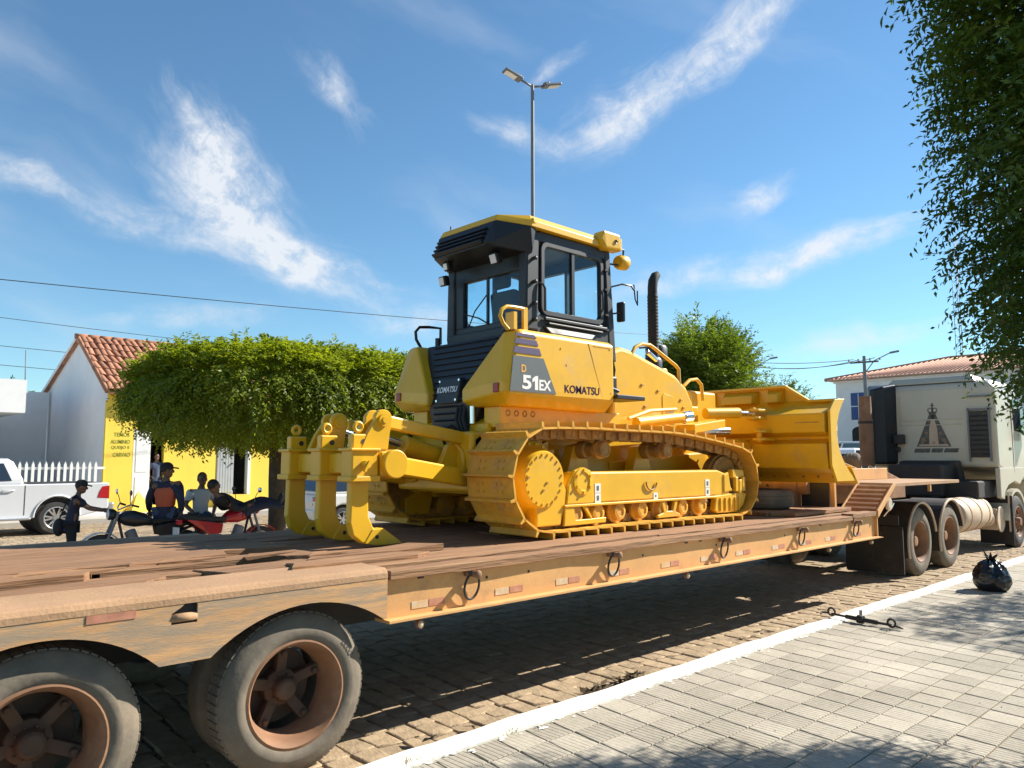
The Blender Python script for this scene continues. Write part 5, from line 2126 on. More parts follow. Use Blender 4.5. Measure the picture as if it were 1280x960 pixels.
# mounting bracket plates on the back of the tractor
for s in (-1, 1):
    m = MB()
    a, b = sorted((YC + s * 0.30, YC + s * 0.36))
    m.prism([(4.62, 1.45), (4.30, 1.62), (4.22, 1.74), (4.30, 1.90), (4.62, 2.04)], 'xz', a, b)
    a, b = sorted((YC + s * 0.50, YC + s * 0.56))
    m.prism([(4.64, 1.42), (4.48, 1.50), (4.44, 1.95), (4.64, 2.06)], 'xz', a, b)
    m.build('ripper_mount', YP, dozer, bevel=0.008)
m = MB()
m.box(4.40, 4.62, YC - 0.56, YC + 0.56, 1.48, 2.02)
m.build('rear_housing', YP, dozer, bevel=0.03)
for s in (-1, 1):
    m = MB()
    m.ring((4.39, YC + s * 0.30, 1.74), (1, 0, 0), 0.17, 0.018, 28, 8)
    m.build('housing_ring', YP, dozer)

# ------------------------------------------------------------------ tractor truck in front of the trailer
truck = thing('tractor_truck', 'cream tractor truck with robed figure decal on its cab, coupled to the trailer', 'truck', (15.5, 5.65, 0.0))
KR = 0.515
for (cx, steer) in ((12.73, False), (14.06, False), (18.15, True)):
    for side, yo in ((-1, 4.38), (1, 6.92)):
        w = bpy.data.objects.new('wheel', None)
        COL.objects.link(w)
        w.parent = truck
        ORG[w.name] = ORG[truck.name]
        wheel_set('wheel', '', w, cx, yo, side, KR, 0.305, 0.27, 'tyre_dusty' if not steer else 'tyre_black', 'wheel_brown', not steer, 0.16 if not steer else 0.06)
        h = MB()
        dp = 0.16 if not steer else 0.06
        h.lathe([(0.0, dp - 0.09), (0.07, dp - 0.085), (0.085, dp - 0.06), (0.10, dp + 0.01), (0.17, dp + 0.02), (0.25, dp + 0.03), (0.25, dp + 0.05), (0.0, dp + 0.05)], (cx, yo, KR), (0, -side, 0), 28)
        for k in range(10):
            a = 2 * PI * k / 10
            p = Vector((cx + 0.135 * math.cos(a), yo - side * (dp + 0.015), KR + 0.135 * math.sin(a)))
            h.cyl(p, p + Vector((0, side * 0.05, 0)), 0.016, n=6)
        h.build('hub', 'wheel_brown', w)
m = MB()
for yy in (5.22, 6.0):
    m.box(11.7, 19.4, yy, yy + 0.09, 0.78, 1.05)
for x in (12.2, 13.4, 15.0, 16.6):
    m.box(x, x + 0.12, 5.31, 6.0, 0.82, 1.0)
for x in (12.73, 14.06):
    m.cyl((x, 4.7, KR), (x, 6.6, KR), 0.10, n=12)
m.build('chassis', 'dark_steel', truck)
m = MB()
m.lathe([(0.0, 0.0), (0.45, 0.0), (0.45, 0.06), (0.0, 0.07)], (13.2, 5.65, 1.06), (0, 0, 1), 28)
m.box(12.9, 13.5, 5.25, 6.05, 1.0, 1.06)
m.build('fifth_wheel', 'dark_steel', truck)
# rounded mudguards over the drive wheels
for side, y0, y1 in ((-1, 4.36, 4.95), (1, 6.35, 6.94)):
    for cx in (12.73, 14.06):
        pts = arc(cx, KR, 0.60, 200, 12, 22)
        inn = arc(cx, KR, 0.575, 12, 200, 22)
        g = MB()
        P = pts + inn
        # strip in segments so every quad is planar
        for i in range(len(pts) - 1):
            a, b = pts[i], pts[i + 1]
            c, d = inn[len(inn) - 2 - i], inn[len(inn) - 1 - i]
            g.prism([a, b, c, d], 'xz', y0, y1)
        mg = g.build('mudguard', 'dark_steel', truck)
        e = MB()
        yy = y0 if side < 0 else y1
        e.tube([(x, yy, z) for x, z in arc(cx, KR, 0.592, 200, 12, 22)], 0.02, 8)
        e.build('mudguard_edge', 'tank_tan', mg)
m = MB()
m.box(11.93, 11.955, 4.36, 5.20, 0.10, 0.78)
m.build('mud_flap', 'mud_flap', truck)
m = MB()
m.box(11.93, 11.955, 6.10, 6.94, 0.10, 0.78)
m.build('mud_flap', 'mud_flap', truck)
m = MB()
m.box(11.90, 11.93, 4.4, 6.9, 0.80, 0.95)
m.build('rear_bar', 'dark_steel', truck, bevel=0.006)
m = MB()
m.tube([(11.9, 4.6, 0.93), (11.9, 4.5, 1.05), (12.0, 4.5, 1.12)], 0.018, 8)
m.build('air_line', 'chrome', truck)
# fuel tank with straps, air reservoir
m = MB()
m.lathe([(0.0, 0.0), (0.22, 0.005), (0.295, 0.03), (0.315, 0.08), (0.315, 1.52), (0.295, 1.57), (0.22, 1.60), (0.0, 1.605)], (15.28, 4.80, 0.745), (1, 0, 0), 32)
ft = m.build('fuel_tank', 'tank_tan', truck)
for x in (15.55, 16.1, 16.6):
    m = MB()
    m.lathe([(0.317, 0.0), (0.323, 0.004), (0.323, 0.05), (0.317, 0.054)], (x, 4.80, 0.745), (1, 0, 0), 32, True, True)
    m.build('tank_strap', 'dusty_plate', ft)
m = MB()
m.cyl((17.0, 4.68, 0.62), (17.42, 4.68, 0.62), 0.15, n=22)
m.build('air_tank', 'tank_tan', truck, bevel=0.02)
m = MB()
m.cyl((17.35, 4.52, 0.60), (17.35, 4.49, 0.60), 0.25, n=28)
m.box(17.15, 17.34, 4.52, 4.9, 0.4, 0.8)
m.build('filter_housing', 'tank_tan', truck, bevel=0.01)
m = MB()
m.box(17.62, 17.64, 4.36, 4.95, 0.10, 1.05)
m.build('mud_flap', 'mud_flap', truck)
m = MB()
m.box(17.60, 17.62, 4.40, 4.43, 0.35, 1.10)
m.build('flap_stay', 'tank_tan', truck)
# cab
CX0, CX1 = 17.2, 19.45
m = MB()
m.hull([(CX0, 4.44, 1.62), (CX0, 6.86, 1.62), (CX0, 4.44, 3.18), (CX0, 6.86, 3.18), (CX0 + 0.03, 4.56, 3.30), (CX0 + 0.03, 6.74, 3.30),
        (CX1, 4.44, 1.30), (CX1, 6.86, 1.30), (CX1 - 0.06, 4.46, 2.35), (CX1 - 0.06, 6.84, 2.35), (CX1 - 0.35, 4.56, 3.20), (CX1 - 0.35, 6.74, 3.20), (CX0 + 0.9, 4.44, 1.42), (CX0 + 0.9, 6.86, 1.42),
        (CX0 + 0.3, 4.60, 3.36), (CX0 + 0.3, 6.70, 3.36), (CX1 - 0.6, 4.60, 3.34), (CX1 - 0.6, 6.70, 3.34)])
tcab = m.build('truck_cab', 'cab_white', truck, bevel=0.05, seg=3)
m = MB()
m.hull([(CX0 + 0.05, 4.78, 3.33), (CX0 + 0.05, 6.5, 3.33), (CX0 + 0.15, 4.88, 3.47), (CX0 + 0.15, 6.40, 3.47), (CX1 - 0.6, 4.9, 3.44), (CX1 - 0.6, 6.4, 3.44), (CX1 - 0.4, 4.78, 3.31), (CX1 - 0.4, 6.5, 3.31)])
m.build('roof_hatch', 'cab_white', tcab, bevel=0.03)
# rear wall details: pressed panel lines, ribs, louvre at the corner
m = MB()
m.box(CX0 - 0.012, CX0 + 0.01, 5.05, 6.20, 2.56, 2.585)
m.box(CX0 - 0.012, CX0 + 0.01, 5.05, 6.20, 2.46, 2.475)
m.box(CX0 - 0.012, CX0 + 0.01, 6.20, 6.215, 2.46, 3.08)
m.build('pressed_rib', 'cab_white', tcab, bevel=0.004, seg=1)
m = MB()
m.box(CX0 - 0.03, CX0 + 0.01, 4.56, 4.92, 1.80, 2.72)
lv = m.build('side_louvre', 'black_paint', tcab)
for k in range(9):
    MB().obox((CX0 - 0.036, 4.74, 1.86 + k * 0.095), (0.03, 0.30, 0.02), (0, 0.5, 0)).build('louvre_slat', 'dark_steel', lv)
m = MB()
for yy in (4.555, 4.925):
    m.box(CX0 - 0.05, CX0 - 0.01, yy - 0.015, yy + 0.015, 1.72, 2.78)
for z in (2.74, 3.0):
    m.box(CX0 - 0.05, CX0 - 0.01, 4.50, 4.92, z, z + 0.03)
m.build('louvre_frame', 'pole_grey', tcab)
m = MB()
m.box(CX0 - 0.14, CX0 - 0.004, 6.14, 6.34, 2.08, 2.28)
m.box(CX0 - 0.08, CX0 - 0.004, 6.24, 6.36, 1.92, 2.02)
m.build('junction_box', 'black_paint', tcab, bevel=0.01)
# black corner fairing and intake stack on the far side
m = MB()
m.hull([(CX0 - 0.42, 6.60, 1.66), (CX0 - 0.42, 6.70, 1.66), (CX0, 6.30, 1.66), (CX0, 6.88, 1.66), (CX0 - 0.40, 6.58, 3.24), (CX0 - 0.40, 6.68, 3.24), (CX0, 6.28, 3.36), (CX0, 6.88, 3.36), (CX0 - 0.30, 6.42, 3.30), (CX0 - 0.3, 6.42, 1.66)])
m.build('corner_fairing', 'black_paint', truck, bevel=0.06, seg=3)
m = MB()
m.lathe([(0.0, 0), (0.13, 0.0), (0.14, 0.05), (0.14, 0.95), (0.125, 1.0), (0.12, 1.45), (0.0, 1.46)], (16.4, 6.62, 1.62), (0, 0, 1), 24)
stk = m.build('intake_stack', 'wheel_brown', truck)
m = MB()
m.lathe([(0.142, 0.0), (0.15, 0.004), (0.15, 0.05), (0.142, 0.054)], (16.4, 6.62, 2.5), (0, 0, 1), 24, True, True)
m.build('stack_clamp', 'dark_steel', stk)
m = MB()
m.box(16.2, 17.18, 5.15, 6.15, 1.05, 1.66)
m.hull([(16.9, 5.0, 1.2), (16.9, 6.25, 1.2), (17.19, 5.0, 1.2), (17.19, 6.25, 1.2), (16.95, 5.1, 1.72), (16.95, 6.2, 1.72), (17.19, 5.1, 1.74), (17.19, 6.2, 1.74)])
m.box(16.4, 17.9, 4.6, 6.8, 1.02, 1.35)
m.build('engine_block', 'dark_steel', truck, bevel=0.03)
# front mudguard, side steps, mirror, door lines
m = MB()
for i in range(14):
    P0 = arc(18.15, KR, 0.66, 175, 5, 14)
    P1 = arc(18.15, KR, 0.60, 175, 5, 14)
    m.prism([P0[i], P0[i + 1], P1[i + 1], P1[i]], 'xz', 4.40, 4.95)
m.build('front_mudguard', 'cab_white', tcab)
m = MB()
m.prism([(17.22, 1.60), (17.22, 1.02), (17.45, 0.98), (17.50, 1.12), (17.75, 1.25), (18.2, 1.32), (18.6, 1.25), (18.9, 1.42), (18.9, 1.60)], 'xz', 4.435, 4.52)
m.build('lower_panel', 'cab_white', tcab, bevel=0.015)
m = MB()
m.box(18.22, 18.23, 4.434, 4.445, 1.5, 3.0)
m.box(17.95, 18.1, 4.430, 4.445, 1.95, 2.0)
m.build('door_seam', 'dark_steel', tcab)
m = MB()
m.hull([(18.4, 4.437, 2.35), (19.25, 4.437, 2.3), (18.4, 4.44, 3.0), (19.05, 4.44, 3.0), (18.4, 4.46, 2.35), (19.25, 4.46, 2.3), (18.4, 4.46, 3.0), (19.05, 4.46, 3.0)])
m.build('door_pane', 'car_glass', tcab)
m = MB()
m.box(19.0, 19.12, 4.18, 4.40, 2.15, 2.85)
m.build('mirror', 'black_paint', tcab, bevel=0.04, seg=3)
m = MB()
m.hull([(CX1 - 0.055, 4.6, 2.36), (CX1 - 0.055, 6.7, 2.36), (CX1 - 0.33, 4.68, 3.12), (CX1 - 0.33, 6.62, 3.12), (CX1 - 0.04, 4.6, 2.36), (CX1 - 0.04, 6.7, 2.36), (CX1 - 0.30, 4.68, 3.14), (CX1 - 0.30, 6.62, 3.14)])
m.build('windscreen', 'car_glass', tcab)
m = MB()
m.box(CX1 - 0.12, CX1 + 0.06, 4.44, 6.86, 0.45, 1.32)
m.build('bumper', 'cab_white', truck, bevel=0.05, seg=3)
m = MB()
for k in range(4):
    m.box(18.9, 18.96, 4.36, 4.44, 0.42 + k * 0.1, 0.47 + k * 0.1)
m.build('wheel_nut_cover', 'pole_grey', truck)
# robed figure with crown, painted on the rear wall (flat print)
DX = CX0 - 0.004


def flat_x(poly, name, mat, x=DX, parent=tcab):
    """poly of (y, z) on the rear wall, facing back."""
    return MB().prism(poly, 'yz', x - 0.002, x).build(name, mat, parent)


yc0 = 5.585
flat_x([(yc0 - 0.325, 2.02), (yc0 + 0.335, 2.02), (yc0 + 0.06, 2.70), (yc0 - 0.05, 2.70)], 'robe_decal', 'decal_dark')
flat_x([(yc0 - 0.09, 2.04), (yc0 + 0.09, 2.04), (yc0 + 0.075, 2.40), (yc0 + 0.03, 2.58), (yc0 - 0.03, 2.58), (yc0 - 0.075, 2.40)], 'robe_front_decal', 'tank_tan', DX - 0.004)
flat_x([(yc0 - 0.28, 2.035), (yc0 + 0.29, 2.035), (yc0 + 0.275, 2.07), (yc0 - 0.265, 2.07)], 'robe_hem_decal', 'tank_tan', DX - 0.0045)
m = MB()
for (dy, dz, rr) in ((-0.19, 2.16, 0.035), (0.19, 2.16, 0.035), (-0.13, 2.30, 0.028), (0.13, 2.30, 0.028), (0.0, 2.10, 0.03), (-0.22, 2.10, 0.025), (0.22, 2.10, 0.025)):
    m.lathe([(rr * 0.45, 0), (rr, 0), (rr, 0.002), (rr * 0.45, 0.002)], (DX - 0.0042, yc0 + dy, dz), (-1, 0, 0), 12, False, True)
m.build('robe_trim_decal', 'dusty_plate', tcab)
flat_x([(yc0 + 0.035 * math.cos(t), 2.635 + 0.05 * math.sin(t)) for t in [k * PI / 6 for k in range(12)]], 'face_decal', 'dark_steel', DX - 0.004)
m = MB()
for dy in (-0.055, 0.055):
    m.lathe([(0.035, 0), (0.05, 0), (0.05, 0.003), (0.035, 0.003)], (DX - 0.002, yc0 + dy * 0.8, 2.77), (-1, 0, 0), 16, False, True)
m.box(DX - 0.005, DX - 0.001, yc0 - 0.075, yc0 + 0.075, 2.70, 2.725)
m.box(DX - 0.005, DX - 0.001, yc0 - 0.012, yc0 + 0.012, 2.72, 2.92)
m.box(DX - 0.005, DX - 0.001, yc0 - 0.035, yc0 + 0.035, 2.86, 2.875)
m.build('crown_decal', 'decal_dark', tcab)
for (a, b) in ((5.98, 5.68), (5.65, 5.44), (5.41, 5.15)):
    flat_x([(a, 1.90), (b, 1.90), (b - 0.03, 1.985), (a - 0.03, 1.985)], 'banner_decal', 'decal_dark')

# ------------------------------------------------------------------ yellow house with tiled roof
HX0, HX1, HY0, HY1 = 7.2, 15.6, 26.0, 34.0
EZ, RZ, RY = 3.86, 5.93, 29.3
house = thing('yellow_house', 'small yellow fronted house with grey gable wall and terracotta tile roof', 'house', (HX0, HY0, 0.14))


def wall_with_holes(x0, x1, z0, z1, holes, y0, y1, name, mat, parent):
    """Front wall cut into blocks round its door openings."""
    xs = sorted(holes)
    m = MB()
    cur = x0
    for (a, b, zt) in xs:
        if a > cur:
            m.box(cur, a, y0, y1, z0, z1)
        m.box(a, b, y0, y1, zt, z1)
        cur = b
    m.box(cur, x1, y0, y1, z0, z1)
    return m.build(name, mat, parent)


fw = wall_with_holes(HX0 + 0.02, HX1, 0.14, EZ, [(8.02, 9.02, 2.72), (10.68, 11.86, 2.66), (13.2, 14.2, 2.66)], HY0, HY0 + 0.25, 'front_wall', 'wall_yellow', house)
m = MB()
g = [(HY0 + 0.002, 0.14), (HY1, 0.14), (HY1, 4.2), (RY, RZ - 0.08), (HY0 + 0.002, EZ)]
m.prism(g, 'yz', HX0, HX0 + 0.019)
m.build('gable_wall', 'wall_grey', house)
m = MB()
m.prism([(HY0 + 0.25, 0.14), (HY1, 0.14), (HY1, 4.2), (RY, RZ - 0.08), (HY0 + 0.25, EZ)], 'yz', HX1 - 0.2, HX1 - 0.002)
m.build('gable_wall', 'wall_grey', house)
m = MB()
m.prism([(HY0 + 0.251, 0.14), (HY0 + 2.2, 0.14), (HY0 + 2.2, 3.4), (HY0 + 0.251, 3.4)], 'yz', HX0 + 0.02, HX0 + 0.3)
m.box(HX0 + 0.3, HX1 - 0.3, HY0 + 2.2, HY0 + 2.3, 0.14, 3.4)
m.box(HX0 + 0.3, HX1 - 0.3, HY0 + 0.26, HY0 + 2.2, 3.4, 3.5)
m.build('inner_room', 'dark_room', house)
m = MB()
m.box(HX0 - 0.012, HX0 + 0.02, HY0 - 0.012, HY0 + 0.12, 0.14, 3.58)
m.build('corner_strip', 'wall_yellow', house)
# doors: double leaves, one folded open against the reveal
m = MB()
m.box(8.04, 8.56, HY0 + 0.02, HY0 + 0.07, 0.28, 2.70)
d1 = m.build('door_leaf', 'door_white', house)
m = MB()
for z0, z1 in ((0.45, 1.2), (1.35, 2.55)):
    m.box(8.12, 8.48, HY0 + 0.008, HY0 + 0.02, z0, z1)
m.build('door_panel', 'door_white', d1, bevel=0.01)
m = MB()
m.box(10.72, 11.32, HY0 + 0.02, HY0 + 0.07, 0.55, 2.64)
d2 = m.build('door_leaf', 'door_grey', house)
m = MB()
for k in range(6):
    m.box(10.75 + k * 0.095, 10.83 + k * 0.095, HY0 + 0.008, HY0 + 0.02, 0.62, 2.58)
m.build('door_board', 'door_grey', d2)
m = MB()
m.cyl((11.24, HY0 + 0.02, 1.6), (11.24, HY0 - 0.05, 1.6), 0.03, n=8)
m.build('door_handle', 'dark_steel', d2)
for (a, b, zt) in ((8.02, 9.02, 2.72), (10.68, 11.86, 2.66)):
    m = MB()
    m.box(b - 0.05, b + 0.05, HY0 - 0.015, HY0 + 0.22, 0.5, zt)
    m.build('door_jamb', 'door_white' if a > 9 else 'wall_yellow', house)
    m = MB()
    m.box(a - 0.02, b + 0.02, HY0 - 0.12, HY0 + 0.2, 0.14, 0.30 if a < 9 else 0.54)
    m.build('door_step', 'wall_yellow', house)
m = MB()
m.hull([(7.78, HY0 - 0.9, 0.14), (8.5, HY0 - 0.9, 0.14), (8.14, HY0 - 0.3, 0.75), (7.78, HY0 - 0.3, 0.14), (8.5, HY0 - 0.3, 0.14)])
m.build('corner_buttress', 'wall_yellow', house)
# painted lettering on the wall
pbr('paint_green', (0.20, 0.24, 0.03), 0.9, var=0.3, scale=8)
for (t, w, z, x) in (('TEMOS', 0.46, 2.46, 7.44), ('ALUMINIO', 0.56, 2.24, 7.36), ('QUEIJO E', 0.54, 2.05, 7.38), ('CARVAO', 0.50, 1.83, 7.44)):
    put_text(t, w, 0.125, (x, HY0 - 0.004, z), '-y', 'paint_green', fw, bold=0.012)
# roof: rows of half-round tiles, each its own piece on the street slope
EY = HY0 - 0.35
EZ2 = EZ - 0.02
m = MB()
m.hull([(HX0 - 0.16, EY, EZ2 - 0.02), (HX1 + 0.16, EY, EZ2 - 0.02), (HX0 - 0.16, RY, RZ), (HX1 + 0.16, RY, RZ), (HX0 - 0.16, EY, EZ2 - 0.07), (HX1 + 0.16, EY, EZ2 - 0.07), (HX0 - 0.16, RY, RZ - 0.06), (HX1 + 0.16, RY, RZ - 0.06)])
roofd = m.build('roof', 'roof_tile', house)
m = MB()
m.hull([(HX0 - 0.16, HY1 + 0.3, 4.10), (HX1 + 0.16, HY1 + 0.3, 4.10), (HX0 - 0.16, RY, RZ), (HX1 + 0.16, RY, RZ), (HX0 - 0.16, HY1 + 0.3, 4.04), (HX1 + 0.16, HY1 + 0.3, 4.04), (HX0 - 0.16, RY, RZ - 0.06), (HX1 + 0.16, RY, RZ - 0.06)])
m.build('roof_back', 'roof_tile', house)
slope = Vector((0, RY - EY, RZ - EZ2))
SL = slope.length
sdir = slope.normalized()
snrm = Vector((0, -sdir.z, sdir.y))
TWD = 0.205
NROW = 8
TL = SL / NROW * 1.12
tm = MB()
n = 6
rad0, rad1 = 0.098, 0.082
vs = []
for (yy, rr, lift) in ((0, rad0, 0.02), (TL, rad1, 0.0)):
    for i in range(n + 1):
        a = PI * i / n
        vs.append((rr * math.cos(a), yy, rr * 0.75 * math.sin(a) + lift))
    for i in range(n + 1):
        a = PI * i / n
        vs.append(((rr - 0.016) * math.cos(a), yy, (rr - 0.016) * 0.75 * math.sin(a) + lift))
k = n + 1
fs = []
for i in range(n):
    fs.append((i, i + 1, 2 * k + i + 1, 2 * k + i))
    fs.append((i, k + i, k + i + 1, i + 1))
tm.add(vs, fs, True)
tile_me = tm.mesh('roof_tile')
tile_me.materials.append(MATS['roof_tile'])
rngh = random.Random(12)
org = Vector(ORG[house.name])
ncol = int((HX1 - HX0 + 0.3) / TWD)
cnt = 0
rest = MB()
for c in range(ncol):
    x = HX0 - 0.10 + (c + 0.5) * TWD
    for r_ in range(NROW):
        base = Vector((x + rngh.uniform(-0.022, 0.022), EY, EZ2)) + sdir * (r_ * SL / NROW - 0.03 + rngh.uniform(-0.03, 0.03)) + snrm * (0.012 + rngh.uniform(0, 0.015))
        yaw = rngh.uniform(-0.09, 0.09)
        Mx = Matrix((Vector((1, 0, 0)), sdir, snrm)).transposed()
        Mx = Mx @ Matrix.Rotation(yaw, 3, 'Z')
        if cnt < 298:
            o = bpy.data.objects.new('roof_tile', tile_me)
            COL.objects.link(o)
            o.parent = roofd
            M4 = Mx.to_4x4()
            M4.translation = base - org
            o.matrix_basis = M4
            cnt += 1
        else:
            rest.add([base + Mx @ Vector(v) for v in vs], fs, True)
rest_o = rest.build('roof_tiles', 'roof_tile', roofd, fix=False)
tag(rest_o, kind='stuff')
m = MB()
x = HX0 - 0.2
while x < HX1 + 0.1:
    m.tube([(x, RY, RZ + 0.03), (x + 0.42, RY, RZ + 0.05)], [0.10, 0.085], 8)
    x += 0.38
m.build('ridge_tiles', 'roof_tile', roofd)
m = MB()
for k in range(8):
    p = Vector((HX0 - 0.10, EY, EZ2)) + sdir * (k * SL / 8)
    m.tube([p + snrm * 0.0, p + sdir * (SL / 8 * 1.1) + snrm * 0.02], [0.07, 0.06], 6)
m.build('verge_tiles', 'roof_tile', roofd)

m = MB()
m.prism([(HY1 + 0.3, 4.0), (RY, RZ - 0.10), (RY, RZ + 0.03), (HY1 + 0.3, 4.13)], 'yz', HX0 - 0.185, HX0 - 0.162)
m.build('verge_board', 'wall_white', house)

# ------------------------------------------------------------------ white yard wall and house corner next door
nb = thing('neighbour_house', 'plain white flat-topped house corner and yard wall left of the gable', 'house', (4.0, 33.0, 0.14))
m = MB()
m.box(-6.0, 7.1, 33.0, 33.3, 0.14, 4.25)
m.build('yard_wall', 'wall_white', nb)
m = MB()
m.box(-8.0, 5.22, 27.0, 32.9, 3.15, 4.15)
m.build('upper_storey', 'wall_white', nb)
m = MB()
m.box(-8.0, 4.1, 28.4, 32.9, 0.14, 3.15)
m.build('lower_storey', 'wall_white', nb)
aer = MB()
aer.cyl((6.6, 34.4, 4.2), (6.55, 34.4, 5.95), 0.02, n=6)
tag(aer.build('aerial_mast', 'pole_grey', at=(6.6, 34.4, 4.2)), 'thin aerial mast standing above the white yard wall', 'aerial')

# picket fence between the pickup and the gable
fence = thing('picket_fence', 'white picket fence in front of the grey gable wall', 'fence', (5.4, 24.6, 0.14))
x = 4.55
while x < 6.75:
    m = MB()
    m.prism([(x - 0.035, 0.30), (x + 0.035, 0.30), (x + 0.035, 1.60), (x, 1.70), (x - 0.035, 1.60)], 'xz', 24.6, 24.63)
    m.build('picket', 'door_white', fence)
    x += 0.158
for z in (1.47, 0.6):
    m = MB()
    m.box(4.45, 6.85, 24.632, 24.67, z, z + 0.07)
    m.build('rail', 'door_white', fence)
m = MB()
m.box(4.4, 6.9, 24.55, 24.7, 0.14, 0.30)
m.build('plinth', 'wall_white', fence)

# ------------------------------------------------------------------ far building at the end of the square
bx = 52.0
fb = thing('town_hall', 'two storey pale building with blue shuttered windows and hipped tile roof', 'building', (bx, 15.0, 0.0))
m = MB()
m.box(bx, bx + 12, 4.0, 22.9, 0.0, 7.0)
m.build('wall', 'wall_white', fb)
m = MB()
m.box(bx - 0.12, bx + 12.1, 3.9, 23.02, 6.85, 7.02)
m.build('cornice', 'wall_white', fb, bevel=0.03)
m = MB()
m.hull([(bx - 0.5, 3.6, 7.03), (bx - 0.5, 23.4, 7.03), (bx + 12.5, 3.6, 7.03), (bx + 12.5, 23.4, 7.03), (bx + 5.8, 17.5, 8.6), (bx + 5.8, 8.5, 8.6), (bx - 0.5, 3.6, 7.10), (bx - 0.5, 23.4, 7.10)])
frf = m.build('roof', 'far_tile', fb)
m = MB()
for yy in np.arange(4.2, 23.2, 0.26):
    t0 = 0.0
    top_y = min(max(yy, 8.5), 17.5)
    f_ = 1.0 if 8.5 <= yy <= 17.5 else (1 - abs(yy - top_y) / (23.4 - 17.5 if yy > 17.5 else 8.5 - 3.6))
    m.tube([(bx - 0.5, yy, 7.12), (bx - 0.5 + 6.3 * f_, yy, 7.12 + 1.53 * f_)], 0.05, 5)
m.build('tile_rows', 'far_tile', frf)
m = MB()
m.tube([(bx - 0.5, 23.4, 7.1), (bx + 5.8, 17.5, 8.65), (bx + 5.8, 8.5, 8.65), (bx - 0.5, 3.6, 7.1)], 0.14, 6)
m.build('ridge', 'roof_tile', frf)
for row, (z0, z1) in enumerate(((4.35, 6.15), (1.0, 3.9))):
    for yy in (21.4, 18.8, 16.2, 13.6, 11.0, 8.4, 5.8):
        m = MB()
        if row == 0:
            m.box(bx - 0.03, bx + 0.02, yy - 0.5, yy + 0.5, z0, z1)
            w = m.build('window', 'blue_shutter', fb)
            m = MB()
            m.box(bx - 0.05, bx - 0.031, yy - 0.02, yy + 0.02, z0 + 0.05, z1 - 0.05)
            m.box(bx - 0.05, bx - 0.031, yy - 0.48, yy + 0.48, (z0 + z1) / 2 - 0.03, (z0 + z1) / 2 + 0.03)
            m.build('shutter_bar', 'wall_white', w)
        else:
            pts = [(yy - 0.5, z0), (yy + 0.5, z0)] + [(yy + 0.5 * math.cos(R(a)), z1 - 0.32 + 0.32 * math.sin(R(a))) for a in range(0, 181, 20)]
            m.prism(pts, 'yz', bx - 0.03, bx + 0.02)
            w = m.build('doorway', 'dark_room', fb)
            m = MB()
            m.box(bx - 0.06, bx - 0.031, yy - 0.58, yy + 0.58, 0.9, 1.0)
            m.build('sill', 'wall_white', w)
# low white house further right of it hidden by the truck: a plain wall line of the street
for k, (x, y, w, d, h, mt) in enumerate(((75, 34, 10, 14, 4.5, 'wall_white'), (20, 34, 10, 8, 4.3, 'wall_white'))):
    lab = ('low white house far behind the parked vans', 'low white house next to the yellow fronted house')[k]
    hh = thing('low_house', lab, 'house', (x, y, 0))
    MB().box(x, x + w, y, y + d, 0.0, h).build('wall', mt, hh)
    MB().hull([(x - 0.3, y - 0.3, h + 0.002), (x + w + 0.3, y - 0.3, h + 0.002), (x - 0.3, y + d + 0.3, h + 0.002), (x + w + 0.3, y + d + 0.3, h + 0.002), (x - 0.3, y + d / 2, h + 1.3), (x + w + 0.3, y + d / 2, h + 1.3)]).build('roof', 'far_tile', hh)
    for q in range(3):
        MB().box(x + 1 + q * 3, x + 2 + q * 3, y - 0.02, y + 0.05, 0.3, 2.5).build('door', 'blue_shutter', hh)

# ------------------------------------------------------------------ lamp posts, poles, wires
def street_lamp(x, y, h, label, arm=0.8, dirv=(0.95, -0.3), tilt=0.28):
    t = thing('street_lamp', label, 'street lamp', (x, y, 0))
    m = MB()
    m.lathe([(0.09, 0), (0.09, 0.5), (0.075, 0.52), (0.07, h * 0.62), (0.052, h * 0.63), (0.045, h)], (x, y, 0), (0, 0, 1), 14)
    m.build('pole', 'pole_grey', t)
    d = Vector((dirv[0], dirv[1], 0)).normalized()
    for s in (-1, 1):
        a = Vector((x, y, h - 0.05))
        b = a + d * s * arm * 0.42 + Vector((0, 0, 0.42 * arm * tilt))
        c = a + d * s * arm * 1.05 + Vector((0, 0, 1.05 * arm * tilt))
        m = MB()
        m.tube([a, b], 0.03, 8)
        m.build('arm', 'pole_grey', t)
        m = MB()
        dd = (c - b).normalized()
        e = dd.to_track_quat('X', 'Z').to_euler()
        m.obox((b + c) / 2, ((c - b).length, 0.26, 0.07), e)
        m.obox(b + dd * 0.1 + Vector((0, 0, 0.06)), (0.16, 0.14, 0.07), e)
        hd = m.build('lamp_head', 'pole_grey', t, bevel=0.02)
        m = MB()
        m.obox((b + c) / 2 + dd * 0.07 - Vector((0, 0, 0.041)), ((c - b).length * 0.62, 0.19, 0.012), e)
        m.build('lamp_lens', 'lamp_lens', hd)
    return t


street_lamp(13.95, 14.0, 11.75, 'tall grey street lamp with twin flat heads behind the cab', 0.82, (0.97, -0.25), 0.30)


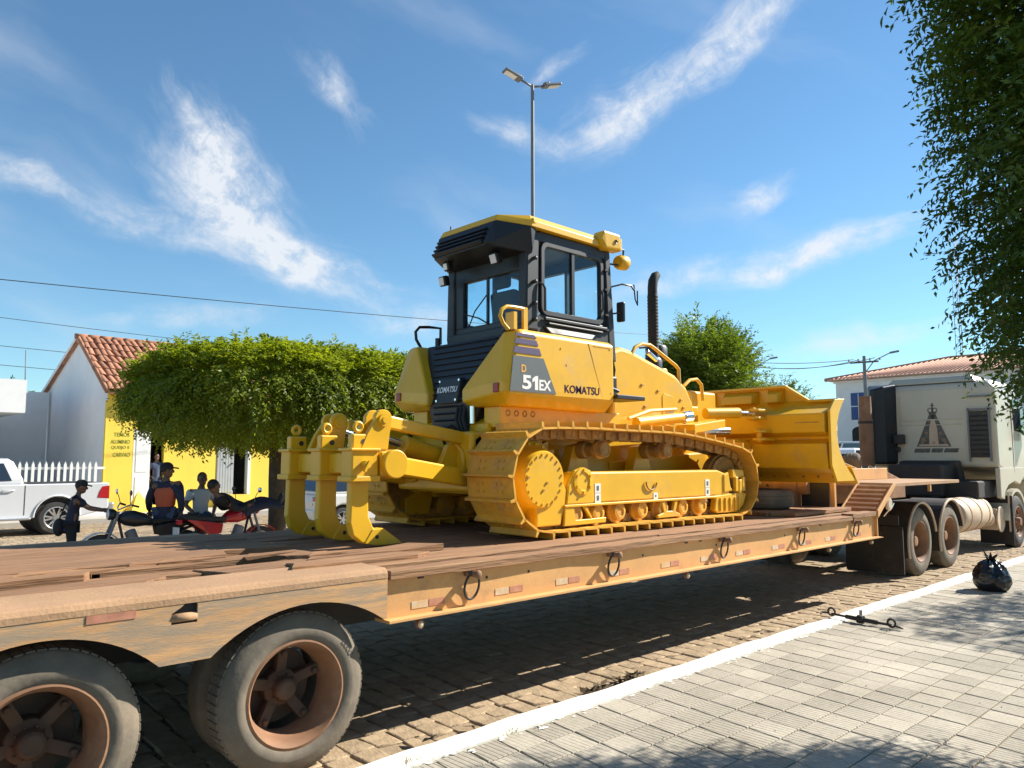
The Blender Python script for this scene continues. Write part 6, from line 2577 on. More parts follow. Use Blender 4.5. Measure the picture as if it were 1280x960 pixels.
def utility_pole(x, y, h, label, lampdir=None):
    t = thing('utility_pole', label, 'utility pole', (x, y, 0))
    m = MB()
    m.lathe([(0.13, 0), (0.085, h)], (x, y, 0), (0, 0, 1), 12)
    m.build('post', 'pole_grey', t)
    m = MB()
    m.obox((x, y, h - 0.35), (0.08, 1.5, 0.09), (0, 0, 0.2))
    m.build('cross_arm', 'bark', t)
    m = MB()
    for k in (-0.8, -0.3, 0.3, 0.8):
        m.lathe([(0.03, 0), (0.06, 0.05), (0.03, 0.09), (0.06, 0.13), (0.0, 0.17)], (x - k * 0.2, y + k, h - 0.29), (0, 0, 1), 8)
    m.build('insulators', 'concrete', t)
    if lampdir:
        d = Vector((lampdir[0], lampdir[1], 0))
        m = MB()
        m.tube([(x, y, h - 1.0), Vector((x, y, h - 0.3)) + d * 0.5, Vector((x, y, h + 0.1)) + d * 1.3], 0.03, 6)
        m.build('lamp_arm', 'pole_grey', t)
        m = MB()
        m.obox(Vector((x, y, h + 0.13)) + d * 1.5, (0.5, 0.2, 0.1), (0, -0.15, math.atan2(d.y, d.x)))
        m.build('lamp_head', 'pole_grey', t, bevel=0.03)
    return t


utility_pole(44.5, 17.9, 7.6, 'wooden topped utility pole in front of the pale two storey building', (0.3, -1.0))
utility_pole(46.0, 25.8, 8.2, 'utility pole with lamp arm above the blade and far treetop', (0.5, -0.8))
utility_pole(33.0, 24.2, 8.0, 'utility pole standing behind the bright green feathery tree', None)


def wire(p0, p1, sag, label, r=0.012):
    p0 = Vector(p0)
    p1 = Vector(p1)
    pts = [p0.lerp(p1, i / 16) - Vector((0, 0, sag * 4 * (i / 16) * (1 - i / 16))) for i in range(17)]
    m = MB()
    m.tube(pts, r, 5)
    o = m.build('power_line', 'wire', at=tuple(p0))
    return tag(o, label, 'cable')


wire((-10, 23.0, 5.9), (33, 24.2, 8.3), 0.3, 'long black overhead cable sagging across the sky over the yellow house', 0.013)
wire((-6, 36, 7.9), (33, 36.2, 7.6), 0.5, 'thin upper overhead cable behind the yellow house', 0.012)
wire((-6, 36.4, 6.7), (33, 36.6, 6.5), 0.4, 'thin middle overhead cable behind the yellow house', 0.012)
wire((-6, 36.8, 6.0), (33, 37.0, 5.7), 0.4, 'thin lowest overhead cable behind the yellow house', 0.012)
wire((33, 24.6, 7.7), (44.5, 18.5, 7.45), 0.5, 'overhead cable running to the pole before the pale building', 0.02)
wire((33, 24.0, 7.7), (44.5, 17.3, 7.45), 0.9, 'lower overhead cable running to the pole before the pale building', 0.02)
wire((46, 26.3, 8.0), (44.5, 18.2, 7.4), 0.4, 'overhead cable between the two poles near the pale building', 0.02)

# lattice mast far behind the right-hand tree
mast = thing('lattice_mast', 'thin lattice radio mast rising behind the foliage and truck', 'mast', (84, 24.4, 0))
for k, (dx, dy) in enumerate(((0, 0), (0.6, 0), (0.3, 0.5))):
    MB().cyl((84 + dx, 24.4 + dy, 0), (84 + dx, 24.4 + dy, 24), 0.03, n=6).build('leg', 'pole_grey', mast)
for k in range(20):
    z = 2 + k * 1.1
    m = MB()
    m.tube([(84, 24.4, z), (84.6, 24.4, z + 0.55), (84.3, 24.9, z + 1.1), (84, 24.4, z)], 0.013, 4)
    m.build('brace', 'pole_grey', mast)

# ------------------------------------------------------------------ road vehicles (built along local +x = forward)
def car_wheel(parent, x, y, r, side, w=0.20, spokes=6):
    hub = bpy.data.objects.new('wheel', None)
    COL.objects.link(hub)
    hub.parent = parent
    ORG[hub.name] = (0, 0, 0)
    d = (0, side, 0)
    y0 = y - side * w
    m = MB()
    m.lathe([(r * 0.66, 0.02), (r * 0.72, 0.0), (r * 0.92, 0.005), (r, 0.04), (r, w - 0.04), (r * 0.92, w - 0.005), (r * 0.72, w), (r * 0.66, w - 0.02)], (x, y0, r), d, 32, True, True)
    m.build('tyre', 'tyre_black', hub)
    m = MB()
    m.lathe([(r * 0.66, w - 0.02), (r * 0.69, w - 0.008), (r * 0.66, w - 0.004), (r * 0.62, w - 0.02), (r * 0.60, w - 0.10), (r * 0.66, w - 0.11)], (x, y0, r), d, 32, True, True)
    m.lathe([(0.0, w - 0.02), (r * 0.16, w - 0.02), (r * 0.18, w - 0.04), (r * 0.18, w - 0.08), (0, w - 0.08)], (x, y0, r), d, 20)
    for k in range(spokes):
        for da in (-0.13, 0.13):
            a = 2 * PI * k / spokes + da
            p0 = Vector((x + r * 0.12 * math.cos(a), y0 + side * (w - 0.045), r + r * 0.12 * math.sin(a)))
            p1 = Vector((x + r * 0.64 * math.cos(a + da * 0.5), y0 + side * (w - 0.03), r + r * 0.64 * math.sin(a + da * 0.5)))
            m.bar(p0, p1, r * 0.10, 0.02, up=(0, 1, 0))
    m.build('rim', 'alloy', hub)
    m = MB()
    m.lathe([(0, w - 0.10), (r * 0.6, w - 0.10), (r * 0.6, w - 0.12), (0, w - 0.12)], (x, y0, r), d, 24)
    m.build('brake_disc', 'dark_steel', hub)


def loft(secs, smooth=False):
    """secs: list of closed rings of equal length."""
    m = MB()
    n = len(secs[0])
    vs = [p for s in secs for p in s]
    fs = []
    for i in range(len(secs) - 1):
        for k in range(n):
            k2 = (k + 1) % n
            fs.append((i * n + k, i * n + k2, (i + 1) * n + k2, (i + 1) * n + k))
    fs.append(tuple(range(n))[::-1])
    fs.append(tuple((len(secs) - 1) * n + k for k in range(n)))
    m.add(vs, fs, smooth)
    return m


def side_body(prof, w, mat, parent, name='body', bev=0.05, tuck=0.0):
    """Extruded side outline with wheel cut-outs; the sills tuck in a little."""
    n = len(prof)
    zs = [p[1] for p in prof]
    zm = (max(zs) + min(zs)) / 2
    m = MB()
    cols = []
    for y in (-w, -w + 0.001, w - 0.001, w):
        ring = []
        for x, z in prof:
            ring.append((x, y, z))
        cols.append(ring)
    return MB().prism(prof, 'xz', -w, w).build(name, mat, parent, bevel=bev, seg=3)


def wheel_well(parent, x, r, w):
    m = MB()
    m.lathe([(0, 0), (r, 0), (r, w * 2 - 0.10), (0, w * 2 - 0.10)], (x, -w + 0.05, r * 0.88), (0, 1, 0), 24)
    m.build('wheel_well', 'black_rubber', parent)


def pickup(loc, rz, label):
    t = thing('pickup_truck', label, 'pickup truck', loc, rz, local=True)
    t_r = 0.385
    xr, xf = -1.55, 1.53
    prof = [(-2.64, 0.55), (-2.66, 0.62), (-2.66, 1.16), (-2.62, 1.19), (1.0, 1.17), (2.2, 1.10), (2.52, 0.98), (2.62, 0.70), (2.58, 0.42), (2.40, 0.36)]
    prof += [(x, z) for x, z in arc(xf, 0.42, 0.47, -6, 186, 16)]
    prof += [(1.0, 0.40), (-1.03, 0.40)]
    prof += [(x, z) for x, z in arc(xr, 0.42, 0.48, -3, 183, 16)]
    b = side_body(prof, 0.90, 'car_silver', t, 'body', 0.05)
    # wheel arch lips
    for xx in (xr, xf):
        for s in (-1, 1):
            m = MB()
            m.tube([(x, s * 0.905, z) for x, z in arc(xx, 0.42, 0.485, 0, 180, 18)], 0.022, 6)
            m.build('arch_lip', 'car_silver', b)
    for xx in (xr, xf):
        wheel_well(t, xx, 0.46, 0.88)
    # cargo bed recess
    MB().box(-2.52, -1.0, -0.76, 0.76, 1.10, 1.196).build('cargo_bed', 'black_rubber', b)
    # cab: glasshouse
    def ring(z, x0, x1, hw):
        return [(x0, -hw, z), (x1, -hw, z), (x1, hw, z), (x0, hw, z)]
    m = loft([ring(1.165, -0.86, 1.45, 0.86), ring(1.30, -0.84, 1.27, 0.845), ring(1.70, -0.66, 0.55, 0.70), ring(1.775, -0.55, 0.40, 0.64)])
    c = m.build('cabin', 'car_silver', t, bevel=0.05, seg=3)
    for s in (-1, 1):
        def pt(x, z, off=0.006):
            tt = (z - 1.30) / 0.40
            hw = 0.845 + (0.70 - 0.845) * tt
            return (x, s * (hw + off), z)
        for (q) in (((-0.62, 1.27), (0.02, 1.25), (0.02, 1.66), (-0.46, 1.67)), ((0.10, 1.25), (0.98, 1.25), (0.46, 1.66), (0.10, 1.66))):
            pts = [pt(x, z) for x, z in q] + [pt(x, z, -0.03) for x, z in q]
            m = MB()
            m.hull(pts)
            m.build('side_window', 'car_glass', c, bevel=0.008, seg=1)
    m = MB()
    m.hull([(-0.865, -0.62, 1.30), (-0.865, 0.62, 1.30), (-0.70, -0.54, 1.66), (-0.70, 0.54, 1.66), (-0.80, -0.62, 1.30), (-0.80, 0.62, 1.30), (-0.64, -0.54, 1.66), (-0.64, 0.54, 1.66)])
    m.build('rear_window', 'car_glass', c)
    m = MB()
    m.hull([(1.27, -0.74, 1.31), (1.27, 0.74, 1.31), (0.60, -0.62, 1.70), (0.60, 0.62, 1.70), (1.30, -0.74, 1.31), (1.30, 0.74, 1.31), (0.63, -0.62, 1.71), (0.63, 0.62, 1.71)])
    m.build('windscreen', 'car_glass', c)
    for s in (-1, 1):
        m = MB()
        m.hull([(-2.67, s * 0.80, 0.80), (-2.67, s * 0.80, 1.12), (-2.67, s * 0.905, 0.80), (-2.67, s * 0.905, 1.12), (-2.44, s * 0.91, 0.98), (-2.40, s * 0.91, 0.83), (-2.5, s * 0.905, 1.10)])
        m.build('tail_lamp', 'tail_red', b, bevel=0.01)
        m = MB()
        m.hull([(2.60, s * 0.60, 0.85), (2.62, s * 0.60, 0.72), (2.30, s * 0.90, 0.98), (2.40, s * 0.905, 0.80), (2.5, s * 0.88, 0.78)])
        m.build('headlight', 'lamp_lens', b)
        for x in (-0.02, 0.86):
            m = MB()
            a, bb = sorted((s * 0.900, s * 0.906))
            m.box(x, x + 0.012, a, bb, 0.48, 1.16)
            m.build('door_seam', 'dark_steel', b)
        m = MB()
        a, bb = sorted((s * 0.900, s * 0.906))
        m.box(-0.885, -0.873, a, bb, 0.48, 1.16)
        m.build('bed_gap', 'dark_steel', b)
        for x in (-0.55, 0.35):
            m = MB()
            m.tube([(x - 0.11, s * 0.905, 1.05), (x - 0.08, s * 0.93, 1.05), (x + 0.08, s * 0.93, 1.05), (x + 0.11, s * 0.905, 1.05)], 0.014, 6)
            m.build('door_handle', 'car_silver', b)
        m = MB()
        a, bb = sorted((s * 0.86, s * 1.0))
        m.box(-1.0, 0.95, a, bb, 0.37, 0.42)
        m.build('side_step', 'alloy', t, bevel=0.015)
        m = MB()
        m.obox((0.95, s * 1.0, 1.27), (0.12, 0.18, 0.20))
        m.build('mirror', 'car_silver', c, bevel=0.03)
    m = MB()
    m.box(-2.80, -2.66, -0.86, 0.86, 0.52, 0.70)
    m.build('rear_bumper', 'alloy', t, bevel=0.03)
    for xx in (xr, xf):
        for s in (-1, 1):
            car_wheel(t, xx, s * 0.885, t_r, s, 0.25, 6)
    return t


pickup((3.22, 21.6, 0.0), PI, 'silver white double cab pickup parked beside the picket fence')


def hatchback(name, loc, rz, label, cat, L=3.9, H=1.45, W=0.84, mat='car_white', van=False, group=None):
    t = thing(name, label, cat, loc, rz, local=True, group=group)
    r = 0.30
    xf, xr = L * 0.32, -L * 0.32
    h2 = L / 2
    belt = 0.92 if not van else 1.12
    prof = [(-h2, 0.45), (-h2 - 0.02, 0.75), (-h2 + 0.05, belt), (h2 * 0.45, belt), (h2 * 0.80, belt - 0.10), (h2 - 0.05, belt - 0.28), (h2 + 0.02, 0.50), (h2 - 0.06, 0.26)]
    if van:
        prof = [(-h2, 0.40), (-h2 - 0.02, 0.75), (-h2 + 0.02, belt), (h2 * 0.72, belt), (h2 * 0.93, belt - 0.12), (h2 + 0.0, 0.70), (h2 - 0.04, 0.28)]
    prof += arc(xf, 0.31, 0.36, -6, 186, 14) + arc(xr, 0.31, 0.36, -6, 186, 14)
    b = side_body(prof, W, mat, t, 'body', 0.06)
    for xx in (xf, xr):
        wheel_well(t, xx, 0.345, W - 0.01)

    def ring(z, x0, x1, hw):
        return [(x0, -hw, z), (x1, -hw, z), (x1, hw, z), (x0, hw, z)]
    if van:
        secs = [ring(belt - 0.01, -h2 + 0.03, h2 * 0.72, W - 0.02), ring(belt + 0.08, -h2 + 0.04, h2 * 0.68, W - 0.03), ring(H - 0.10, -h2 + 0.10, h2 * 0.36, W - 0.12), ring(H, -h2 + 0.2, h2 * 0.26, W - 0.2)]
    else:
        secs = [ring(belt - 0.01, -h2 + 0.08, h2 * 0.50, W - 0.02), ring(belt + 0.06, -h2 + 0.10, h2 * 0.42, W - 0.03), ring(H - 0.09, -h2 + 0.42, h2 * 0.02, W - 0.16), ring(H, -h2 + 0.55, -h2 * 0.08, W - 0.24)]
    c = loft(secs).build('cabin', mat, t, bevel=0.05, seg=3)
    z0, z1 = belt + 0.06, H - 0.09
    for s in (-1, 1):
        def pt(x, z, off):
            f = (z - secs[1][0][2]) / (secs[2][0][2] - secs[1][0][2])
            hw = -(secs[1][0][1] + (secs[2][0][1] - secs[1][0][1]) * f)
            return (x, s * (hw + off), z)
        xa0, xa1 = secs[1][0][0] + 0.12, secs[2][0][0] + 0.10
        xb0, xb1 = secs[1][1][0] - 0.14, secs[2][1][0] - 0.08
        nw = 2 if not van else 3
        for k in range(nw):
            f0, f1 = k / nw + 0.015, (k + 1) / nw - 0.015
            q = [(xa0 + (xb0 - xa0) * f0, z0), (xa0 + (xb0 - xa0) * f1, z0), (xa1 + (xb1 - xa1) * f1, z1 - 0.02), (xa1 + (xb1 - xa1) * f0, z1 - 0.02)]
            m = MB()
            m.hull([pt(x, z, 0.006) for x, z in q] + [pt(x, z, -0.03) for x, z in q])
            m.build('side_window', 'car_glass', c, bevel=0.006, seg=1)
    # windscreen and rear window from the loft's end faces
    for (i0, nm, sg) in ((1, 'windscreen', 1), (0, 'rear_window', -1)):
        x0, x1 = secs[1][i0][0], secs[2][i0][0]
        hw0, hw1 = -secs[1][0][1] - 0.10, -secs[2][0][1] - 0.07
        m = MB()
        pts = []
        for off in (0.006, -0.03):
            pts += [(x0 + sg * off, -hw0, z0 + 0.02), (x0 + sg * off, hw0, z0 + 0.02), (x1 + sg * off, -hw1, z1 - 0.02), (x1 + sg * off, hw1, z1 - 0.02)]
        m.hull(pts)
        m.build(nm, 'car_glass', c)
    for s in (-1, 1):
        m = MB()
        m.hull([(h2 - 0.02, s * (W - 0.35), belt - 0.28), (h2 + 0.02, s * (W - 0.35), belt - 0.40), (h2 - 0.22, s * (W + 0.004), belt - 0.17), (h2 - 0.16, s * (W + 0.004), belt - 0.33), (h2 - 0.02, s * (W - 0.05), belt - 0.38)])
        m.build('headlight', 'lamp_lens', b)
        m = MB()
        m.hull([(-h2 - 0.015, s * (W - 0.2), belt - 0.06), (-h2 - 0.02, s * (W - 0.2), belt - 0.26), (-h2 + 0.12, s * (W + 0.004), belt - 0.06), (-h2 + 0.08, s * (W + 0.004), belt - 0.26), (-h2 - 0.01, s * W, belt - 0.1)])
        m.build('tail_lamp', 'tail_red', b)
        m = MB()
        a, bb = sorted((s * W, s * (W + 0.006)))
        for x in (h2 * 0.36, -h2 * 0.18):
            m.box(x, x + 0.012, a, bb, 0.36, belt - 0.02)
        m.build('door_seam', 'dark_steel', b)
        m = MB()
        m.obox((h2 * 0.40, s * (W + 0.08), belt + 0.08), (0.10, 0.16, 0.13))
        m.build('mirror', mat, c, bevel=0.03)
        m = MB()
        for x in (h2 * 0.0, -h2 * 0.42):
            m.box(x, x + 0.14, *sorted((s * W, s * (W + 0.02))), belt - 0.14, belt - 0.11)
        m.build('door_handle', mat, b)
    for xx in (xf, xr):
        for s in (-1, 1):
            car_wheel(t, xx, s * (W - 0.01), r, s, 0.19, 5)
    m = MB()
    m.box(h2 - 0.08, h2 + 0.06, -W + 0.05, W - 0.05, 0.28, 0.50)
    m.build('front_bumper', mat, t, bevel=0.05)
    m = MB()
    m.box(-h2 - 0.06, -h2 + 0.08, -W + 0.05, W - 0.05, 0.32, 0.56)
    m.build('rear_bumper', mat, t, bevel=0.05)
    return t


hatchback('parked_car', (11.25, 17.2, 0.0), R(-4), 'white hatchback parked behind the ripper shanks', 'car', 3.95, 1.46)
hatchback('parked_car', (33.2, 16.3, 0.0), R(172), 'white estate car parked in front of the white van', 'car', 4.0, 1.62)
hatchback('parked_van', (39.0, 16.9, 0.0), R(186), 'white van facing the square beside the truck stack', 'van', 4.6, 2.30, 0.92, van=True)
hatchback('parked_van', (45.0, 19.4, 0.0), R(90), 'tall white minibus parked sideways under the arched doorway', 'van', 5.4, 2.75, 1.0, van=True)


# ------------------------------------------------------------------ motorcycles (local +x = forward)
pbr('moto_red', (0.42, 0.012, 0.015), 0.25, var=0.06, coat=0.6)
pbr('moto_black', (0.02, 0.02, 0.023), 0.35, var=0.1)
pbr('moto_white', (0.6, 0.62, 0.63), 0.3, var=0.05)


def motorcycle(loc, rz, label, paint, fend):
    t = thing('motorcycle', label, 'motorcycle', loc, rz, local=True, group='motorcycles under the clipped tree')
    for x in (-0.63, 0.63):
        w = bpy.data.objects.new('wheel', None)
        COL.objects.link(w)
        w.parent = t
        ORG[w.name] = (0, 0, 0)
        m = MB()
        m.ring((x, 0, 0.30), (0, 1, 0), 0.258, 0.043, 32, 10)
        m.build('tyre', 'tyre_black', w)
        m = MB()
        m.ring((x, 0, 0.30), (0, 1, 0), 0.218, 0.014, 28, 6)
        m.cyl((x, -0.06, 0.30), (x, 0.06, 0.30), 0.05, n=14)
        for k in range(16):
            a = 2 * PI * k / 16
            m.tube([(x + 0.04 * math.cos(a + 0.4), 0.04 * (-1) ** k, 0.30 + 0.04 * math.sin(a + 0.4)), (x + 0.215 * math.cos(a), 0, 0.30 + 0.215 * math.sin(a))], 0.003, 4)
        m.build('rim', 'alloy', w)
    m = MB()
    m.tube([(0.42, 0, 0.92), (0.30, 0, 0.78), (-0.05, 0, 0.72), (-0.35, 0, 0.70), (-0.85, 0, 0.74)], 0.022, 8)
    m.tube([(0.40, 0, 0.86), (0.30, 0, 0.45), (0.05, 0, 0.26), (-0.22, 0, 0.28), (-0.30, 0, 0.68)], 0.022, 8)
    for s in (-1, 1):
        m.tube([(-0.22, s * 0.08, 0.30), (-0.63, s * 0.09, 0.30)], 0.018, 6)
        m.tube([(-0.60, s * 0.10, 0.32), (-0.45, s * 0.10, 0.68)], 0.024, 8)
    m.tube([(0.0, 0.10, 0.28), (-0.05, 0.24, 0.02)], 0.011, 6)
    m.build('frame', 'moto_black', t)
    m = MB()
    for s in (-1, 1):
        m.tube([(0.63, s * 0.085, 0.30), (0.46, s * 0.085, 0.78), (0.41, s * 0.085, 0.95)], [0.026, 0.022, 0.018], 8)
    m.build('fork', 'pole_grey', t)
    m = MB()
    m.box(-0.12, 0.24, -0.11, 0.11, 0.26, 0.46)
    m.cyl((0.14, 0, 0.44), (0.22, 0, 0.64), 0.085, n=14)
    m.cyl((0.0, -0.14, 0.33), (0.0, 0.14, 0.33), 0.09, n=16)
    m.build('engine', 'pole_grey', t, bevel=0.02)
    secs = []
    for (x, hw, z0, z1) in ((-0.12, 0.07, 0.72, 0.80), (0.0, 0.125, 0.70, 0.90), (0.16, 0.145, 0.69, 0.955), (0.30, 0.12, 0.72, 0.95), (0.38, 0.06, 0.78, 0.90)):
        zc, hz = (z0 + z1) / 2, (z1 - z0) / 2
        secs.append([(x, hw * math.cos(2 * PI * k / 14), zc + hz * math.sin(2 * PI * k / 14)) for k in range(14)])
    loft(secs, True).build('fuel_tank', paint, t)
    m = MB()
    m.hull([(-0.10, -0.11, 0.73), (-0.10, 0.11, 0.73), (-0.08, -0.12, 0.80), (-0.08, 0.12, 0.80), (-0.40, -0.13, 0.76), (-0.40, 0.13, 0.76), (-0.42, -0.13, 0.82), (-0.42, 0.13, 0.82), (-0.82, -0.10, 0.80), (-0.82, 0.10, 0.80), (-0.82, -0.09, 0.87), (-0.82, 0.09, 0.87)])
    m.build('seat', 'black_rubber', t, bevel=0.03, seg=3)
    m = MB()
    for s in (-1, 1):
        m.hull([(-0.15, s * 0.115, 0.70), (-0.62, s * 0.12, 0.78), (-0.80, s * 0.10, 0.80), (-0.38, s * 0.125, 0.52), (-0.18, s * 0.12, 0.54), (-0.15, s * 0.09, 0.70), (-0.80, s * 0.08, 0.80), (-0.38, s * 0.09, 0.52)])
    m.build('side_cover', paint, t, bevel=0.01)
    m = MB()
    P0 = arc(0.63, 0.30, 0.335, 10, 150, 12)
    P1 = arc(0.63, 0.30, 0.320, 10, 150, 12)
    for i in range(12):
        m.prism([P0[i], P0[i + 1], P1[i + 1], P1[i]], 'xz', -0.065, 0.065)
    m.build('front_mudguard', fend, t)
    m = MB()
    P0 = arc(-0.63, 0.32, 0.37, 40, 170, 12)
    P1 = arc(-0.63, 0.32, 0.355, 40, 170, 12)
    for i in range(12):
        m.prism([P0[i], P0[i + 1], P1[i + 1], P1[i]], 'xz', -0.075, 0.075)
    m.build('rear_mudguard', 'moto_black', t)
    m = MB()
    m.tube([(0.22, -0.35, 1.03), (0.30, -0.30, 1.06), (0.38, -0.12, 1.0), (0.40, 0, 0.97), (0.38, 0.12, 1.0), (0.30, 0.30, 1.06), (0.22, 0.35, 1.03)], 0.012, 8)
    hb = m.build('handlebar', 'chrome', t)
    for s in (-1, 1):
        MB().cyl((0.20, s * 0.38, 1.025), (0.28, s * 0.31, 1.05), 0.017, n=8).build('grip', 'black_rubber', hb)
        m = MB()
        m.tube([(0.30, s * 0.28, 1.06), (0.32, s * 0.33, 1.18), (0.33, s * 0.38, 1.22)], 0.006, 6)
        m.build('mirror_stem', 'moto_black', hb)
        m = MB()
        m.ell((0.33, s * 0.40, 1.245), 0.014, 0.065, 0.045, 12, 8)
        m.build('mirror', 'chrome' if s < 0 else 'moto_black', hb)
    m = MB()
    m.lathe([(0.0, 0.0), (0.05, 0.0), (0.085, 0.05), (0.09, 0.11), (0.08, 0.125), (0.0, 0.13)], (0.42, 0, 0.90), (1, 0, 0.05), 18)
    hl = m.build('headlight', paint, t)
    m = MB()
    m.lathe([(0.0, 0.02), (0.05, 0.014), (0.078, 0.0)], (0.548, 0, 0.906), (1, 0, 0.05), 18)
    m.build('headlight_lens', 'lamp_lens', hl)
    m = MB()
    m.tube([(0.20, -0.08, 0.50), (0.28, -0.12, 0.36), (0.10, -0.15, 0.24), (-0.25, -0.15, 0.26)], 0.02, 8)
    m.tube([(-0.22, -0.16, 0.26), (-0.30, -0.165, 0.28), (-0.75, -0.17, 0.40)], [0.03, 0.045, 0.042], 10)
    m.build('exhaust', 'chrome', t)
    m = MB()
    m.box(-0.90, -0.84, -0.06, 0.06, 0.72, 0.80)
    m.build('tail_lamp', 'tail_red', t, bevel=0.015)
    m = MB()
    m.box(-0.92, -0.905, -0.09, 0.09, 0.55, 0.68)
    m.build('number_plate', 'moto_white', t)
    return t


motorcycle((4.30, 13.2, 0.0), R(178), 'black motorcycle with pale front mudguard that the man in the orange vest sits on', 'moto_black', 'moto_white')
motorcycle((5.55, 12.9, 0.0), R(8), 'red tanked motorcycle under the reclining person beside the tree trunk', 'moto_red', 'moto_red')

# ------------------------------------------------------------------ people
pbr('skin_brown', (0.17, 0.085, 0.05), 0.55, var=0.08)
pbr('hair_black', (0.012, 0.010, 0.009), 0.6, var=0.15)
pbr('cloth_navy', (0.022, 0.026, 0.05), 0.9, var=0.15, bump=0.3)
pbr('cloth_black', (0.02, 0.02, 0.023), 0.9, var=0.15, bump=0.3)
pbr('cloth_orange', (0.46, 0.10, 0.045), 0.85, var=0.12, bump=0.3)
pbr('cloth_white', (0.55, 0.55, 0.54), 0.9, var=0.08, bump=0.3)
pbr('cloth_denim', (0.06, 0.08, 0.13), 0.9, var=0.18, bump=0.3)
pbr('cloth_red', (0.36, 0.02, 0.025), 0.85, var=0.1, bump=0.3)
pbr('shoe_dark', (0.03, 0.025, 0.02), 0.6, var=0.1)


def skin_mesh(joints, edges, rad, name):
    """Grow one continuous surface over a skeleton."""
    me = bpy.data.meshes.new(name)
    names = list(joints)
    idx = {n: i for i, n in enumerate(names)}
    me.from_pydata([joints[n] for n in names], [(idx[a], idx[b]) for a, b in edges], [])
    o = bpy.data.objects.new(name, me)
    COL.objects.link(o)
    sk = o.modifiers.new('skin', 'SKIN')
    sk.use_smooth_shade = True
    sk.branch_smoothing = 0.5
    for n in names:
        r = rad[n]
        sv = me.skin_vertices[0].data[idx[n]]
        sv.radius = r if isinstance(r, tuple) else (r, r)
        sv.use_root = (names.index(n) == 0)
    ss = o.modifiers.new('sub', 'SUBSURF')
    ss.levels = 1
    ss.render_levels = 1
    dg = bpy.context.evaluated_depsgraph_get()
    dg.update()
    out = bpy.data.meshes.new_from_object(o.evaluated_get(dg))
    bpy.data.objects.remove(o)
    return [v.co[:] for v in out.vertices], [tuple(p.vertices) for p in out.polygons]


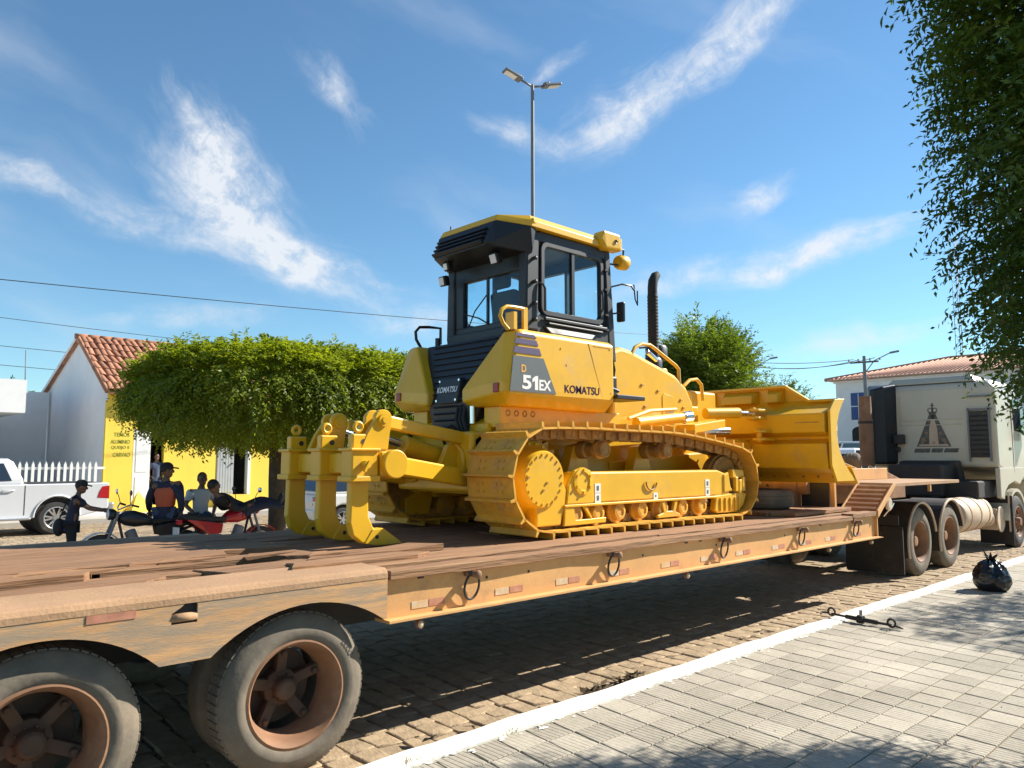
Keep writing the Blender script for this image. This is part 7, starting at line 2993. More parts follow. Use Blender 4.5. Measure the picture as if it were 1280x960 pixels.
def person(label, loc, rz, J, head_dir=(1, 0, 0), head_tilt=0.0, shirt='cloth_navy', sleeves='short', trousers='cloth_denim', cap=None, hair=True, scale=1.0, vest=None, bag=None, hand_curl=0.8):
    """J: joint positions in local metres (+x = facing)."""
    t = thing('person', label, 'person', loc, rz, local=True, group='people resting under the clipped tree')
    t.scale = (scale,) * 3
    J = {k: Vector(v) for k, v in J.items()}
    J['belly'] = J['pelvis'].lerp(J['chest'], 0.5)
    rad = dict(pelvis=(0.13, 0.10), belly=(0.125, 0.10), chest=(0.145, 0.105), neck=0.055, crown=0.05)
    E_ = [('pelvis', 'belly'), ('belly', 'chest'), ('chest', 'neck'), ('neck', 'crown')]
    hd = Vector(head_dir).normalized()
    J['crown'] = J['neck'] + (J['head'] - J['neck']) * 0.75
    for s in 'LR':
        rad['sh' + s], rad['el' + s], rad['wr' + s] = 0.066, 0.043, 0.030
        rad['hip' + s], rad['kn' + s], rad['an' + s], rad['toe' + s] = 0.088, 0.058, 0.040, 0.034
        E_ += [('chest', 'sh' + s), ('sh' + s, 'el' + s), ('el' + s, 'wr' + s), ('pelvis', 'hip' + s), ('hip' + s, 'kn' + s), ('kn' + s, 'an' + s), ('an' + s, 'toe' + s)]
    order = ['pelvis', 'belly', 'chest', 'neck', 'crown'] + [p + s for s in 'LR' for p in ('sh', 'el', 'wr', 'hip', 'kn', 'an', 'toe')]
    base = {n: J[n] for n in order}
    vs, fs = skin_mesh(base, E_, rad, 'body')
    m = MB()
    m.add(vs, fs, True)
    # head with jaw, nose, ears, brow; eyes and mouth as shallow features
    H = J['head']
    side = hd.cross(Vector((0, 0, 1))).normalized()
    upv = side.cross(hd).normalized()
    hr = Matrix((hd, -side, upv)).transposed().to_euler()

    def hp_(f, l, u):
        return H + hd * f + (-side) * l + upv * u
    m.ell(H + upv * 0.015, 0.098, 0.078, 0.115, 16, 12, hr)
    m.ell(hp_(0.018, 0, -0.055), 0.075, 0.060, 0.068, 14, 8, hr)
    m.ell(hp_(0.098, 0, -0.01), 0.022, 0.015, 0.026, 8, 6, hr)
    for q in (-1, 1):
        m.ell(hp_(-0.005, q * 0.080, 0.0), 0.024, 0.012, 0.034, 8, 6, hr)
        m.ell(hp_(0.080, q * 0.034, 0.032), 0.020, 0.024, 0.009, 8, 6, hr)
    m.ell(hp_(0.082, 0, -0.058), 0.014, 0.026, 0.009, 8, 6, hr)
    # hands: palm, four curled fingers of different length, thumb from the side of the palm
    for s in 'LR':
        W = J['wr' + s]
        fd = (W - J['el' + s]).normalized()
        pn = fd.cross(Vector((0, 0, 1)))
        if pn.length < 0.1:
            pn = fd.cross(Vector((1, 0, 0)))
        pn.normalize()
        dn = fd.cross(pn).normalized()
        if dn.z > 0:
            dn = -dn
        m.tube([W - fd * 0.01, W + fd * 0.04, W + fd * 0.085], [0.027, 0.036, 0.034], 8)
        for k, ln in enumerate((0.066, 0.075, 0.070, 0.055)):
            b0 = W + fd * 0.08 + pn * (k - 1.5) * 0.019
            b1 = b0 + fd * ln * 0.5 + dn * ln * 0.12
            b2 = b1 + (fd * (1 - hand_curl) + dn * hand_curl).normalized() * ln * 0.5
            m.tube([b0, b1, b2], [0.009, 0.0085, 0.007], 6)
        b0 = W + fd * 0.03 - pn * 0.03
        m.tube([b0, b0 + fd * 0.03 - pn * 0.02 + dn * 0.01, b0 + fd * 0.062 - pn * 0.018 + dn * 0.025], [0.012, 0.0105, 0.008], 6)
    body = m.build('body', 'skin_brown', t, fix=False)
    # eyes
    e = MB()
    for q in (-1, 1):
        e.ell(hp_(0.088, q * 0.033, 0.012), 0.008, 0.014, 0.008, 8, 6, hr)
    e.build('eyes', 'hair_black', body)
    # shirt: same skeleton, fuller
    up = {n: J[n] for n in ('pelvis', 'belly', 'chest', 'neck')}
    up['neck'] = J['chest'].lerp(J['neck'], 0.80)
    up['hem'] = J['pelvis'] + (J['pelvis'] - J['belly']).normalized() * 0.11
    rs = dict(pelvis=(0.158, 0.125), belly=(0.155, 0.125), chest=(0.168, 0.128), neck=0.10, hem=(0.165, 0.13))
    ee = [('hem', 'pelvis'), ('pelvis', 'belly'), ('belly', 'chest'), ('chest', 'neck')]
    for s in 'LR':
        up['sh' + s] = J['sh' + s]
        rs['sh' + s] = 0.094
        if sleeves == 'short':
            up['sl' + s] = J['sh' + s].lerp(J['el' + s], 0.75)
            rs['sl' + s] = 0.070
            ee += [('chest', 'sh' + s), ('sh' + s, 'sl' + s)]
        else:
            up['el' + s] = J['el' + s]
            up['sl' + s] = J['el' + s].lerp(J['wr' + s], 0.93)
            rs['el' + s] = 0.062
            rs['sl' + s] = 0.046
            ee += [('chest', 'sh' + s), ('sh' + s, 'el' + s), ('el' + s, 'sl' + s)]
    v2, f2 = skin_mesh(up, ee, rs, 'shirt')
    MB().add(v2, f2, True).build('shirt', shirt, t, fix=False)
    if vest:
        up2 = {n: up[n] for n in ('pelvis', 'belly', 'chest', 'neck')}
        rs2 = dict(pelvis=(0.185, 0.152), belly=(0.187, 0.156), chest=(0.212, 0.168), neck=0.112)
        ee2 = [('pelvis', 'belly'), ('belly', 'chest'), ('chest', 'neck')]
        for s in 'LR':
            up2['sh' + s] = J['chest'].lerp(J['sh' + s], 0.72)
            rs2['sh' + s] = 0.122
            ee2.append(('chest', 'sh' + s))
        v3, f3 = skin_mesh(up2, ee2, rs2, 'vest')
        MB().add(v3, f3, True).build('vest', vest, t, fix=False)
    # trousers and shoes
    lo = {'pelvis': J['pelvis']}
    rl = {'pelvis': (0.150, 0.118)}
    ee = []
    for s in 'LR':
        for n, r in (('hip', 0.108), ('kn', 0.078)):
            lo[n + s] = J[n + s]
            rl[n + s] = r
        lo['cf' + s] = J['kn' + s].lerp(J['an' + s], 0.95)
        rl['cf' + s] = 0.060
        ee += [('pelvis', 'hip' + s), ('hip' + s, 'kn' + s), ('kn' + s, 'cf' + s)]
    v4, f4 = skin_mesh(lo, ee, rl, 'trousers')
    MB().add(v4, f4, True).build('trousers', trousers, t, fix=False)
    for s in 'LR':
        a, b = J['an' + s], J['toe' + s]
        d = (b - a)
        m = MB()
        back = a - d.normalized() * 0.05
        m.tube([back, a.lerp(b, 0.35), b, b + d.normalized() * 0.05], [0.045, 0.05, 0.045, 0.025], 10)
        m.build('shoe', 'shoe_dark', t)
    if hair:
        m = MB()
        m.ell(H + upv * 0.04 - hd * 0.018, 0.098, 0.084, 0.098, 16, 10, hr)
        m.build('hair', 'hair_black', t)
    if cap:
        m = MB()
        m.ell(H + upv * 0.062 - hd * 0.006, 0.108, 0.092, 0.085, 16, 8, hr)
        b0 = H + hd * 0.08 + upv * 0.062
        vsb = []
        for (f, w_) in ((0.0, 0.085), (0.06, 0.075), (0.10, 0.04)):
            for q in (-1, 0, 1):
                vsb.append(b0 + hd * f + (-side) * (q * w_) + upv * (-0.012 * q * q - f * 0.15 + 0.006))
                vsb.append(b0 + hd * f + (-side) * (q * w_) + upv * (-0.012 * q * q - f * 0.15 - 0.006))
        m.hull(vsb)
        m.build('cap', cap, t)
    if bag:
        m = MB()
        m.ell(J['pelvis'] + Vector(bag), 0.10, 0.17, 0.17, 12, 8)
        m.tube([J['pelvis'] + Vector(bag) + Vector((0, 0, 0.14)), J['chest'] + Vector((-0.14, 0.05, 0.05)), J['chest'] + Vector((0.0, -0.13, 0.16)), J['chest'] + Vector((0.16, -0.05, 0.02))], 0.014, 6)
        m.build('shoulder_bag', 'cloth_black', t)
    return t


def standing(lean=0.0, armL=None, armR=None, knee=0.03):
    J = dict(pelvis=(0, 0, 0.92), chest=(lean * 0.5, 0, 1.30), neck=(lean * 0.9, 0, 1.47), head=(lean * 1.15 + 0.02, 0, 1.60),
             shL=(lean * 0.62, 0.17, 1.38), shR=(lean * 0.62, -0.17, 1.38), elL=armL[0], wrL=armL[1], elR=armR[0], wrR=armR[1],
             hipL=(0, 0.09, 0.87), hipR=(0, -0.09, 0.87), knL=(knee, 0.10, 0.48), knR=(knee, -0.10, 0.48), anL=(0, 0.10, 0.075), anR=(-0.05, -0.11, 0.075), toeL=(0.15, 0.12, 0.04), toeR=(0.10, -0.13, 0.04))
    return J


def seated(zs, lean, armL, armR, legL, legR, headx=0.03):
    return dict(pelvis=(0, 0, zs + 0.11), chest=(lean * 0.55, 0, zs + 0.47), neck=(lean, 0, zs + 0.64), head=(lean + headx, 0, zs + 0.775),
                shL=(lean * 0.7, 0.175, zs + 0.55), shR=(lean * 0.7, -0.175, zs + 0.55), elL=armL[0], wrL=armL[1], elR=armR[0], wrR=armR[1],
                hipL=(0.03, 0.10, zs + 0.08), hipR=(0.03, -0.10, zs + 0.08), knL=legL[0], anL=legL[1], toeL=legL[2], knR=legR[0], anR=legR[1], toeR=legR[2])


# youth leaning on the handlebar, facing along the street to the tree
person('youth in dark clothes and cap leaning on a motorcycle handlebar', (3.34, 13.6, 0.0), R(-14),
       standing(0.10, ((0.28, 0.20, 1.20), (0.52, 0.14, 1.16)), ((0.28, -0.20, 1.20), (0.54, -0.12, 1.15))), (1, 0.0, -0.15),
       shirt='cloth_navy', sleeves='short', trousers='cloth_black', cap='cloth_black', scale=0.83, bag=(-0.20, 0.02, -0.06))
# man in the orange vest sitting sideways on the black motorcycle
person('man in orange vest and dark cap sitting sideways on a motorcycle', (4.62, 13.22, 0.0), R(55),
       seated(0.80, -0.02, ((0.05, 0.28, 1.10), (0.20, 0.30, 0.90)), ((-0.10, -0.27, 1.10), (-0.05, -0.27, 0.88)),
              ((0.42, 0.14, 0.80), (0.46, 0.14, 0.36), (0.60, 0.16, 0.32)), ((0.42, -0.12, 0.80), (0.46, -0.12, 0.36), (0.60, -0.14, 0.32))), (0.45, -0.89, 0.0),
       shirt='cloth_navy', sleeves='long', trousers='cloth_denim', cap='cloth_black', vest='cloth_orange', scale=1.0)
# man in the pale shirt facing the street
person('bareheaded man in white shirt sitting behind the orange vested man', (5.62, 14.3, 0.0), R(-95),
       seated(0.62, 0.03, ((0.02, 0.27, 0.94), (0.24, 0.16, 0.78)), ((0.02, -0.27, 0.94), (0.24, -0.16, 0.78)),
              ((0.42, 0.14, 0.64), (0.44, 0.14, 0.10), (0.60, 0.15, 0.05)), ((0.42, -0.14, 0.64), (0.44, -0.14, 0.10), (0.60, -0.15, 0.05))), (1, 0.0, -0.03),
       shirt='cloth_white', sleeves='short', trousers='cloth_denim', scale=1.0)
# person slumped on the red motorcycle with legs stretched to the trunk
person('person in dark clothes lying back on the red motorcycle, feet against the trunk', (5.50, 12.95, 0.0), R(4),
       dict(pelvis=(0.30, 0, 0.92), chest=(-0.02, 0, 1.06), neck=(-0.16, 0, 1.17), head=(-0.20, 0, 1.30), shL=(-0.06, 0.17, 1.10), shR=(-0.06, -0.17, 1.10),
            elL=(0.10, 0.27, 0.92), wrL=(0.32, 0.20, 0.98), elR=(0.10, -0.27, 0.92), wrR=(0.32, -0.18, 0.98),
            hipL=(0.36, 0.09, 0.90), hipR=(0.36, -0.09, 0.90), knL=(0.72, 0.12, 1.05), anL=(1.08, 0.10, 0.98), toeL=(1.14, 0.12, 1.10), knR=(0.70, -0.12, 0.98), anR=(1.06, -0.10, 0.92), toeR=(1.12, -0.12, 1.04)), (1, 0.1, 0.1),
       shirt='cloth_black', sleeves='long', trousers='cloth_navy', scale=1.0)
# figure at the doorway
person('person in dark blue shirt standing in the dark doorway of the yellow house', (8.80, 26.12, 0.30), R(-100),
       standing(0.0, ((0.02, 0.24, 1.12), (0.10, 0.22, 0.88)), ((0.02, -0.24, 1.12), (0.10, -0.22, 0.88))), (1, 0, 0),
       shirt='cloth_denim', sleeves='short', trousers='cloth_black', scale=0.95)

# ------------------------------------------------------------------ trees
def leaf_mat(name, c0, c1, trans, scale=0.9):
    m = bpy.data.materials.new(name)
    MATS[name] = m
    m.use_nodes = True
    nt = m.node_tree
    nt.nodes.clear()
    N = nt.nodes.new
    L = nt.links.new
    out = N('ShaderNodeOutputMaterial')
    tc = N('ShaderNodeTexCoord')
    n1 = N('ShaderNodeTexNoise')
    n1.inputs['Scale'].default_value = scale
    n1.inputs['Detail'].default_value = 3
    L(tc.outputs['Object'], n1.inputs['Vector'])
    n2 = N('ShaderNodeTexNoise')
    n2.inputs['Scale'].default_value = 24
    L(tc.outputs['Object'], n2.inputs['Vector'])
    ad = N('ShaderNodeMath')
    ad.operation = 'ADD'
    L(n1.outputs[0], ad.inputs[0])
    L(n2.outputs[0], ad.inputs[1])
    mr = N('ShaderNodeMapRange')
    mr.inputs['From Min'].default_value = 0.72
    mr.inputs['From Max'].default_value = 1.28
    L(ad.outputs[0], mr.inputs['Value'])
    mx = N('ShaderNodeMix')
    mx.data_type = 'RGBA'
    mx.inputs[6].default_value = (*c0, 1)
    mx.inputs[7].default_value = (*c1, 1)
    L(mr.outputs[0], mx.inputs['Factor'])
    b = N('ShaderNodeBsdfPrincipled')
    b.inputs['Roughness'].default_value = 0.5
    b.inputs['Specular IOR Level'].default_value = 0.35
    L(mx.outputs[2], b.inputs['Base Color'])
    tr = N('ShaderNodeBsdfTranslucent')
    sc = N('ShaderNodeVectorMath')
    sc.operation = 'MULTIPLY'
    L(mx.outputs[2], sc.inputs[0])
    sc.inputs[1].default_value = (1.7, 1.6, 0.6)
    L(sc.outputs[0], tr.inputs['Color'])
    ms = N('ShaderNodeMixShader')
    ms.inputs[0].default_value = trans
    L(b.outputs[0], ms.inputs[1])
    L(tr.outputs[0], ms.inputs[2])
    L(ms.outputs[0], out.inputs[0])
    return m


leaf_mat('leaf_clipped', (0.08, 0.125, 0.011), (0.25, 0.30, 0.026), 0.45, 1.1)
leaf_mat('leaf_neem', (0.035, 0.075, 0.014), (0.090, 0.145, 0.022), 0.34, 1.2)
leaf_mat('leaf_bright', (0.08, 0.135, 0.018), (0.17, 0.24, 0.035), 0.36, 0.8)
leaf_mat('leaf_far', (0.07, 0.11, 0.04), (0.13, 0.17, 0.06), 0.3, 0.6)
NR = np.random.default_rng(11)


def unit(a):
    return a / np.maximum(np.linalg.norm(a, axis=1, keepdims=True), 1e-9)


def leaves_mesh(name, base, direc, nrm, length, width, mat, parent, fold=0.0):
    """One pointed quad per leaf: base, two flanks, tip."""
    n = len(base)
    d = unit(direc)
    s = unit(np.cross(d, nrm))
    nn = np.cross(s, d)
    L_ = length[:, None]
    W_ = width[:, None]
    v0 = base
    v1 = base + d * L_ * 0.40 + s * W_ * 0.5 + nn * L_ * 0.06
    v2 = base + d * L_ - nn * L_ * 0.08
    v3 = base + d * L_ * 0.40 - s * W_ * 0.5 + nn * L_ * 0.06
    V = np.stack([v0, v1, v2, v3], 1).reshape(-1, 3)
    me = bpy.data.meshes.new(name)
    me.vertices.add(4 * n)
    org = np.array(ORG.get(parent.name, (0, 0, 0)))
    me.vertices.foreach_set('co', (V - org).astype(np.float32).ravel())
    me.loops.add(4 * n)
    me.polygons.add(n)
    me.loops.foreach_set('vertex_index', np.arange(4 * n, dtype=np.int32))
    me.polygons.foreach_set('loop_start', np.arange(0, 4 * n, 4, dtype=np.int32))
    me.update()
    me.validate()
    o = link(name, me, mat, parent)
    ORG[o.name] = tuple(org)
    return o


def sprays(starts, dirs, lengths, nleaf, droop, leaf_len, leaf_w, ang=0.9, jit=0.25):
    """Leaves in pairs along drooping twigs: returns base, direction, normal, length, width arrays."""
    k = len(starts)
    t = np.linspace(0.12, 1.0, nleaf)
    T = np.tile(t, (k, 1))
    d = unit(dirs)
    P = starts[:, None, :] + d[:, None, :] * (T * lengths[:, None])[:, :, None]
    P[:, :, 2] -= (T ** 2) * droop * lengths[:, None]
    tang = d[:, None, :] * np.ones((1, nleaf, 1))
    tang = tang.copy()
    tang[:, :, 2] -= 2 * T * droop
    tang = tang.reshape(-1, 3)
    base = P.reshape(-1, 3)
    tang = unit(tang)
    up = unit(np.array([[0, 0, 1.0]]) + NR.normal(0, 0.35, base.shape))
    side = unit(np.cross(tang, up))
    sg = np.tile(np.where(np.arange(nleaf) % 2 == 0, 1.0, -1.0), k)[:, None]
    ld = unit(tang * math.cos(ang) + side * sg * math.sin(ang) + NR.normal(0, jit, base.shape) + np.array([[0, 0, -0.12]]))
    nrm = unit(np.cross(side, tang) + NR.normal(0, 0.3, base.shape))
    nl = len(base)
    taper = (1.0 - 0.35 * T.reshape(-1))
    return base, ld, nrm, leaf_len * taper * NR.uniform(0.75, 1.2, nl), leaf_w * taper * NR.uniform(0.8, 1.2, nl)


def stack(*arrs):
    return [np.concatenate(a) for a in zip(*arrs)]


# --- clipped broad tree on the left, over the people
tr1 = thing('clipped_tree', 'broad flat-topped clipped tree with dense fringed crown over the seated people', 'tree', (6.98, 14.0, 0.0))
m = MB()
m.tube([(7.0, 14.0, -0.05), (6.98, 14.0, 0.7), (6.95, 14.0, 1.4), (6.96, 14.02, 2.1), (7.0, 14.0, 2.9)], [0.19, 0.165, 0.155, 0.15, 0.11], 14)
for k in range(9):
    a = 2 * PI * k / 9 + 0.3
    m.tube([(6.97, 14.0, 1.95 + 0.06 * k), (6.97 + 0.7 * math.cos(a), 14 + 0.5 * math.sin(a), 2.5 + 0.04 * k), (6.97 + 2.1 * math.cos(a), 14 + 1.4 * math.sin(a), 3.1)], [0.07, 0.05, 0.02], 7)
m.build('trunk', 'bark', tr1)
CX, CY, CZ = 7.12, 14.0, 3.06
RXc, RYc, RZc = 2.58, 2.45, 0.62


def superpoint(n, e=0.34):
    d = unit(NR.normal(0, 1, (n, 3)))
    a = np.abs(d)
    p = (1.0 / e) * 1.15
    r = 1.0 / np.power(a[:, 0] ** p + a[:, 1] ** p + a[:, 2] ** p, 1 / p)
    return d * r[:, None], d


def lump(P):
    return 0.08 * np.sin(P[:, 0] * 2.3 + 1.0) * np.sin(P[:, 1] * 2.7) + 0.06 * np.sin(P[:, 0] * 5.1 + P[:, 2] * 4) + 0.05 * np.sin(P[:, 1] * 6.3 + 2)


N1 = 10000
S, D = superpoint(N1)
depth = 1.0 - np.abs(NR.normal(0, 0.13, N1))
P = np.stack([CX + S[:, 0] * RXc * depth, CY + S[:, 1] * RYc * depth, CZ + S[:, 2] * RZc * depth], 1)
P += D * lump(P)[:, None]
dirs = unit(np.stack([D[:, 0] * 1.0, D[:, 1] * 1.0, D[:, 2] * 0.9 + np.where(D[:, 2] > 0.25, 0.55, -0.35)], 1) + NR.normal(0, 0.35, (N1, 3)))
low = P[:, 2] < CZ - 0.25
dirs[low] = unit(dirs[low] * np.array([[0.6, 0.6, 1]]) + np.array([[0, 0, -0.55]]))
A = sprays(P, dirs, NR.uniform(0.22, 0.50, N1), 13, 0.35, 0.118, 0.050)
N2 = 180                                              # loose shoots standing proud of the top and hanging below
S, D = superpoint(N2)
top = NR.random(N2) < 0.45
P2 = np.stack([CX + S[:, 0] * RXc * 0.95, CY + S[:, 1] * RYc * 0.95, np.where(top, CZ + RZc * 0.92, CZ - RZc * NR.uniform(0.5, 1.0, N2))], 1)
d2 = np.where(top[:, None], unit(NR.normal(0, 0.55, (N2, 3)) + np.array([[0, 0, 1.2]])), unit(NR.normal(0, 0.5, (N2, 3)) + np.array([[0, 0, -1.0]])))
B = sprays(P2, d2, NR.uniform(0.22, 0.42, N2), 13, 0.15, 0.105, 0.034)
leaves_mesh('crown', *stack(A, B), 'leaf_clipped', tr1)

# --- feathery tree behind the dozer's hood, and a smaller one beyond
def feather_tree(name, label, x, y, z0, z1, r, n, leaf, lw, mat, nl=14, up=0.6):
    t = thing(name, label, 'tree', (x, y, 0.0))
    m = MB()
    m.tube([(x, y, -0.05), (x + 0.05, y, z0 * 0.6), (x, y, z0 + 0.3), (x + 0.1, y, (z0 + z1) / 2)], [0.16, 0.13, 0.10, 0.05], 10)
    for k in range(10):
        a = 2 * PI * k / 10
        m.tube([(x, y, z0 + 0.1 * k * 0.4), (x + r * 0.45 * math.cos(a), y + r * 0.45 * math.sin(a), (z0 + z1) / 2), (x + r * 0.8 * math.cos(a), y + r * 0.8 * math.sin(a), z0 + (z1 - z0) * 0.75)], [0.06, 0.04, 0.012], 6)
    m.build('trunk', 'bark', t)
    d = unit(NR.normal(0, 1, (n, 3)))
    rr = np.power(NR.random(n), 0.4)
    cz = (z0 + z1) / 2
    hz = (z1 - z0) / 2
    P = np.stack([x + d[:, 0] * r * rr, y + d[:, 1] * r * rr, cz + d[:, 2] * hz * rr], 1)
    # uneven outline: lobes
    ang = np.arctan2(d[:, 1], d[:, 0])
    lob = 0.80 + 0.22 * np.sin(ang * 3 + 1.0) * np.cos(d[:, 2] * 4) + 0.12 * np.sin(ang * 7 + d[:, 2] * 5)
    P[:, 0] = x + (P[:, 0] - x) * lob
    P[:, 1] = y + (P[:, 1] - y) * lob
    P[:, 2] = cz + (P[:, 2] - cz) * (0.85 + 0.2 * np.sin(ang * 4 + 2))
    dirs = unit(np.stack([d[:, 0], d[:, 1], d[:, 2] * 0.6 + up], 1) + NR.normal(0, 0.35, (n, 3)))
    ln = NR.uniform(0.4, 0.95, n) * r / 2.1
    A = sprays(P, dirs, ln, nl, 0.22, leaf, lw)
    leaves_mesh('crown', *A, mat, t)
    return t


feather_tree('street_tree', 'bright green feathery tree behind the exhaust and hood', 23.3, 14.9, 2.4, 6.6, 2.1, 2700, 0.19, 0.065, 'leaf_bright', 14, 0.7)
feather_tree('street_tree', 'small hazy green tree far behind the blade', 43.5, 22.6, 2.0, 6.6, 2.5, 700, 0.24, 0.08, 'leaf_far', 12, 0.5)
feather_tree('street_tree', 'dark shrub showing above the white yard wall', 6.2, 35.0, 2.6, 4.75, 1.0, 160, 0.2, 0.07, 'leaf_neem', 10, 0.5)


# --- neem tree on the pavement, its pinnate fronds hanging into view from the right
def neem_tree(label, x, y, z0, z1, r, n, fr_len, nl, leaf, lw, extra=None):
    t = thing('neem_tree', label, 'tree', (x, y, SZ))
    m = MB()
    m.tube([(x, y, SZ - 0.06), (x - 0.03, y, 1.0), (x, y + 0.04, 2.0), (x + 0.05, y, 3.2), (x, y, 4.4)], [0.17, 0.15, 0.14, 0.11, 0.05], 12)
    for k in range(12):
        a = 2 * PI * k / 12 + 0.2
        z = 2.1 + 0.18 * k
        m.tube([(x, y, z), (x + r * 0.4 * math.cos(a), y + r * 0.4 * math.sin(a), z + 0.7), (x + r * 0.85 * math.cos(a), y + r * 0.85 * math.sin(a), z + 0.9)], [0.055, 0.035, 0.010], 6)
    m.build('trunk', 'bark', t)
    d = unit(NR.normal(0, 1, (n, 3)))
    rr = np.power(NR.random(n), 0.33)
    cz, hz = (z0 + z1) / 2, (z1 - z0) / 2
    ang = NR.uniform(-PI, PI, n)
    rr = np.power(NR.random(n), 0.36)
    u = NR.uniform(-1, 1, n)
    d = unit(np.stack([np.cos(ang) * rr, np.sin(ang) * rr, u * 0.6], 1))
    rz = np.sqrt(np.maximum(0.0, 1.0 - np.abs(u) ** 4.5))
    P = np.stack([x + np.cos(ang) * r * rr * rz, y + np.sin(ang) * r * rr * rz, cz + u * hz], 1)
    lob = 0.92 + 0.08 * np.sin(ang * 3 + d[:, 2] * 3) + 0.07 * np.sin(ang * 8 + d[:, 2] * 7)
    P[:, 0] = x + (P[:, 0] - x) * lob
    P[:, 1] = y + (P[:, 1] - y) * lob
    dirs = unit(np.stack([d[:, 0], d[:, 1], d[:, 2] * 0.5 - 0.05], 1) + NR.normal(0, 0.35, (n, 3)))
    A = sprays(P, dirs, NR.uniform(0.7, 1.2, n) * fr_len, nl, 0.45, leaf, lw, 1.05, 0.12)
    sets = [A]
    if extra is not None:
        E0, E1 = extra
        sets.append(sprays(E0, E1, NR.uniform(0.8, 1.25, len(E0)) * fr_len, nl + 4, 0.40, leaf * 1.05, lw * 1.05, 1.05, 0.10))
    leaves_mesh('crown', *stack(*sets), 'leaf_neem', t)
    return t


NX, NY = 6.1, -0.12
# fronds reaching out at the top of the crown towards the street
k = 90
e0 = np.stack([NR.uniform(4.9, 5.6, k), NR.uniform(1.05, 1.45, k), NR.uniform(4.0, 5.2, k)], 1)
e1 = unit(np.stack([NR.uniform(-0.5, 0.2, k), NR.uniform(0.6, 1.0, k), NR.uniform(-0.5, 0.4, k)], 1))
neem_tree('dark leafy neem tree hanging over the pavement with pinnate fronds', NX, NY, 1.90, 6.0, 1.92, 14500, 0.32, 14, 0.082, 0.030, (e0, e1))
neem_tree('further neem tree that shades the pavement by the black bag', 14.3, 0.2, 2.2, 4.6, 1.45, 1200, 0.36, 12, 0.10, 0.032)

# ------------------------------------------------------------------ small things on the ground
def rubbish_bag():
    rg = random.Random(8)
    m = MB()
    c = Vector((11.36, 3.09, SZ))
    n, k = 44, 26
    vs = []
    from mathutils import noise
    for j in range(k + 1):
        t = j / k
        ph = PI * t
        for i in range(n):
            a = 2 * PI * i / n
            r = 0.255 * (math.sin(ph) ** 0.62)
            zz = 0.205 - 0.205 * math.cos(PI - ph) * (1.0)
            z = 0.41 * t
            r = 0.215 * (max(0.0, math.sin(PI * (0.13 + 0.87 * t) ** 0.85)) ** 0.6)
            if t > 0.9:
                r *= 1 - (t - 0.9) * 5.5
            p = Vector((math.cos(a) * 3.0, math.sin(a) * 3.0, t * 4.5))
            f = noise.noise(p) * 0.035 + noise.noise(p * 2.3) * 0.018 + 0.012 * math.sin(a * 11 + t * 3) * t
            rr = max(0.02, r + f * (0.3 + t))
            vs.append((c.x + rr * math.cos(a), c.y + rr * math.sin(a), c.z + max(0.002, z + noise.noise(p * 1.7) * 0.02)))
    fs = []
    for j in range(k):
        for i in range(n):
            i2 = (i + 1) % n
            fs.append((j * n + i, j * n + i2, (j + 1) * n + i2, (j + 1) * n + i))
    fs.append(tuple(range(n))[::-1])
    fs.append(tuple(k * n + i for i in range(n)))
    t = thing('rubbish_bag', 'knotted shiny black rubbish bag on the pavement by the kerb', 'bag', tuple(c))
    m.add(vs, fs, True)
    m.build('sack', 'plastic_bag', t)
    e = MB()
    for q in range(6):
        a = q * 1.05 + 0.3
        tip = c + Vector((0.10 * math.cos(a), 0.10 * math.sin(a), 0.40 + rg.uniform(0.05, 0.12)))
        e.hull([c + Vector((0, 0, 0.37)), c + Vector((0.05 * math.cos(a - 0.5), 0.05 * math.sin(a - 0.5), 0.40)), c + Vector((0.05 * math.cos(a + 0.5), 0.05 * math.sin(a + 0.5), 0.40)), tip, c + Vector((0.03 * math.cos(a), 0.03 * math.sin(a), 0.43))])
    e.build('knot', 'plastic_bag', t)


rubbish_bag()

# chain tensioner lying across the kerb
p0, p1 = Vector((8.14, 3.80, SZ + 0.055)), Vector((8.07, 3.02, SZ + 0.035))
d = (p1 - p0)
bt = thing('load_binder', 'rusty ratchet load binder lying across the white kerb', 'tensioner', tuple((p0 + p1) / 2 - Vector((0, 0, 0.03))))
q = lambda t, dz=0.0: p0 + d * t + Vector((0, 0, dz))
m = MB()
m.cyl(q(0.30), q(0.72), 0.022, n=14)
m.build('barrel', 'dark_steel', bt)
m = MB()
m.cyl(q(0.10), q(0.32), 0.012, n=10)
m.cyl(q(0.70), q(0.90), 0.012, n=10)
build_each(m, 'screw_rod', 'dark_steel', bt)
m = MB()
m.cyl(q(0.50) - d.normalized() * 0.03, q(0.50) + d.normalized() * 0.03, 0.042, n=10)
m.bar(q(0.50), q(0.50) + Vector((0.13, 0.05, 0.06)), 0.03, 0.02)
m.build('ratchet', 'dark_steel', bt)
ax = d.cross(Vector((0, 0, 1))).normalized()
for tt in (0.10, 0.90):
    m = MB()
    m.ring(q(tt, 0.022), ax, 0.038, 0.011, 18, 8)
    m.build('eye', 'dark_steel', bt)
m = MB()
dn = d.normalized()
m.tube([q(0.06, 0.0), q(0.02, 0.005), q(-0.03, 0.0) + ax * 0.02, q(-0.02, -0.012) + ax * 0.05], 0.010, 8)
m.tube([q(0.94, 0.0), q(1.0, -0.005), q(1.05, -0.008) + ax * 0.015], [0.011, 0.010, 0.006], 8)
m.build('hook', 'dark_steel', bt)

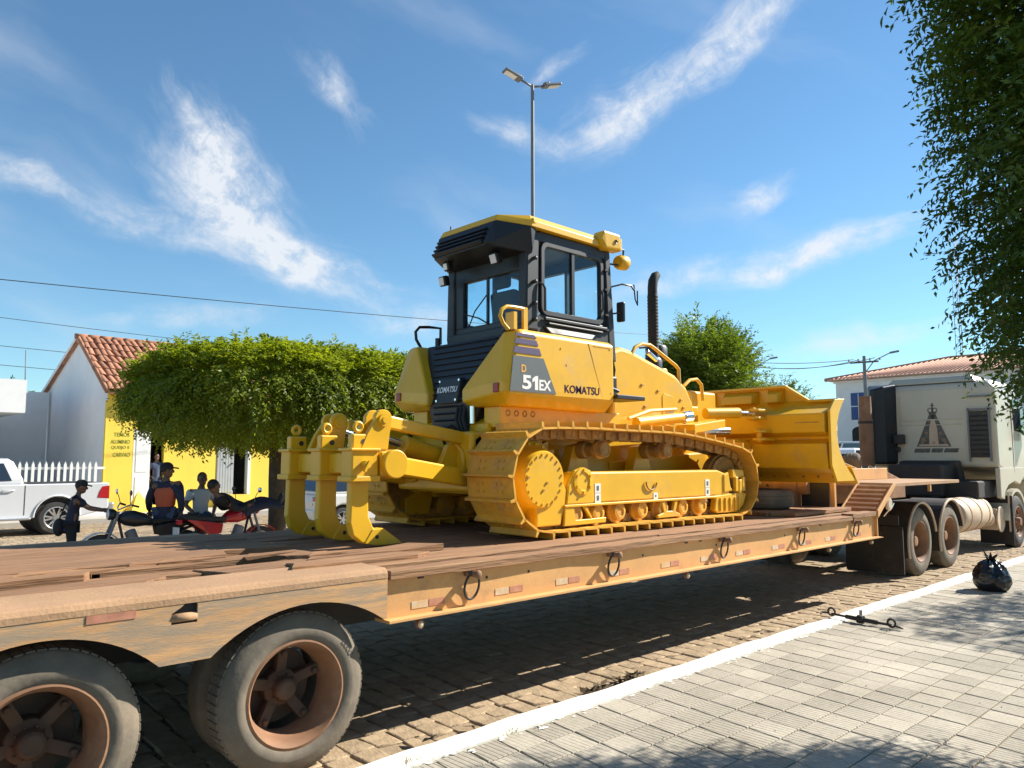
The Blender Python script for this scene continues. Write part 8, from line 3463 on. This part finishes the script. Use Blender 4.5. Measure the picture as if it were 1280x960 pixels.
# dry leaf litter and grass tufts along the kerb
pbr('dry_leaf', (0.10, 0.065, 0.03), 0.9, var=0.4, scale=30)
leaf_mat('grass_tuft', (0.10, 0.10, 0.03), (0.17, 0.15, 0.06), 0.2, 6)
rgl = random.Random(31)
m = MB()
for (cx, cy, n, sp) in ((5.03, 3.96, 46, 0.07), (4.64, 3.93, 26, 0.06), (7.4, 3.95, 8, 0.3), (3.2, 3.95, 6, 0.2)):
    for k in range(n):
        x, y = rgl.gauss(cx, sp), rgl.gauss(cy, sp * 0.5)
        z = 0.028 + abs(rgl.gauss(0, 0.018))
        a = rgl.uniform(0, 6.28)
        L_ = rgl.uniform(0.03, 0.07)
        u = Vector((math.cos(a), math.sin(a), rgl.uniform(-0.4, 0.6))) * L_
        v = Vector((-math.sin(a), math.cos(a), rgl.uniform(-0.5, 0.5))) * L_ * 0.35
        c = Vector((x, y, z))
        m.add([c - u, c + v, c + u, c - v], [(0, 1, 2, 3)])
o = m.build('leaf_litter', 'dry_leaf', fix=False)
tag(o, 'dry dark leaves gathered in the gutter beside the kerb', 'leaves', kind='stuff')
m = MB()
for (cx, cy, n) in ((3.36, 3.57, 20), (2.62, 3.60, 18), (4.9, 3.57, 14), (6.3, 3.56, 10)):
    for k in range(n):
        x, y = rgl.gauss(cx, 0.04), rgl.gauss(cy, 0.012)
        a = rgl.uniform(0, 6.28)
        h = rgl.uniform(0.02, 0.06)
        dx, dy = math.cos(a) * h * 0.6, math.sin(a) * h * 0.6
        m.add([(x - 0.003, y, SZ), (x + 0.003, y, SZ), (x + dx, y + dy, SZ + h)], [(0, 1, 2)])
o = m.build('grass_tufts', 'grass_tuft', fix=False)
tag(o, 'small grass tufts growing along the inner edge of the kerb', 'grass', kind='stuff')
# chips and grit on the pavement
m = MB()
for k in range(90):
    x, y = rgl.uniform(2.5, 10), rgl.uniform(1.5, 3.5)
    r = rgl.uniform(0.003, 0.009)
    m.hull([(x + r * rgl.uniform(-1, 1), y + r * rgl.uniform(-1, 1), SZ + rgl.uniform(0, r * 1.5)) for _ in range(6)])
o = m.build('grit', 'concrete', fix=False)
tag(o, 'scattered grit and pale chips on the pavement', 'grit', kind='stuff')
